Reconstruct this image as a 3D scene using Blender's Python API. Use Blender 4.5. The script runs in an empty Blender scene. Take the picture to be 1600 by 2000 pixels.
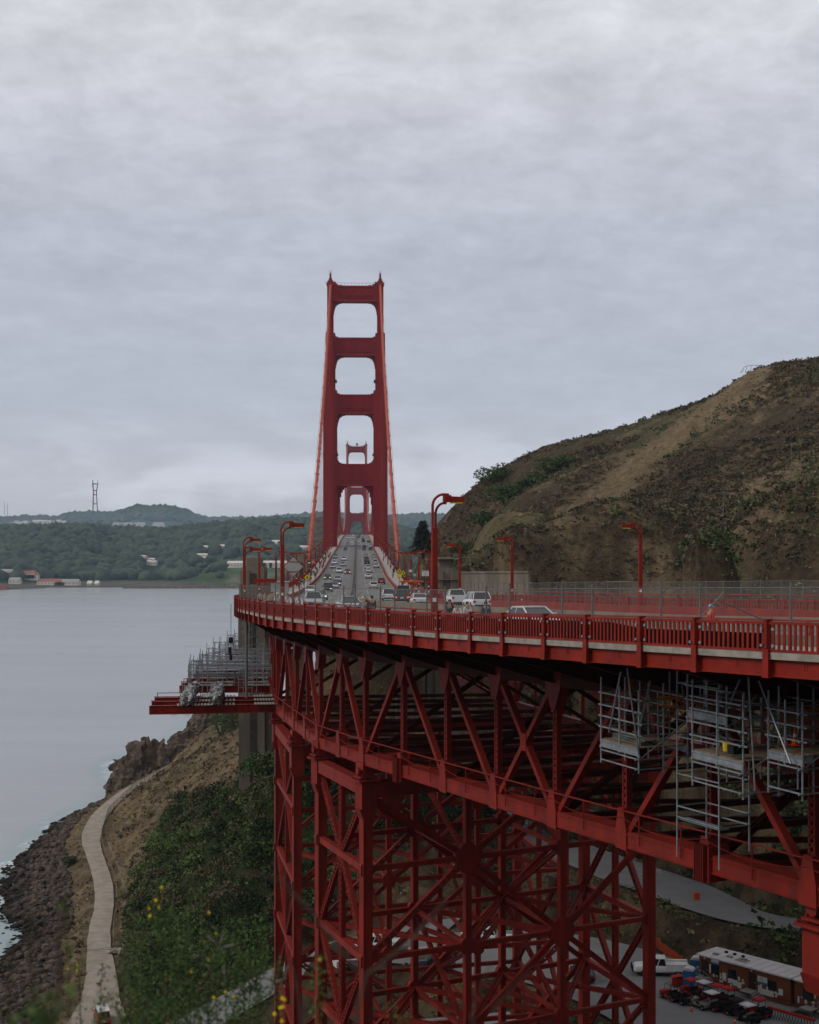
import bpy, bmesh, math, random
import numpy as np
from mathutils import Vector, Matrix, noise
rnd = random.Random(7)
R = math.radians
S0 = bpy.context.scene
F = 2730.0            # focal length in photo pixels (1600 wide)
CZ = 79.0             # camera height above the sea

# ------------------------------------------------------------------ camera
cam = bpy.data.objects.new('camera', bpy.data.cameras.new('camera'))
S0.collection.objects.link(cam)
cam.location = (0, 0, CZ); cam.rotation_euler = (R(90), 0, 0)
cam.data.sensor_fit = 'HORIZONTAL'; cam.data.sensor_width = 24.0
cam.data.lens = F / 1600 * 24.0
cam.data.shift_y = 60 / 1600
cam.data.clip_start = 0.2; cam.data.clip_end = 60000
cam.data.dof.use_dof = True; cam.data.dof.focus_distance = 160; cam.data.dof.aperture_fstop = 5.0
S0.camera = cam

# ------------------------------------------------------------------ world: overcast sky
W = bpy.data.worlds.new('World'); S0.world = W; W.use_nodes = True
nt = W.node_tree; nt.nodes.clear(); N = nt.nodes.new; L = nt.links.new
SUN_EL, SUN_AZ = R(38), R(252)
tc = N('ShaderNodeTexCoord'); sep = N('ShaderNodeSeparateXYZ'); L(tc.outputs['Generated'], sep.inputs[0])
def M(op, a, b=None, clamp=False, tree=None):
    n = (tree or nt).nodes.new('ShaderNodeMath'); n.operation = op; n.use_clamp = clamp
    for i, v in enumerate((a, b)):
        if v is None: continue
        if isinstance(v, (int, float)): n.inputs[i].default_value = v
        else: (tree or nt).links.new(v, n.inputs[i])
    return n.outputs[0]
zc = M('ADD', M('MAXIMUM', sep.outputs[2], 0.0), 0.24)
cb = N('ShaderNodeCombineXYZ'); L(M('DIVIDE', sep.outputs[0], zc), cb.inputs[0]); L(M('DIVIDE', sep.outputs[1], zc), cb.inputs[1])
def ramp(sock, stops, tree=None):
    n = (tree or nt).nodes.new('ShaderNodeValToRGB'); (tree or nt).links.new(sock, n.inputs[0])
    e = n.color_ramp.elements
    while len(e) < len(stops): e.new(0.5)
    for i, (p, c) in enumerate(stops):
        e[i].position = p; e[i].color = (c if len(c) == 4 else (*c, 1)) if isinstance(c, tuple) else (c, c, c, 1)
    return n.outputs[0]
def noi(vec, scale, detail=6, rough=.55, dist=0, tree=None):
    t = tree or nt; n = t.nodes.new('ShaderNodeTexNoise'); n.inputs['Scale'].default_value = scale
    n.inputs['Detail'].default_value = detail; n.inputs['Roughness'].default_value = rough; n.inputs['Distortion'].default_value = dist
    if vec is not None: t.links.new(vec, n.inputs['Vector'])
    return n.outputs['Fac']
mp = N('ShaderNodeMapping'); L(cb.outputs[0], mp.inputs[0]); mp.inputs['Scale'].default_value = (1.0, 1.0, 1); mp.inputs['Location'].default_value = (3.1, 5.7, 0)
n1 = noi(mp.outputs[0], 9.5, 6, .6, .25); n2 = noi(mp.outputs[0], 2.6, 4, .5, .3)
# base tone by height, lifted and dropped by cloud texture
grad = ramp(sep.outputs[2], [(0.0, (.48, .49, .53)), (.045, (.44, .455, .51)), (.10, (.395, .425, .495)), (.22, (.42, .44, .51)), (.34, (.56, .565, .61)), (.45, (.55, .555, .60)), (1.0, (.46, .465, .50))])
amp = ramp(sep.outputs[2], [(0.0, .16), (.12, .18), (.20, .40), (.36, .62), (1, .62)])
n4 = noi(mp.outputs[0], 26, 4, .55, .2)
cl = M('ADD', M('MULTIPLY', M('SUBTRACT', M('ADD', M('MULTIPLY', n1, .72), M('MULTIPLY', n4, .28)), .5), 1.5), M('MULTIPLY', M('SUBTRACT', n2, .5), .55))
mul = M('ADD', M('MULTIPLY', cl, amp), 1.0)
# low cumulus band along the horizon
mp2 = N('ShaderNodeMapping'); L(tc.outputs['Generated'], mp2.inputs[0]); mp2.inputs['Scale'].default_value = (1, 1, 3.6)
n3 = noi(mp2.outputs[0], 9, 5, .5, .2)
band = ramp(sep.outputs[2], [(0.0, .5), (.02, 1.0), (.05, .9), (.085, .3), (.12, 0.0)])
puff = M('MULTIPLY', ramp(n3, [(.45, 0.0), (.58, .26)]), band)
mul2 = M('ADD', mul, puff)
vm = N('ShaderNodeVectorMath'); vm.operation = 'SCALE'; L(grad, vm.inputs[0]); L(mul2, vm.inputs['Scale'])
sky = N('ShaderNodeTexSky'); sky.sky_type = 'NISHITA'; sky.sun_disc = False; sky.sun_elevation = SUN_EL; sky.sun_rotation = SUN_AZ
sk = N('ShaderNodeVectorMath'); sk.operation = 'SCALE'; L(sky.outputs[0], sk.inputs[0]); sk.inputs['Scale'].default_value = .07
mx = N('ShaderNodeMix'); mx.data_type = 'RGBA'; mx.inputs[0].default_value = .94
L(sk.outputs[0], mx.inputs[6]); L(vm.outputs[0], mx.inputs[7])
bg = N('ShaderNodeBackground'); L(mx.outputs[2], bg.inputs[0]); bg.inputs[1].default_value = 1.22
wo = N('ShaderNodeOutputWorld'); L(bg.outputs[0], wo.inputs[0])
sun = bpy.data.objects.new('sun', bpy.data.lights.new('sun', 'SUN')); S0.collection.objects.link(sun)
sun.data.energy = 1.5; sun.data.angle = R(20); sun.data.color = (1, .97, .93)
sd = Vector((math.sin(SUN_AZ) * math.cos(SUN_EL), math.cos(SUN_AZ) * math.cos(SUN_EL), math.sin(SUN_EL)))
sun.rotation_euler = sd.to_track_quat('Z', 'Y').to_euler(); sun.location = (0, 0, 400)
vs = S0.view_settings; vs.view_transform = 'Standard'; vs.look = 'None'; vs.exposure = 0.0; vs.gamma = 1
S0.cycles.max_bounces = 4; S0.cycles.diffuse_bounces = 1; S0.cycles.glossy_bounces = 2; S0.cycles.transparent_max_bounces = 8
S0.cycles.volume_bounces = 0

# ------------------------------------------------------------------ helpers
def mat(name, col, rough=.7, var=.25, scale=1.0, bump=0.0, col2=None, metal=0.0, objcol=False, spec=.10, stretch=(1, 1, 1), detail=5, emis=None, bscale=None):
    m = bpy.data.materials.new(name); m.use_nodes = True; t = m.node_tree; b = t.nodes['Principled BSDF']
    b.inputs['Roughness'].default_value = rough; b.inputs['Metallic'].default_value = metal
    b.inputs['Specular IOR Level'].default_value = spec
    g = t.nodes.new('ShaderNodeNewGeometry'); mpn = t.nodes.new('ShaderNodeMapping'); t.links.new(g.outputs['Position'], mpn.inputs[0])
    mpn.inputs['Scale'].default_value = stretch
    n = noi(mpn.outputs[0], scale, detail, .6, 0, t)
    c1 = t.nodes.new('ShaderNodeMix'); c1.data_type = 'RGBA'
    if objcol:
        oi = t.nodes.new('ShaderNodeObjectInfo'); src = oi.outputs['Color']
        v = t.nodes.new('ShaderNodeVectorMath'); v.operation = 'SCALE'; t.links.new(src, v.inputs[0]); v.inputs['Scale'].default_value = 1 - var
        t.links.new(v.outputs[0], c1.inputs[6]); t.links.new(src, c1.inputs[7])
    else:
        c2 = col2 or tuple(max(0, c * (1 - var)) for c in col)
        c1.inputs[6].default_value = (*c2, 1); c1.inputs[7].default_value = (*col, 1)
    t.links.new(ramp(n, [(.35, 0.0), (.65, 1.0)], t), c1.inputs[0]); t.links.new(c1.outputs[2], b.inputs['Base Color'])
    if bump:
        bn = t.nodes.new('ShaderNodeBump'); bn.inputs['Strength'].default_value = 1; bn.inputs['Distance'].default_value = bump
        t.links.new(noi(mpn.outputs[0], bscale or scale * 3, 6, .65, 0, t), bn.inputs['Height']); t.links.new(bn.outputs[0], b.inputs['Normal'])
    if emis: b.inputs['Emission Color'].default_value = (*emis, 1); b.inputs['Emission Strength'].default_value = 1
    return m
RED = (.235, .0200, .0125)
MT = {}
MT['steel'] = mat('orange_steel', RED, .55, .45, 1.1, .006, stretch=(1, 1, .3), bscale=8, col2=(.135, .018, .012), detail=9)
MT['steel_b'] = mat('orange_steel_bright', (.255, .0205, .0108), .5, .3, .9, col2=(.155, .015, .009), detail=9)
MT['cable'] = mat('cable_paint', (.42, .085, .045), .55, .2, .6)
MT['towersteel'] = mat('tower_steel', (.25, .015, .017), .6, .22, .25, stretch=(1, 1, .3))
MT['concrete'] = mat('old_concrete', (.20, .165, .125), .9, .45, .35, .03, stretch=(1, 1, .25), bscale=2)
MT['slab'] = mat('slab_edge', (.34, .30, .25), .9, .35, 2, .01)
MT['asphalt'] = mat('worn_asphalt', (.165, .16, .152), .85, .18, .35, .004, bscale=30, stretch=(1.6, .3, 1))
MT['walk'] = mat('sidewalk', (.36, .31, .28), .9, .2, .5)
MT['paint'] = mat('road_paint', (.55, .53, .48), .7, .3, 2)
MT['yellow'] = mat('yellow_paint', (.45, .33, .10), .7, .3, 2)
MT['galv'] = mat('galvanised', (.27, .29, .30), .5, .35, 3, metal=.4)
MT['galvd'] = mat('fence_metal', (.16, .15, .135), .6, .3, 3, metal=.2)
MT['glass'] = mat('dark_glass', (.012, .014, .016), .12, .1, 1, spec=.6)
MT['tyre'] = mat('tyre', (.012, .012, .012), .8, .1, 4)
MT['rim'] = mat('rim', (.3, .3, .31), .35, .1, 3, metal=.7)
MT['car'] = mat('car_paint', (1, 1, 1), .25, .06, .8, objcol=True, spec=.4)
MT['cloth'] = mat('cloth', (1, 1, 1), .9, .18, 9, objcol=True, spec=.1)
MT['skin'] = mat('skin', (.36, .19, .12), .6, .1, 10)
MT['hair'] = mat('hair', (.02, .014, .01), .7, .3, 30)
MT['lampy'] = mat('lamp_lens', (.70, .50, .03), .4, .1, 4)
MT['white'] = mat('white_paint', (.62, .62, .61), .6, .15, 1.5)
MT['black'] = mat('black_plastic', (.015, .015, .015), .6, .2, 4)
MT['tail'] = mat('tail_lens', (.45, .01, .01), .3, .1, 4)
MT['tailon'] = mat('tail_lens_lit', (.6, .02, .015), .3, .1, 4, emis=(.9, .08, .04))
MT['head'] = mat('head_lens', (.7, .7, .68), .2, .1, 4)
MT['headon'] = mat('head_lens_lit', (.8, .8, .75), .2, .1, 4, emis=(1, .95, .8))
MT['steel_shade'] = mat('shaded_steel', (.050, .010, .007), .8, .3, .6)  # darker steel copy, under-deck shade painted into the colour
MT['wood'] = mat('planks', (.20, .14, .09), .85, .3, 2, stretch=(1, 6, 1))
MT['cone'] = mat('cone_orange', (.62, .07, .01), .5, .15, 4)
MT['rust'] = mat('rusty_tube', (.30, .10, .02), .8, .4, 4)

def text(body, size, mtl, parent, loc, rot, extrude=.003, align='CENTER'):
    tx = bpy.data.curves.new('t', 'FONT'); tx.body = body; tx.size = size; tx.extrude = extrude; tx.align_x = align; tx.align_y = 'CENTER'; o = bpy.data.objects.new('t', tx); S0.collection.objects.link(o)
    me = bpy.data.meshes.new_from_object(o.evaluated_get(bpy.context.evaluated_depsgraph_get())); bpy.data.objects.remove(o); me.materials.clear(); me.materials.append(mtl)
    q = bpy.data.objects.new('lettering', me); S0.collection.objects.link(q); q.parent = parent; q.location = loc; q.rotation_euler = rot; return q
def link(o, parent=None):
    S0.collection.objects.link(o)
    if parent is not None: o.parent = parent
    return o
ORG = {}
def tag(o, label=None, cat=None, group=None, kind=None):
    if label: o['label'] = label
    if cat: o['category'] = cat
    if group: o['group'] = group
    if kind: o['kind'] = kind
    return o
def empty(name, loc, label=None, cat=None, group=None, rz=0):
    o = bpy.data.objects.new(name, None); link(o); o.location = loc; o.rotation_euler = (0, 0, rz); o.empty_display_size = .5
    ORG[o.name] = Vector(loc) if rz == 0 else Vector((0, 0, 0))
    return tag(o, label, cat, group)
def V(*a): return Vector(a if len(a) > 1 else a[0])
class MB:
    def __init__(s): s.v = []; s.f = []; s.m = []; s.mi = 0
    def add(s, vs_, fs):
        b = len(s.v); s.v += [tuple(p) for p in vs_]; s.f += [tuple(b + i for i in f) for f in fs]; s.m += [s.mi] * len(fs)
    def box(s, c, d, rz=0, mtx=None):
        hx, hy, hz = d[0] / 2, d[1] / 2, d[2] / 2; ca, sa = math.cos(rz), math.sin(rz); P = []
        for x, y, z in ((-hx, -hy, -hz), (hx, -hy, -hz), (hx, hy, -hz), (-hx, hy, -hz), (-hx, -hy, hz), (hx, -hy, hz), (hx, hy, hz), (-hx, hy, hz)):
            P.append((c[0] + x * ca - y * sa, c[1] + x * sa + y * ca, c[2] + z))
        if mtx: P = [mtx @ Vector(p) for p in P]
        s.add(P, [(0, 3, 2, 1), (4, 5, 6, 7), (0, 1, 5, 4), (1, 2, 6, 5), (2, 3, 7, 6), (3, 0, 4, 7)]); return s
    def frame(s, p0, p1, up=(0, 0, 1)):
        a = Vector(p1) - Vector(p0); l = a.length; a.normalize(); u = Vector(up)
        if abs(a.dot(u)) > .98: u = Vector((0, 1, 0)) if abs(a.y) < .9 else Vector((1, 0, 0))
        x = a.cross(u).normalized(); return a, x, x.cross(a).normalized(), l
    def bar(s, p0, p1, w, h, up=(0, 0, 1), w2=None, h2=None):
        a, x, z, l = s.frame(p0, p1, up); P = []
        for p, ww, hh in ((Vector(p0), w, h), (Vector(p1), w2 or w, h2 or h)):
            for i, j in ((-1, -1), (1, -1), (1, 1), (-1, 1)): P.append(p + x * (i * ww / 2) + z * (j * hh / 2))
        s.add(P, [(0, 1, 2, 3), (7, 6, 5, 4), (0, 4, 5, 1), (1, 5, 6, 2), (2, 6, 7, 3), (3, 7, 4, 0)]); return s
    def tube(s, pts, r, n=6, r2=None, cap=True):
        pts = [Vector(p) for p in pts]; rings = []; m = len(pts)
        ref = None
        for i, p in enumerate(pts):
            t = (pts[min(i + 1, m - 1)] - pts[max(i - 1, 0)]).normalized()
            u = ref if ref is not None and abs(t.dot(ref)) < .95 else (Vector((0, 0, 1)) if abs(t.z) < .9 else Vector((0, 1, 0)))
            x = t.cross(u).normalized(); y = x.cross(t); ref = y
            rr = r if r2 is None else r + (r2 - r) * i / (m - 1)
            rings.append([p + (x * math.cos(2 * math.pi * k / n) + y * math.sin(2 * math.pi * k / n)) * rr for k in range(n)])
        vs_ = [q for rg in rings for q in rg]; fs = []
        for i in range(m - 1):
            for k in range(n): fs.append((i * n + k, i * n + (k + 1) % n, (i + 1) * n + (k + 1) % n, (i + 1) * n + k))
        if cap: fs.append(tuple(range(n))[::-1]); fs.append(tuple((m - 1) * n + k for k in range(n)))
        s.add(vs_, fs); return s
    def lattice(s, p0, p1, w, h, up=(0, 0, 1), t=.05, step=None, both=True):
        """laced member: solid side plates apart by w, zig-zag lacing across"""
        a, x, z, l = s.frame(p0, p1, up); p0 = Vector(p0); p1 = Vector(p1)
        for i in (-1, 1):
            s.bar(p0 + x * i * w / 2, p1 + x * i * w / 2, t, h, z)
        step = step or w; n = max(2, int(l / step)); 
        for j in ((-1, 1) if both else (1,)):
            for k in range(n):
                q0 = p0 + a * l * k / n; q1 = p0 + a * l * (k + 1) / n
                sg = 1 if k % 2 else -1
                o = z * j * (h / 2 - .03)
                s.bar(q0 + x * sg * w / 2 + o, q1 - x * sg * w / 2 + o, .07, .025, z)
                s.bar(q0 - x * sg * w / 2 + o, q1 + x * sg * w / 2 + o, .07, .025, z)
        return s
    def prism(s, poly, z0, z1):
        n = len(poly); P = [(p[0], p[1], z0) for p in poly] + [(p[0], p[1], z1) for p in poly]
        s.add(P, [tuple(range(n))[::-1], tuple(range(n, 2 * n))] + [(i, (i + 1) % n, n + (i + 1) % n, n + i) for i in range(n)]); return s
    def plate(s, poly3, thick, nrm):
        nrm = Vector(nrm).normalized() * thick / 2; n = len(poly3); A = [Vector(p) - nrm for p in poly3]; B = [Vector(p) + nrm for p in poly3]
        s.add(A + B, [tuple(range(n))[::-1], tuple(range(n, 2 * n))] + [(i, (i + 1) % n, n + (i + 1) % n, n + i) for i in range(n)]); return s
    def lathe(s, c, prof, n=10):
        P = []; k = len(prof)
        for r, z in prof:
            for i in range(n): P.append((c[0] + r * math.cos(2 * math.pi * i / n), c[1] + r * math.sin(2 * math.pi * i / n), c[2] + z))
        fs = [(j * n + i, j * n + (i + 1) % n, (j + 1) * n + (i + 1) % n, (j + 1) * n + i) for j in range(k - 1) for i in range(n)]
        fs += [tuple(range(n))[::-1], tuple((k - 1) * n + i for i in range(n))]
        s.add(P, fs); return s
    def build(s, name, m, parent=None, smooth=False, origin=None):
        if not s.v: return None
        A = np.array(s.v, dtype=np.float64)
        if parent is not None and origin is None: o = ORG.get(parent.name, Vector((0, 0, 0))); loc = (0, 0, 0)
        else:
            mn, mxx = A.min(0), A.max(0); o = Vector(origin) if origin is not None else Vector(((mn[0] + mxx[0]) / 2, (mn[1] + mxx[1]) / 2, mn[2])); loc = o
        A = A - np.array(o)
        me = bpy.data.meshes.new(name); me.from_pydata(A.tolist(), [], s.f); ms = m if isinstance(m, (list, tuple)) else [m]
        for q in ms: me.materials.append(q)
        if len(ms) > 1: me.polygons.foreach_set('material_index', s.m)
        if smooth: me.polygons.foreach_set('use_smooth', [True] * len(me.polygons))
        me.update(); ob = bpy.data.objects.new(name, me); link(ob, parent)
        if parent is None: ob.location = loc
        ORG[ob.name] = o
        return ob
def quick(name, verts, faces, m, smooth=False, loc=(0, 0, 0), parent=None):
    """numpy mesh: verts (n,3), faces (m,k)"""
    verts = np.asarray(verts, dtype=np.float32); faces = np.asarray(faces, dtype=np.int32)
    me = bpy.data.meshes.new(name); me.vertices.add(len(verts)); me.vertices.foreach_set('co', verts.ravel())
    k = faces.shape[1]; me.loops.add(faces.size); me.loops.foreach_set('vertex_index', faces.ravel())
    me.polygons.add(len(faces)); me.polygons.foreach_set('loop_start', np.arange(0, faces.size, k, dtype=np.int32))
    me.polygons.foreach_set('loop_total', np.full(len(faces), k, dtype=np.int32))
    if smooth: me.polygons.foreach_set('use_smooth', np.ones(len(faces), dtype=bool))
    me.update(calc_edges=True); me.validate(); me.materials.append(m)
    ob = bpy.data.objects.new(name, me); link(ob, parent); ob.location = loc
    return ob
def copy_tree(o, parent=None):
    c = o.copy(); link(c); c.parent = parent
    for ch in o.children: copy_tree(ch, c)
    return c
def at(px, py, Y): return Vector(((px - 800) * Y / F, Y, CZ - (py - 1060) * Y / F))
def pix(p): return 800 + F * p[0] / p[1], 1060 + F * (CZ - p[2]) / p[1]

# ------------------------------------------------------------------ bridge alignment
HW, YS, RAD, DS = 13.5, 195.0, 310.0, 0.5
_s = np.arange(0, 330, DS); _th = math.atan(.0372) + np.cumsum(np.clip(_s / 30, 0, 1) / RAD) * DS
_ex = -1.2 - HW - .0372 * YS + np.cumsum(np.sin(_th)) * DS; _ey = YS - np.cumsum(np.cos(_th)) * DS
_dy = [-200, -40, 0, 30, 48.2, 61.7, 75, 96.6, 111, 126, 150, 195, 250, 300, 350, 393, 428, 494, 600, 771]
_dz = [-1, 1.5, 2.5, 3.4, 3.97, 4.46, 4.97, 5.55, 5.98, 6.33, 7.05, 8.3, 9.4, 9.85, 9.95, 9.75, 9.2, 7.7, 5.4, 2.2]
T0 = math.atan(.0372)
def edge(S):
    """east edge of the deck at station S (0 where the curve starts, + towards the viewer): x, y, heading"""
    if S <= 0: return -1.2 - HW - .0372 * (YS - S), YS - S, T0
    i = min(S / DS, len(_s) - 1.001); k = int(i); f = i - k
    return _ex[k] * (1 - f) + _ex[k + 1] * f, _ey[k] * (1 - f) + _ey[k + 1] * f, _th[k]
def deckdz(y):
    if y <= 771: return float(np.interp(y, _dy, _dz))
    if y <= 2051: u = (y - 771) / 1280; return 2.2 - 38.8 * u * (1 - u)
    return 2.2 + (y - 2051) * .02
def deckz(S): return CZ - deckdz(edge(S)[1])
def width(S): return float(np.interp(S, [0, 20, 45, 80], [27, 28.5, 31, 33]))
def P(S, off, dz=0.0):
    x, y, t = edge(S); return Vector((x + off * math.cos(t), y + off * math.sin(t), deckz(S) + dz))
def station_of_px(px, off, lo=40, hi=175):
    for i in range(int((hi - lo) * 20)):
        S = lo + i / 20; p = P(S, off)
        if 800 + F * p.x / p.y > px: return S
    return hi
def sweep(mb, Ss, prof):
    """prof(S) -> list of (off, dz) closed section"""
    n = None; rows = []
    for S in Ss:
        pr = prof(S); n = len(pr); rows.append([P(S, o, z) for o, z in pr])
    b = len(mb.v); mb.v += [tuple(q) for r_ in rows for q in r_]
    for i in range(len(rows) - 1):
        for k in range(n):
            mb.f.append((b + i * n + k, b + (i + 1) * n + k, b + (i + 1) * n + (k + 1) % n, b + i * n + (k + 1) % n)); mb.m.append(mb.mi)
    mb.f.append(tuple(b + k for k in range(n))); mb.m.append(mb.mi)
    mb.f.append(tuple(b + (len(rows) - 1) * n + k for k in range(n))[::-1]); mb.m.append(mb.mi)
def strip(mb, Ss, o0, o1, dz):
    rows = [(P(S, o0(S) if callable(o0) else o0, dz), P(S, o1(S) if callable(o1) else o1, dz)) for S in Ss]
    for i in range(len(rows) - 1): mb.add([rows[i][0], rows[i][1], rows[i + 1][1], rows[i + 1][0]], [(0, 1, 2, 3)])
SALL = [-2300, -2100, -1900, -1856] + [-1856 + i * 64 for i in range(1, 20)] + [-576 - 0] + [-540 + 20 * i for i in range(27)] + [2.5 * i for i in range(0, 89)]
SALL = sorted(set(SALL))
SNEAR = [q for q in SALL if q >= -240]
SFAR = [q for q in SALL if q <= -240]
# ------------------------------------------------------------------ terrain
CP = []   # control points (x, y, z)
def cp(px, py, Y): p = at(px, py, Y); CP.append(tuple(p))
def wp(*t): CP.extend(t)
wp((0, -30, 78), (0, 0, 77.2), (-25, 0, 77), (25, -5, 77.5), (60, -20, 79), (0, 6, 76.3), (-12, 10, 73.5), (14, 10, 74.5), (0, 18, 70), (-15, 40, 57), (10, 40, 58), (35, 30, 66), (50, 20, 72), (-50, 30, 66), (-80, 60, 45), (-40, 80, 38), (0, 80, 41), (30, 70, 45),
   (60, 60, 55), (90, 50, 68), (120, 90, 72), (160, 120, 80), (-20, 105, 32), (-60, 120, 22), (-100, 120, 12), (0, 105, 31), (20, 117, 30), (15, 130, 27.5), (35, 105, 33), (60, 105, 42), (85, 120, 52), (-60, 170, 7), (-30, 160, 11), (-90, 180, 4), (-140, 120, -2), (-140, 200, -4), (220, 60, 90), (240, 160, 110))
for a in [(330,1560,330),(400,1500,330),(300,1600,320),(250,1700,300),(460,1500,280),(480,1530,240),(540,1530,240),(400,1600,270),(400,1700,245),(400,1800,225),(300,1800,235),(300,1900,222),(400,1900,205),(500,1700,230),(500,1900,195),(350,2000,197),(500,2000,180),
          (360,1480,410),(410,1420,430),(470,1390,420),(440,1440,360),(560,1880,192),(440,1980,184),(620,1840,198),(650,1840,190),(850,1850,176),(950,1700,215),(700,1550,260),(850,1600,235),
          (1250,1900,165),(1150,1950,157),(1400,1990,150),(1150,1800,188),(1000,1850,177),(1330,1740,190),(1430,1795,175),(1230,1690,205),(1100,1650,222),(1000,1615,238),(930,1560,258),
          (1450,1700,180),(1550,1700,180),(1550,1790,165),(1350,1680,195),(1300,1640,210),(1500,1640,190),(1200,1560,240),(1200,1480,262),(1600,1600,185),(1500,1500,196),(1300,1450,235),(1500,1400,200),(1650,1500,175),
          (1500,1250,200),(1500,1168,188),(1300,1163,208),(1100,1150,228),(950,1145,262),(900,1138,300),(865,1118,330),(1600,1168,172),(1400,1165,196),
          (1000,1050,340),(1200,1050,320),(1400,1050,300),(1600,1050,280),(1000,985,400),(1200,950,385),(1400,880,375),(1600,850,350),(1600,950,310),(1200,1110,270),(1400,1110,250),(1600,1110,230),(1000,1110,295),(920,1080,330),
          (1600,700,430),(1700,685,430),(1500,714,430),(1450,735,432),(1380,786,435),(1300,829,440),(1200,872,446),(1100,896,452),(1000,933,462),(930,963,470),(880,1000,480),(850,1040,490),(815,1080,500)]: cp(*a)
wp((-21,174,14),(-13,168,15),(-32,166,10),(-8,160,18),(-20,150,15),(-5,140,22),(5,150,25),(36,183,29),(40,176,30),(46,168,31.4),(33,190,30)); wp((-25,226,40),(-22,240,41),(-29,236,39),(-15,232,40),(-24,232,40.5)); wp((-100,342,-1),(-98.7,385,0),(-92.6,436,-.5),(-96.7,459,-1),(-93,553,0),(-92,644,-1),(-74,500,9),(-70,560,8),(-65,620,5),(-110,342,-4),(-112,440,-5),(-110,650,-5),(-75,720,-2),(-60,780,-5),(-40,700,6),(-20,640,12),(-25,500,20),(-20,430,26),(-18,340,40),(-12,280,44),(8,270,50),(10,330,56),(8,420,62),(0,560,40),(-10,700,8),(0,780,-4),(60,600,60),(120,560,95),(60,720,10),(140,700,20),(200,600,90),(-89,304,-.3),(-82,291,0),(-76,280,0),(-77,273,-.3),(-80,262,-1),(-95,250,-3),(-130,260,-5),(-130,320,-5),
   (-53,240,5),(-48.5,217,5),(-59,266,5.2),(-62,284,5.2),(-67,306,5),(-76.5,337,5.2),(-83,374,6),(-82,401,7),(-77,420,9),(-72,434,11),(-85,330,2.2),(-78,300,2.4),(-66,262,3),(-62,235,3.4),(-70,215,2),(-90,215,-1),(-60,200,4.6),(-80,195,1))
CPa = np.array(CP, dtype=np.float64); cxy = CPa[:, :2] / 100.0
def _phi(r2): return .5 * r2 * np.log(np.maximum(r2, 1e-12))
_n = len(CPa); _d2 = ((cxy[:, None] - cxy[None]) ** 2).sum(-1); A_ = np.zeros((_n + 3, _n + 3)); A_[:_n, :_n] = _phi(_d2) + np.eye(_n) * 2e-4
A_[:_n, _n] = 1; A_[:_n, _n + 1:] = cxy; A_[_n, :_n] = 1; A_[_n + 1:, :_n] = cxy.T
_w = np.linalg.solve(A_, np.concatenate([CPa[:, 2], [0, 0, 0]]))
def base_h(x, y):
    q = np.stack([np.ravel(x), np.ravel(y)], 1) / 100.0; out = np.zeros(len(q))
    for i in range(0, len(q), 20000):
        qq = q[i:i + 20000]; d2 = ((qq[:, None] - cxy[None]) ** 2).sum(-1); out[i:i + 20000] = _phi(d2) @ _w[:_n] + _w[_n] + qq @ _w[_n + 1:]
    return out.reshape(np.shape(x))
# value noise
_rs = np.random.RandomState(3); _tab = _rs.rand(256, 256)
def vn(x, y):
    xi = np.floor(x).astype(int); yi = np.floor(y).astype(int); fx = x - xi; fy = y - yi; fx = fx * fx * (3 - 2 * fx); fy = fy * fy * (3 - 2 * fy)
    a = _tab[xi % 256, yi % 256]; b = _tab[(xi + 1) % 256, yi % 256]; c = _tab[xi % 256, (yi + 1) % 256]; d = _tab[(xi + 1) % 256, (yi + 1) % 256]
    return (a * (1 - fx) + b * fx) * (1 - fy) + (c * (1 - fx) + d * fx) * fy
def fbm(x, y, o=4, s=1.0):
    t = 0; a = .5; k = 0
    for i in range(o): t = t + a * vn(x * s + i * 17.3, y * s + i * 9.1); k += a; a *= .5; s *= 2.03
    return t / k
def sstep(a, b, x): t = np.clip((x - a) / (b - a), 0, 1); return t * t * (3 - 2 * t)
PATHS = {
 'path': ([(-44,196,5.0),(-47.5,212,5.0),(-50,226,5.0),(-53,240.5,5.0),(-56.5,254,5.1),(-59.5,268,5.2),(-62,284.5,5.2),(-67,306,5.2),(-76.5,337,5.2),(-80,350,5.3),(-83.5,374,6.0),(-82.5,401,7.2),(-77,420,9),(-72,434,11)], [15,10.5,6.4,4.8,4.3,4.1,3.9,3.8,4.0,4.8,4.4,3.6,3.2,2.9]),
 'road': ([(-44,170,12),(-30,180,15.5),(-17,192,20),(-6,196,24),(6,192,26.5)], [7,7,7,8,9]),
 'hill_road': ([(9,266,31),(14.6,249,31),(21,229,31),(27.2,212,31.2),(32.4,199,31.6),(36.6,190,31.9),(39,182.5,32),(42,174.5,32.2),(48,167,33),(57,161,34.5)], [6,7,8,10,11,10.5,9.5,7,6,6]),
 'yard': ([(-5,184,25.6),(1,181,26.6),(13,176,27.6),(21,170,28),(27,161,28),(34,150,28),(44,140,28)], [10,15,22,21,20,23,24]),
}
def pdist(x, y, pts):
    best = np.full(np.shape(x), 1e9); zz = np.zeros(np.shape(x)); tt = np.zeros(np.shape(x))
    for i in range(len(pts) - 1):
        a, b = pts[i], pts[i + 1]; dx, dy = b[0] - a[0], b[1] - a[1]; t = np.clip(((x - a[0]) * dx + (y - a[1]) * dy) / (dx * dx + dy * dy), 0, 1)
        d = np.hypot(x - a[0] - t * dx, y - a[1] - t * dy); m = d < best; best = np.where(m, d, best); zz = np.where(m, a[2] + t * (b[2] - a[2]), zz); tt = np.where(m, i + t, tt)
    return best, zz, tt
SPUR = [((px - 800) * Y / F, Y) for px, Y in ((965, 325), (1010, 338), (1080, 355), (1150, 375), (1250, 395), (1330, 410), (1400, 425))]
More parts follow.
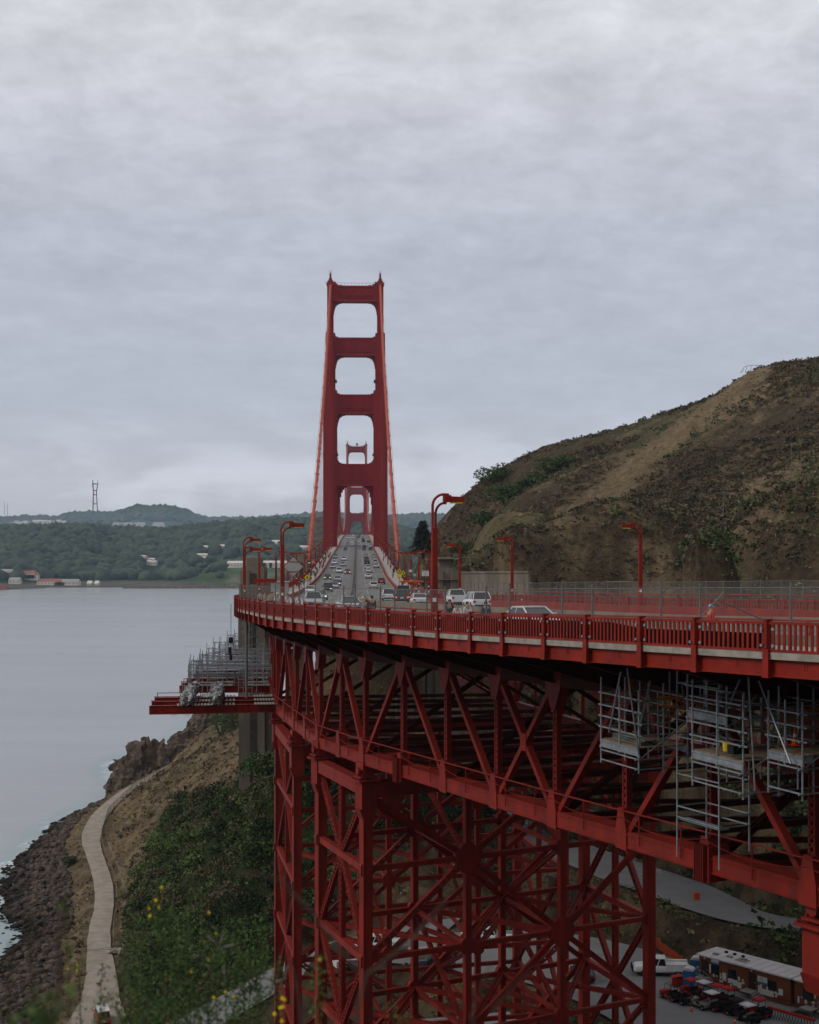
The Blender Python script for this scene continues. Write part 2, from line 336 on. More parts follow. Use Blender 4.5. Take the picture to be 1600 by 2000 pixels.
def height(x, y, rough=True):
    x = np.asarray(x, float); y = np.asarray(y, float); h = base_h(x, y)
    if rough:
        hill = sstep(150, 200, y) * sstep(-30, 20, x)
        steep = sstep(-95, -70, x)
        n = (fbm(x, y, 4, .06) - .5) * 3.0 * (.35 + .65 * hill) + (fbm(x + 50, y, 3, .35) - .5) * 1.6
        n = n * np.clip((h + 1) / 12, .12, 1) * sstep(20, 60, np.hypot(x, y))
        h = h + n
        r = np.clip(1 - np.abs(h - 1) / 4, 0, 1); h = h + r * (fbm(x, y, 3, .55) - .5) * 2.2
    for k, (pts, ws) in PATHS.items():
        d, z, t = pdist(x, y, pts); w = np.interp(t, range(len(ws)), ws) / 2; f = sstep(w + 1.3, w + (5 if k != 'path' else 3.2), d); h = (z - .30) * (1 - f) + h * f
    # keep clear of the deck
    return h
def decklimit(x, y, h):
    # ground stays below the deck soffit along the bridge
    xc = -1.2 - .0372 * y; d = np.abs(x - xc); lim = np.interp(y, [180, 240, 300, 428, 520, 771], [50, 50, 54, 56, 50, 4])
    return np.where((y > 150) & (y < 800), np.minimum(h, lim + np.maximum(0, d - 15) * 2.6), h)
gx = np.arange(-150, 262, 1.6); gy = np.concatenate([np.arange(-40, 190, 1.6), np.arange(190, 480, 1.6), np.arange(480, 800, 4)])
GX, GY = np.meshgrid(gx, gy); GZ = np.maximum(decklimit(GX, GY, height(GX, GY)), -9.0)
def hz(x, y): return float(decklimit(np.array([x]), np.array([y]), height(np.array([x]), np.array([y])))[0])
def gidx(nx, ny):
    i = np.arange(nx - 1)[None] + np.arange(ny - 1)[:, None] * nx; i = i.ravel(); return np.stack([i, i + 1, i + 1 + nx, i + nx], 1)
def poly_in(x, y, poly):
    ins = np.zeros(len(x), bool); j = len(poly) - 1
    for i in range(len(poly)):
        xi, yi = poly[i]; xj, yj = poly[j]; c = ((yi > y) != (yj > y)) & (x < (xj - xi) * (y - yi) / (yj - yi + 1e-12) + xi); ins ^= c; j = i
    return ins
def w2(px, py, Y): p = at(px, py, Y); return (p.x, p.y)
TH = [w2(330, 1545, 315), w2(480, 1500, 262), w2(560, 1500, 255), w2(660, 1590, 232), w2(680, 1780, 206), w2(520, 1860, 194), w2(430, 1960, 186), w2(380, 2060, 182), w2(280, 2000, 198), w2(245, 1900, 226), w2(232, 1800, 238), w2(232, 1730, 258), w2(275, 1650, 285)]
# colour of the ground itself
TAN = np.array((.215, .155, .085)); BRN = np.array((.066, .046, .026)); GRN = np.array((.042, .055, .018)); RCK = np.array((.070, .058, .047)); WET = np.array((.018, .016, .014)); REDS = np.array((.085, .045, .026))
def mixc(a, b, f): return a * (1 - f[..., None]) + b * f[..., None]
def ground_color(x, y, z):
    n1_ = fbm(x, y, 4, .045); n2_ = fbm(x + 300, y + 70, 4, .25); n3_ = fbm(x + 90, y + 700, 3, .9)
    c = np.zeros(x.shape + (3,)) + BRN
    ds, _, _ = pdist(x, y, [(a, b, 0) for a, b in SPUR]); spur = 1 - sstep(4, 17, ds + (n2_ - .5) * 22)
    d2_, _, _ = pdist(x, y, [(98, 300, 0), (92, 325, 0), (82, 345, 0), (78, 330, 0), (70, 345, 0)]); sp2 = 1 - sstep(3, 15, d2_ + (n2_ - .5) * 26)
    tan = np.clip(sstep(.50, .66, n1_ * .55 + n2_ * .45) * .75 + np.maximum(spur * .72, sp2 * .6), 0, 1)
    top = sstep(105, 130, z) * .55 * sstep(.35, .6, n2_); tan = np.clip(tan + top, 0, 1)
    low = (y > 150) & (x > 0) & (z < 66); tan = np.where(low, np.clip(tan + .65 * sstep(.42, .6, n2_), 0, 1), tan)
    left = x < -25; tan = np.where(left, np.clip(.35 + .65 * sstep(.38, .62, n2_), 0, 1), tan)
    c = mixc(c, TAN, tan * (.7 + .3 * n3_)); g = sstep(.56, .68, fbm(x + 40, y + 40, 3, .03)) * .5
    th_ = poly_in(x.ravel(), y.ravel(), TH).reshape(x.shape); c = np.where(th_[..., None], GRN * .7, c)
    c = mixc(c, GRN, g * (z > 20)); c = mixc(c, REDS, sstep(.62, .75, n2_) * .4 * (1 - tan))
    sh = (x < -20) & (z < 30)
    dp_, _, _ = pdist(x, y, PATHS['path'][0]); rk = sstep(4.2, 2.6, z + (n2_ - .5) * 2.5) * sstep(6, 11, dp_ + (n2_ - .5) * 8); c = mixc(c, RCK, np.where(x < 20, rk, 0)); c = mixc(c, WET, np.where(x < 20, sstep(1.4, .5, z), 0))
    r2 = (1 - sstep(0, 14, np.hypot(x + 80, y - 480) - 45)) * sstep(.42, .58, n2_); c = mixc(c, RCK * .9, r2)
    return c * (.75 + .5 * n3_)[..., None]
GC = ground_color(GX, GY, GZ)
def vcol_mat(name, bump=.25, rough=.95, s1=1.2, s2=5.0, contrast=(.55, 1.35)):
    m = bpy.data.materials.new(name); m.use_nodes = True; t = m.node_tree; b = t.nodes['Principled BSDF']; b.inputs['Roughness'].default_value = rough; b.inputs['Specular IOR Level'].default_value = .1
    a = t.nodes.new('ShaderNodeAttribute'); a.attribute_name = 'col'; g = t.nodes.new('ShaderNodeNewGeometry')
    n = noi(g.outputs['Position'], s1, 8, .7, 0, t); r_ = ramp(n, [(.30, contrast[0]), (.70, contrast[1])], t)
    v = t.nodes.new('ShaderNodeVectorMath'); v.operation = 'MULTIPLY'; t.links.new(a.outputs['Color'], v.inputs[0]); t.links.new(r_, v.inputs[1]); t.links.new(v.outputs[0], b.inputs['Base Color'])
    bn = t.nodes.new('ShaderNodeBump'); bn.inputs['Distance'].default_value = bump; t.links.new(noi(g.outputs['Position'], s2, 6, .7, 0, t), bn.inputs['Height']); t.links.new(bn.outputs[0], b.inputs['Normal'])
    return m
MT['ground'] = vcol_mat('hill_ground', .9, s1=.9, s2=1.8, contrast=(.5, 1.4))
def setcol(ob, C):
    at_ = ob.data.color_attributes.new('col', 'FLOAT_COLOR', 'POINT'); a = np.ones((len(ob.data.vertices), 4), dtype=np.float32); a[:, :3] = C.reshape(-1, 3); at_.data.foreach_set('color', a.ravel())
ter = quick('hill_terrain', np.stack([GX, GY, GZ], -1).reshape(-1, 3), gidx(len(gx), len(gy)), MT['ground'], True)
setcol(ter, GC); tag(ter, kind='structure')
# ---- water
wx = np.array([-5000, -4200, -3000, -1200, -500, -260] + list(np.arange(-180, 60, 2.5)) + [150, 500, 1200, 3000, 4100], float)
wy = np.array([-550, -300, 0, 100, 160] + list(np.arange(190, 680, 2.5)) + [760, 900, 1200, 1600, 2200, 3000, 6000, 9950], float)
WX, WY = np.meshgrid(wx, wy); inr = (WX > -180) & (WX < 60) & (WY >= 190) & (WY < 680)
HZ = np.full(WX.shape, -9.0); HZ[inr] = height(WX[inr], WY[inr], True)
fo = np.zeros(WX.shape); fo[inr] = np.clip(sstep(-1.3, -.3, HZ[inr] + (fbm(WX[inr], WY[inr], 3, .12) - .5) * 2.6) * sstep(.40, .58, fbm(WX[inr] + 9, WY[inr], 3, .10)), 0, 1)
tq = np.zeros(WX.shape); tq[inr] = sstep(-3.5, -.5, HZ[inr])
wm = bpy.data.materials.new('sea_water'); wm.use_nodes = True; t = wm.node_tree; b = t.nodes['Principled BSDF']
b.inputs['Roughness'].default_value = .22; b.inputs['IOR'].default_value = 1.33; b.inputs['Specular IOR Level'].default_value = .6
a = t.nodes.new('ShaderNodeAttribute'); a.attribute_name = 'foam'; g = t.nodes.new('ShaderNodeNewGeometry')
sx = t.nodes.new('ShaderNodeSeparateColor'); t.links.new(a.outputs['Color'], sx.inputs[0])
c1 = t.nodes.new('ShaderNodeMix'); c1.data_type = 'RGBA'; c1.inputs[6].default_value = (.30, .305, .315, 1); c1.inputs[7].default_value = (.22, .29, .28, 1); t.links.new(sx.outputs[1], c1.inputs[0])
fm = M('MULTIPLY', sx.outputs[0], ramp(noi(g.outputs['Position'], .8, 6, .7, 0, t), [(.42, 0.0), (.6, 1.0)], t), True, t)
mpv = t.nodes.new('ShaderNodeMapping'); t.links.new(g.outputs['Position'], mpv.inputs[0]); mpv.inputs['Scale'].default_value = (.3, 1, 1)
vv = t.nodes.new('ShaderNodeVectorMath'); vv.operation = 'SCALE'; t.links.new(c1.outputs[2], vv.inputs[0]); t.links.new(ramp(noi(mpv.outputs[0], .012, 6, .6, .6, t), [(.3, .90), (.7, 1.07)], t), vv.inputs['Scale'])
c2 = t.nodes.new('ShaderNodeMix'); c2.data_type = 'RGBA'; t.links.new(vv.outputs[0], c2.inputs[6]); c2.inputs[7].default_value = (.62, .64, .66, 1); t.links.new(fm, c2.inputs[0]); t.links.new(c2.outputs[2], b.inputs['Base Color'])
mpw = t.nodes.new('ShaderNodeMapping'); t.links.new(g.outputs['Position'], mpw.inputs[0]); mpw.inputs['Scale'].default_value = (.35, 1, 1)
bn = t.nodes.new('ShaderNodeBump'); bn.inputs['Distance'].default_value = .22; bn.inputs['Strength'].default_value = .7
hh = M('ADD', noi(mpw.outputs[0], .25, 5, .6, .4, t), M('MULTIPLY', noi(mpw.outputs[0], .02, 3, .5, 0, t), 2.5), False, t)
t.links.new(hh, bn.inputs['Height']); t.links.new(bn.outputs[0], b.inputs['Normal'])
wat = quick('sea_water', np.stack([WX, WY, WX * 0], -1).reshape(-1, 3), gidx(len(wx), len(wy)), wm, True); tag(wat, kind='structure')
at_ = wat.data.color_attributes.new('foam', 'FLOAT_COLOR', 'POINT'); aa = np.ones((WX.size, 4), dtype=np.float32); aa[:, 0] = fo.ravel(); aa[:, 1] = tq.ravel(); at_.data.foreach_set('color', aa.ravel())
# ---- path and road ribbons
MT['gravel'] = mat('gravel_path', (.33, .28, .23), .95, .3, .5, .05, bscale=7, col2=(.235, .195, .155), detail=10)
MT['road'] = mat('lower_road', (.185, .180, .175), .9, .2, .25, .01, bscale=20)
def ribbon(name, pts, ws, m, lift=0.0):
    P_ = np.array(pts, float); n = (len(P_) - 1) * 8 + 1; t = np.linspace(0, len(P_) - 1, n)
    # catmull-like smoothing
    sm = np.stack([np.interp(t, range(len(P_)), P_[:, i]) for i in range(3)], 1)
    for _ in range(14): sm[1:-1] = (sm[:-2] + 2 * sm[1:-1] + sm[2:]) / 4
    w = np.interp(t, range(len(ws)), ws); tg = np.gradient(sm[:, :2], axis=0); tg /= np.linalg.norm(tg, axis=1)[:, None]; nn = np.stack([tg[:, 1], -tg[:, 0]], 1)
    k = 7; rows = []
    for i in range(n):
        jl = (fbm(np.array([sm[i, 0]]), np.array([sm[i, 1]]), 3, .15)[0] - .5) * .7
        for j in range(k):
            u = (j / (k - 1) - .5) * (w[i] + (jl if j in (0, k - 1) else 0)); rows.append((sm[i, 0] + nn[i, 0] * u, sm[i, 1] + nn[i, 1] * u, sm[i, 2] + lift - .05 * abs(j - 3) / 3))
    ob = quick(name, rows, gidx(k, n), m, True); return tag(ob, kind='structure')
ribbon('path', *PATHS['path'], MT['gravel'])
ribbon('road', *PATHS['road'], MT['road'])
ribbon('hill_road', *PATHS['hill_road'], MT['road'], .02)
ribbon('yard_pavement', *PATHS['yard'], MT['road'], .05)
# ---- far shore
def hills(name, y0, y1, ny, x0, x1, nx, f, m, col):
    X, Y = np.meshgrid(np.linspace(x0, x1, nx), np.linspace(y0, y1, ny)); Z = f(X, Y); ob = quick(name, np.stack([X, Y, Z], -1).reshape(-1, 3), gidx(nx, ny), m, True)
    setcol(ob, col(X, Y, Z)); return tag(ob, kind='structure')
def prof(Yr, pts):
    xs = [(p[0] - 800) * Yr / F for p in pts]; zs = [CZ - (p[1] - 1060) * Yr / F for p in pts]; return xs, zs
nx_, nz_ = prof(3300, [(-900, 1042), (0, 1040), (150, 1038), (230, 1042), (330, 1044), (400, 1034), (470, 1027), (540, 1021), (620, 1022), (700, 1025), (790, 1030), (860, 1038), (1000, 1060), (1600, 1075), (2500, 1050)])
def near_f(X, Y):
    shore = 2440 + np.interp((X / 2440 * F + 800), [-900, 0, 100, 300, 460, 620, 800, 900, 1700], [-120, -120, 20, 30, 80, 90, 250, 600, 900])
    t = (Y - shore) / (3300 - 2440); rise = np.clip(sstep(.0, 1.0, t), 0, 1); top = np.interp(X * 3300 / np.maximum(Y, 1), nx_, nz_)
    bl = 26 * sstep(.02, .10, t) * sstep(-450, -330, X) * sstep(150, 60, X)
    z = 2.5 + (top - 2.5) * np.maximum(rise, 0) ** 1.1 + bl * (1 - rise) + (fbm(X, Y, 4, .004) - .5) * 30 * sstep(0.05, .3, t) * (1 - sstep(.7, 1, t))
    z = np.where(Y > 3300, z - (Y - 3300) * .05, z)
    return np.where(t < 0, -8, z)
FG = np.array((.024, .040, .019)); FL = np.array((.06, .10, .035)); FB = np.array((.15, .13, .10))
def near_c(X, Y, Z):
    n = fbm(X, Y, 4, .01); n2_ = fbm(X, Y, 3, .05); c = np.zeros(X.shape + (3,)) + FG * 1.0
    lowg = sstep(60, 38, Z + (n - .5) * 30) * sstep(-420, -330, X) * (Z > 3.5); c = mixc(c, FL, lowg * .9)
    cl_ = (Z > 2) & (Z < 24) & (X > -330) & (X < -150); c = mixc(c, FB, np.where(cl_, sstep(.5, .6, n2_), 0)); flat = (Z < 7); c = mixc(c, FB * .7, np.where(flat, .8, 0.) * sstep(-300, -420, X))
    return c
MT['far'] = vcol_mat('far_woodland', 3.0, s1=.03, s2=.06)
hills('far_hills', 2300, 4200, 150, -2200, 2600, 320, near_f, MT['far'], near_c)
fx_, fz_ = prof(9000, [(-700, 1030), (-200, 1022), (0, 1020), (60, 1017), (110, 1019), (130, 1012), (170, 1009), (220, 1010), (250, 1003), (272, 995), (295, 998), (330, 996), (350, 1001), (380, 1012), (405, 1021), (500, 1020), (640, 1010), (760, 1017), (840, 1012), (900, 1015), (1100, 1025), (1700, 1030), (2600, 1030)])
def far_f(X, Y):
    top = np.interp(X * 9000 / Y, fx_, fz_); t = sstep(6600, 9000, Y); return 20 + (top - 20) * t ** .9 + (fbm(X, Y, 4, .0015) - .5) * 40 * (1 - t) - np.clip(Y - 9000, 0, 1e9) * .1
hills('distant_hills', 6600, 9800, 60, -4600, 4200, 500, far_f, MT['far'], lambda X, Y, Z: np.zeros(X.shape + (3,)) + np.array((.03, .06, .045)))
# ------------------------------------------------------------------ suspension bridge
def Q(Y, u, z): return Vector((-1.2 - .0372 * Y + .99931 * u, Y + .0372 * u, z))
AX = T0 * -1.0   # lateral axis is rotated by +T0 about z
def qbox(mb, Y, u, z, d): mb.box(Q(Y, u, z), d, rz=T0)
bridge = empty('suspension_bridge', tuple(Q(771, 0, 0)), 'red suspension bridge with two tall portal towers and sweeping main cables over the strait', 'bridge')
def tower(Y0_):
    mb = MB(); segs = [(0, 110, 10.0, 17.6, 15.5), (110, 122.2, 10.0, 17.6, 14.0), (122.2, 162.5, 10.0, 17.6, 13.0), (162.5, 194, 11.0, 16.3, 10.5), (194, 221, 12.0, 15.45, 8.2)]
    for s in (-1, 1):
        for z0, z1, a, b_, dp in segs:
            c, w = (a + b_) / 2 * s, b_ - a
            qbox(mb, Y0_, c, (z0 + z1) / 2, (w, dp, z1 - z0)); qbox(mb, Y0_, c + .1 * s, (z0 + z1) / 2 - .4, (w * .52, dp + 1.3, z1 - z0 - 1.4))
            qbox(mb, Y0_, c + .1 * s, (z0 + z1) / 2 - .2, (w * .78, dp + .6, z1 - z0 - .7))
        for zz in (168, 127.5): 
            qbox(mb, Y0_, (13.6) * s, zz, (8.4 if zz < 130 else 6.9, 15 if zz < 130 else 12.6, .5))
            for q in range(7): mb.bar(Q(Y0_ - 7.6, (10.0 + q * 1.2) * s, zz + .2), Q(Y0_ - 7.6, (10.0 + q * 1.2) * s, zz + 1.4), .08, .08)
    t = mb.build('tower', MT['towersteel'], bridge)
    for i, (zt, zb, a, dp) in enumerate([(220.2, 211.5, 12, 6.5), (191.6, 181.6, 12, 8), (160.3, 149.6, 11, 9.5), (122.2, 110.1, 10, 11)]):
        a2 = (12, 11, 10, 10)[i]; m = MB(); zc_ = (zt + zb) / 2; h = zt - zb
        qbox(m, Y0_, 0, zc_, (2 * a + .1, dp, h)); yf = Y0_ - dp / 2
        for zz, hh in ((zt - .5, 1.0), (zb + .6, 1.2), (zb + 2.2, .5)): qbox(m, yf - .15, 0, zz, (2 * a, .7, hh))
        for s in (-1, 1): qbox(m, yf - .12, s * (a - 1.1), zc_, (2.2, .5, h * .98))
        nfl = 11
        for k in range(nfl):
            u = (k - (nfl - 1) / 2) * (2 * a - 5) / nfl; m.bar(Q(yf - .2, u, zb + 2.8), Q(yf - .2, u, zt - 1.6), (2 * a - 5) / nfl * .62, .35, (0, 1, 0)); m.bar(Q(yf - .3, u + .02, zb + 2.9), Q(yf - .45, u, zb + 3.5), .9, .3, (0, 1, 0))
        # stepped haunches below, small ones above
        hs = [(4.4, .5), (2.9, 1.1), (1.9, 1.9), (1.2, 3.0), (.8, 4.4), (.4, 6.4)] if i < 3 else [(5.4, .8), (4.0, 2.0), (3.1, 3.4), (2.3, 6.0), (1.6, 10), (1.0, 15), (.5, 22)]
        for w_, d_ in hs:
            for s in (-1, 1): qbox(m, Y0_, s * (a2 + .05 - w_ / 2), zb - d_ / 2, (w_, dp * .6 + w_ * .05, d_))
        if i > 0:
            a3 = (12, 12, 11, 10)[i]
            for w_, d_ in [(4.4, .3), (2.4, .8), (1.2, 1.6), (.5, 2.6)]:
                for s in (-1, 1): qbox(m, Y0_, s * (a3 + .05 - w_ / 2), zt + d_ / 2, (w_, dp * .6 + w_ * .05, d_))
        else:
            for w_, d_ in [(5.0, .6), (2.4, 1.3), (1.3, 2.4)]:
                for s in (-1, 1): qbox(m, Y0_, s * (a - w_ / 2), zt + d_ / 2, (w_, 4, d_))
            for k in range(13): m.bar(Q(yf, -12 + 2 * k, zt), Q(yf, -12 + 2 * k, zt + 1.6), .12, .12)
            m.bar(Q(yf, -12, zt + 1.5), Q(yf, 12, zt + 1.5), .12, .12)
        m.build('crossbeam', MT['towersteel'], t)
    for s in (-1, 1):
        m = MB()
        for w_, z0, z1 in ((4.4, 221, 222), (3.2, 222, 223.2), (1.9, 223.2, 224.6), (1.1, 224.6, 226.8), (.8, 226.8, 227.6)): qbox(m, Y0_, 13.7 * s, (z0 + z1) / 2, (w_, w_ * 1.5, z1 - z0))
        for du in (-.5, 0, .45): m.bar(Q(Y0_, 13.7 * s + du, 227.5), Q(Y0_, 13.7 * s + du * 1.6, 229.4 - abs(du)), .14, .14)
        for du in (-2.6, 2.2): m.bar(Q(Y0_ - 3, 13.7 * s + du, 221), Q(Y0_ - 3, 13.7 * s + du, 223), .1, .1)
        m.build('saddle_housing', MT['steel'], t)
    if Y0_ > 1000:
        m = MB(); m.lathe(Q(Y0_, .4, 221), [(.7, 0), (.9, 1.2), (1.7, 1.6), (1.7, 3.4), (.9, 3.9), (.3, 4.6)], 10); m.build('beacon', MT['galvd'], t)
    return t
tower(771); tower(2051)
PIERM = MB(); PIERM.prism([tuple(Q(771 + dy, du, 0))[:2] for du, dy in ((-22, -12), (22, -12), (22, 12), (-22, 12))], -6, 14); PIERM.build('pier', MT['concrete'], bridge)
PIERM = MB(); PIERM.prism([tuple(Q(2051 + dy, du, 0))[:2] for du, dy in ((-26, 0), (-18, -14), (18, -14), (26, 0), (18, 14), (-18, 14))], -6, 14); PIERM.build('pier', MT['concrete'], bridge)
def cz(Y):
    if Y < 771: t = (Y - 425) / 346; return 73.5 + (222.5 - 73.5) * t - 11 * 4 * t * (1 - t)
    if Y <= 2051: t = (Y - 1411) / 640; return 90 + 132.5 * t * t
    t = (Y - 2051) / 343; return 222.5 - 145 * t - 44 * t * (1 - t)
for s in (-1, 1):
    m = MB(); ys = [425 + 346 * i / 30 for i in range(31)] + [771 + 1280 * i / 60 for i in range(1, 61)] + [2051 + 343 * i / 12 for i in range(1, 13)]
    m.tube([Q(y, 13.7 * s, cz(y)) for y in ys], .55, 8)
    for dd in (-.55, .55): m.tube([Q(y, 13.7 * s + dd * 1.5, cz(y) + 1.2) for y in ys], .05, 4)
    y = 440
    while y < 1400:
        if abs(y - 771) > 8: m.tube([Q(y - .8, 13.7 * s, cz(y - .8)), Q(y + .8, 13.7 * s, cz(y + .8))], .68, 8); [m.bar(Q(y, 13.7 * s + dd * 1.5, cz(y) + .3), Q(y, 13.7 * s + dd * 1.5, cz(y) + 1.3), .1, .1) for dd in (-.55, .55)]
        y += 15.24
    m.build('main_cable', MT['cable'], bridge, True)
ys = [y for k in range(200) for y in [440 + 15.24 * k] if y < 2045 and abs(y - 771) > 9]
stf = MB(); cnt = 0
for y in ys:
    zd = CZ - deckdz(y)
    if cz(y) < zd + 1: continue
    for s in (-1, 1):
        m = MB() if cnt < 96 else stf
        for du in (-.22, .22): m.tube([Q(y + du, 13.7 * s, zd + .3), Q(y + du, 13.7 * s, cz(y))], .06 if y < 771 else .09, 4, cap=False)
        if cnt < 96: m.build('suspender', MT['steel'], bridge)
        cnt += 1
tag(stf.build('suspender', MT['steel'], bridge), kind='stuff')
def deck_profile(S):
    w = width(S); return [(0, .12), (4.05, .12), (4.05, -.02), (w - 4.05, -.02), (w - 4.05, .12), (w, .12), (w, -.11), (w * .5, -.5), (0, -.11)]
m = MB(); sweep(m, SFAR, deck_profile); m.build('deck', MT['walk'], bridge)
def outer_rail_far(o, S0_, S1_, parent, step=3.81):
    m = MB(); S = S0_; Ss = []
    while S > S1_: Ss.append(S); S -= 15
    Ss.append(S1_)
    w = lambda q: (0.05 if o == 0 else width(q) - .05)
    for a, b_ in zip(Ss[:-1], Ss[1:]):
        for z, h in ((1.16, .12), (.2, .1)): m.bar(P(a, w(a), z), P(b_, w(b_), z), .12, h)
        n = int((a - b_) / .55)
        for k in range(n): q = a + (b_ - a) * k / n; m.bar(P(q, w(q), .2), P(q, w(q), 1.14), .09, .09)
        for k in range(4): q = a + (b_ - a) * k / 4; m.bar(P(q, w(q), -.7), P(q, w(q), 1.26), .22, .22)
    return m
for o in (0, 1):
    m = outer_rail_far(o, -240, -640, bridge); m.build('railing', MT['steel'], bridge)
    m = MB(); w = lambda q: (0.05 if o == 0 else width(q) - .05); sweep(m, [q for q in SALL if q <= -640], lambda S: [(w(S) - .06, .1), (w(S) + .06, .1), (w(S) + .06, 1.2), (w(S) - .06, 1.2)]); m.build('railing', MT['steel'], bridge)
    k0 = (lambda q: 3.85) if o == 0 else (lambda q: width(q) - 4.2)
    m = MB(); sweep(m, SFAR, lambda S: [(k0(S), -.02), (k0(S) + .35, -.02), (k0(S) + .35, .62), (k0(S), .62)]); m.build('kerb_barrier', MT['steel'], bridge)
# stiffening truss of the side span and main span
for o in (1.2, 25.8):
    m = MB(); st = 7.62; S = -240
    while S > -2240:
        a, b_ = S, S - st; m.bar(P(a, o, -8.5), P(b_, o, -8.5), .6, .8); m.bar(P(a, o, -1.1), P(b_, o, -1.1), .6, .8)
        if S > -700:
            k = int(round(-S / st)); m.bar(P(a, o, -8.2 if k % 2 else -1.3), P(b_, o, -1.3 if k % 2 else -8.2), .35, .45); m.bar(P(a, o, -8.3), P(a, o, -1.2), .3, .3)
        S -= st
    m.build('stiffening_truss', MT['steel'], bridge)
# travellers and lamp standards at the tower foot are separate things (below)

# ------------------------------------------------------------------ approach viaduct
via = empty('approach_viaduct', (0, 118, 29), 'curving red steel truss viaduct on laced towers carrying the road towards the bridge', 'viaduct')
m = MB(); sweep(m, SNEAR, deck_profile); m.build('deck_slab', MT['slab'], via)
# walking surface and road surface
def sheet(name, Ss, o0, o1, dz, mt, kind='structure', parent=None):
    m = MB(); strip(m, Ss, o0, o1, dz); ob = m.build(name, mt, parent)
    if parent is None: tag(ob, kind=kind)
    return ob
sheet('road_deck', SALL, lambda S: 4.06, lambda S: width(S) - 4.06, .004, MT['asphalt'])
sheet('sidewalk', SALL, lambda S: .12, lambda S: 4.04, .126, MT['walk'])
sheet('sidewalk', SALL, lambda S: width(S) - 4.04, lambda S: width(S) - .12, .126, MT['walk'])
mk = MB()
def lane(S, k): return 4.05 + (width(S) - 8.1) * k / 6
for k in (1, 2, 4, 5):
    S = 170
    while S > -1300:
        q = [S, S - 2.5]; strip(mk, q, lambda s_: lane(s_, k) - .1, lambda s_: lane(s_, k) + .1, .009); S -= 7.3
tag(mk.build('lane_markings', MT['paint']), kind='structure')
mk = MB()
for k, oo in ((0, .45), (6, -.45)): strip(mk, SALL, lambda s_: lane(s_, k) + oo - .07, lambda s_: lane(s_, k) + oo + .07, .009)
Sq = [q for q in SNEAR if q > -90]
strip(mk, Sq, lambda s_: lane(s_, 3) - 1.2 - .08 - max(0, s_ + 60) * .012, lambda s_: lane(s_, 3) - 1.2 + .08 - max(0, s_ + 60) * .012, .010)
tag(mk.build('edge_lines', MT['yellow']), kind='structure')
med = MB(); sweep(med, SALL, lambda S: [(lane(S, 3) - .22, .004), (lane(S, 3) + .22, .004), (lane(S, 3) + .12, .75), (lane(S, 3) - .12, .75)])
tag(med.build('median_barrier', MT['concrete']), 'low grey barrier running down the middle of the road deck', 'barrier')
# fascia beams between posts, posts, railing
rail = empty('east_railing', tuple(P(120, 0, -.7)), 'long red picket railing along the near edge of the curved road deck', 'railing')
POSTS = []; S = 176.5; k = 0
while S > -236: POSTS.append(S); S -= 4.05 if k % 2 else 3.55; k += 1
fas = MB(); Sf = [q for q in SNEAR]
sweep(fas, Sf, lambda S: [(.16, -.13), (.28, -.13), (.28, -.74), (.16, -.74)])
sweep(fas, Sf, lambda S: [(.08, -.70), (.5, -.70), (.5, -.75), (.08, -.75)])
for i, S in enumerate(POSTS[:60]):
    for dd in (-1.9, -1.78):
        for zz in (-.28, -.36, -.44): fas.bar(P(S + dd, .16, zz), P(S + dd, .13, zz), .035, .035)
fas.build('fascia_beam', MT['steel_b'], via)
sl = MB(); sweep(sl, Sf, lambda S: [(-.04, .125), (.5, .125), (.5, -.125), (-.02, -.125)]); sl.build('slab_edge', MT['slab'], via)
prest = MB(); rrest = MB()
for i, S in enumerate(POSTS):
    near = i < 48
    m = MB() if near else prest; t = edge(S)[2]
    m.box(P(S, -.02, .78), (.24, .13, 1.02), rz=t); m.box(P(S, -.02, 1.29), (.30, .20, .06), rz=t)
    m.box(P(S, -.02, .2), (.20, .12, .14), rz=t)
    m.box(P(S, -.12, -.26), (.06, .30, 1.02), rz=t); m.box(P(S, .03, -.26), (.26, .05, 1.0), rz=t); m.box(P(S, -.02, -.76), (.30, .34, .04), rz=t)
    if near: m.build('railing_post', MT['steel_b'], rail)
    if i + 1 < len(POSTS):
        b_ = POSTS[i + 1]; m = MB() if near else rrest; a = S
        m.bar(P(a, 0, 1.17), P(b_, 0, 1.17), .13, .11); m.bar(P(a, 0, .19), P(b_, 0, .19), .10, .09)
        n = int(round((a - b_) / .272))
        for q in range(1, n): s_ = a + (b_ - a) * q / n; m.box(P(s_, 0, .68), (.045, .115, .90), rz=edge(s_)[2])
        if near:
            r_ = m.build('railing_panel', MT['steel_b'], rail)
            for s_ in (a - .3, b_ + .3):
                for zz in ((.95, .36) if i < 30 else ()): mm = MB(); mm.box(P(s_, -.06, zz), (.05, .12, .10), rz=edge(s_)[2]); mm.build('clamp', MT['galv'], r_)
tag(prest.build('railing_post', MT['steel_b'], rail), kind='stuff'); tag(rrest.build('railing_panel', MT['steel_b'], rail), kind='stuff')
scr = MB(); sweep(scr, [q for q in SNEAR if -10 <= q <= 150], lambda S: [(.10, .20), (.12, .20), (.12, 1.02 if S < 142 else .8), (.10, 1.02 if S < 142 else .8)]); scr.build('black_backing', MT['black'], rail)  # black panel added behind the pickets so their gaps read dark
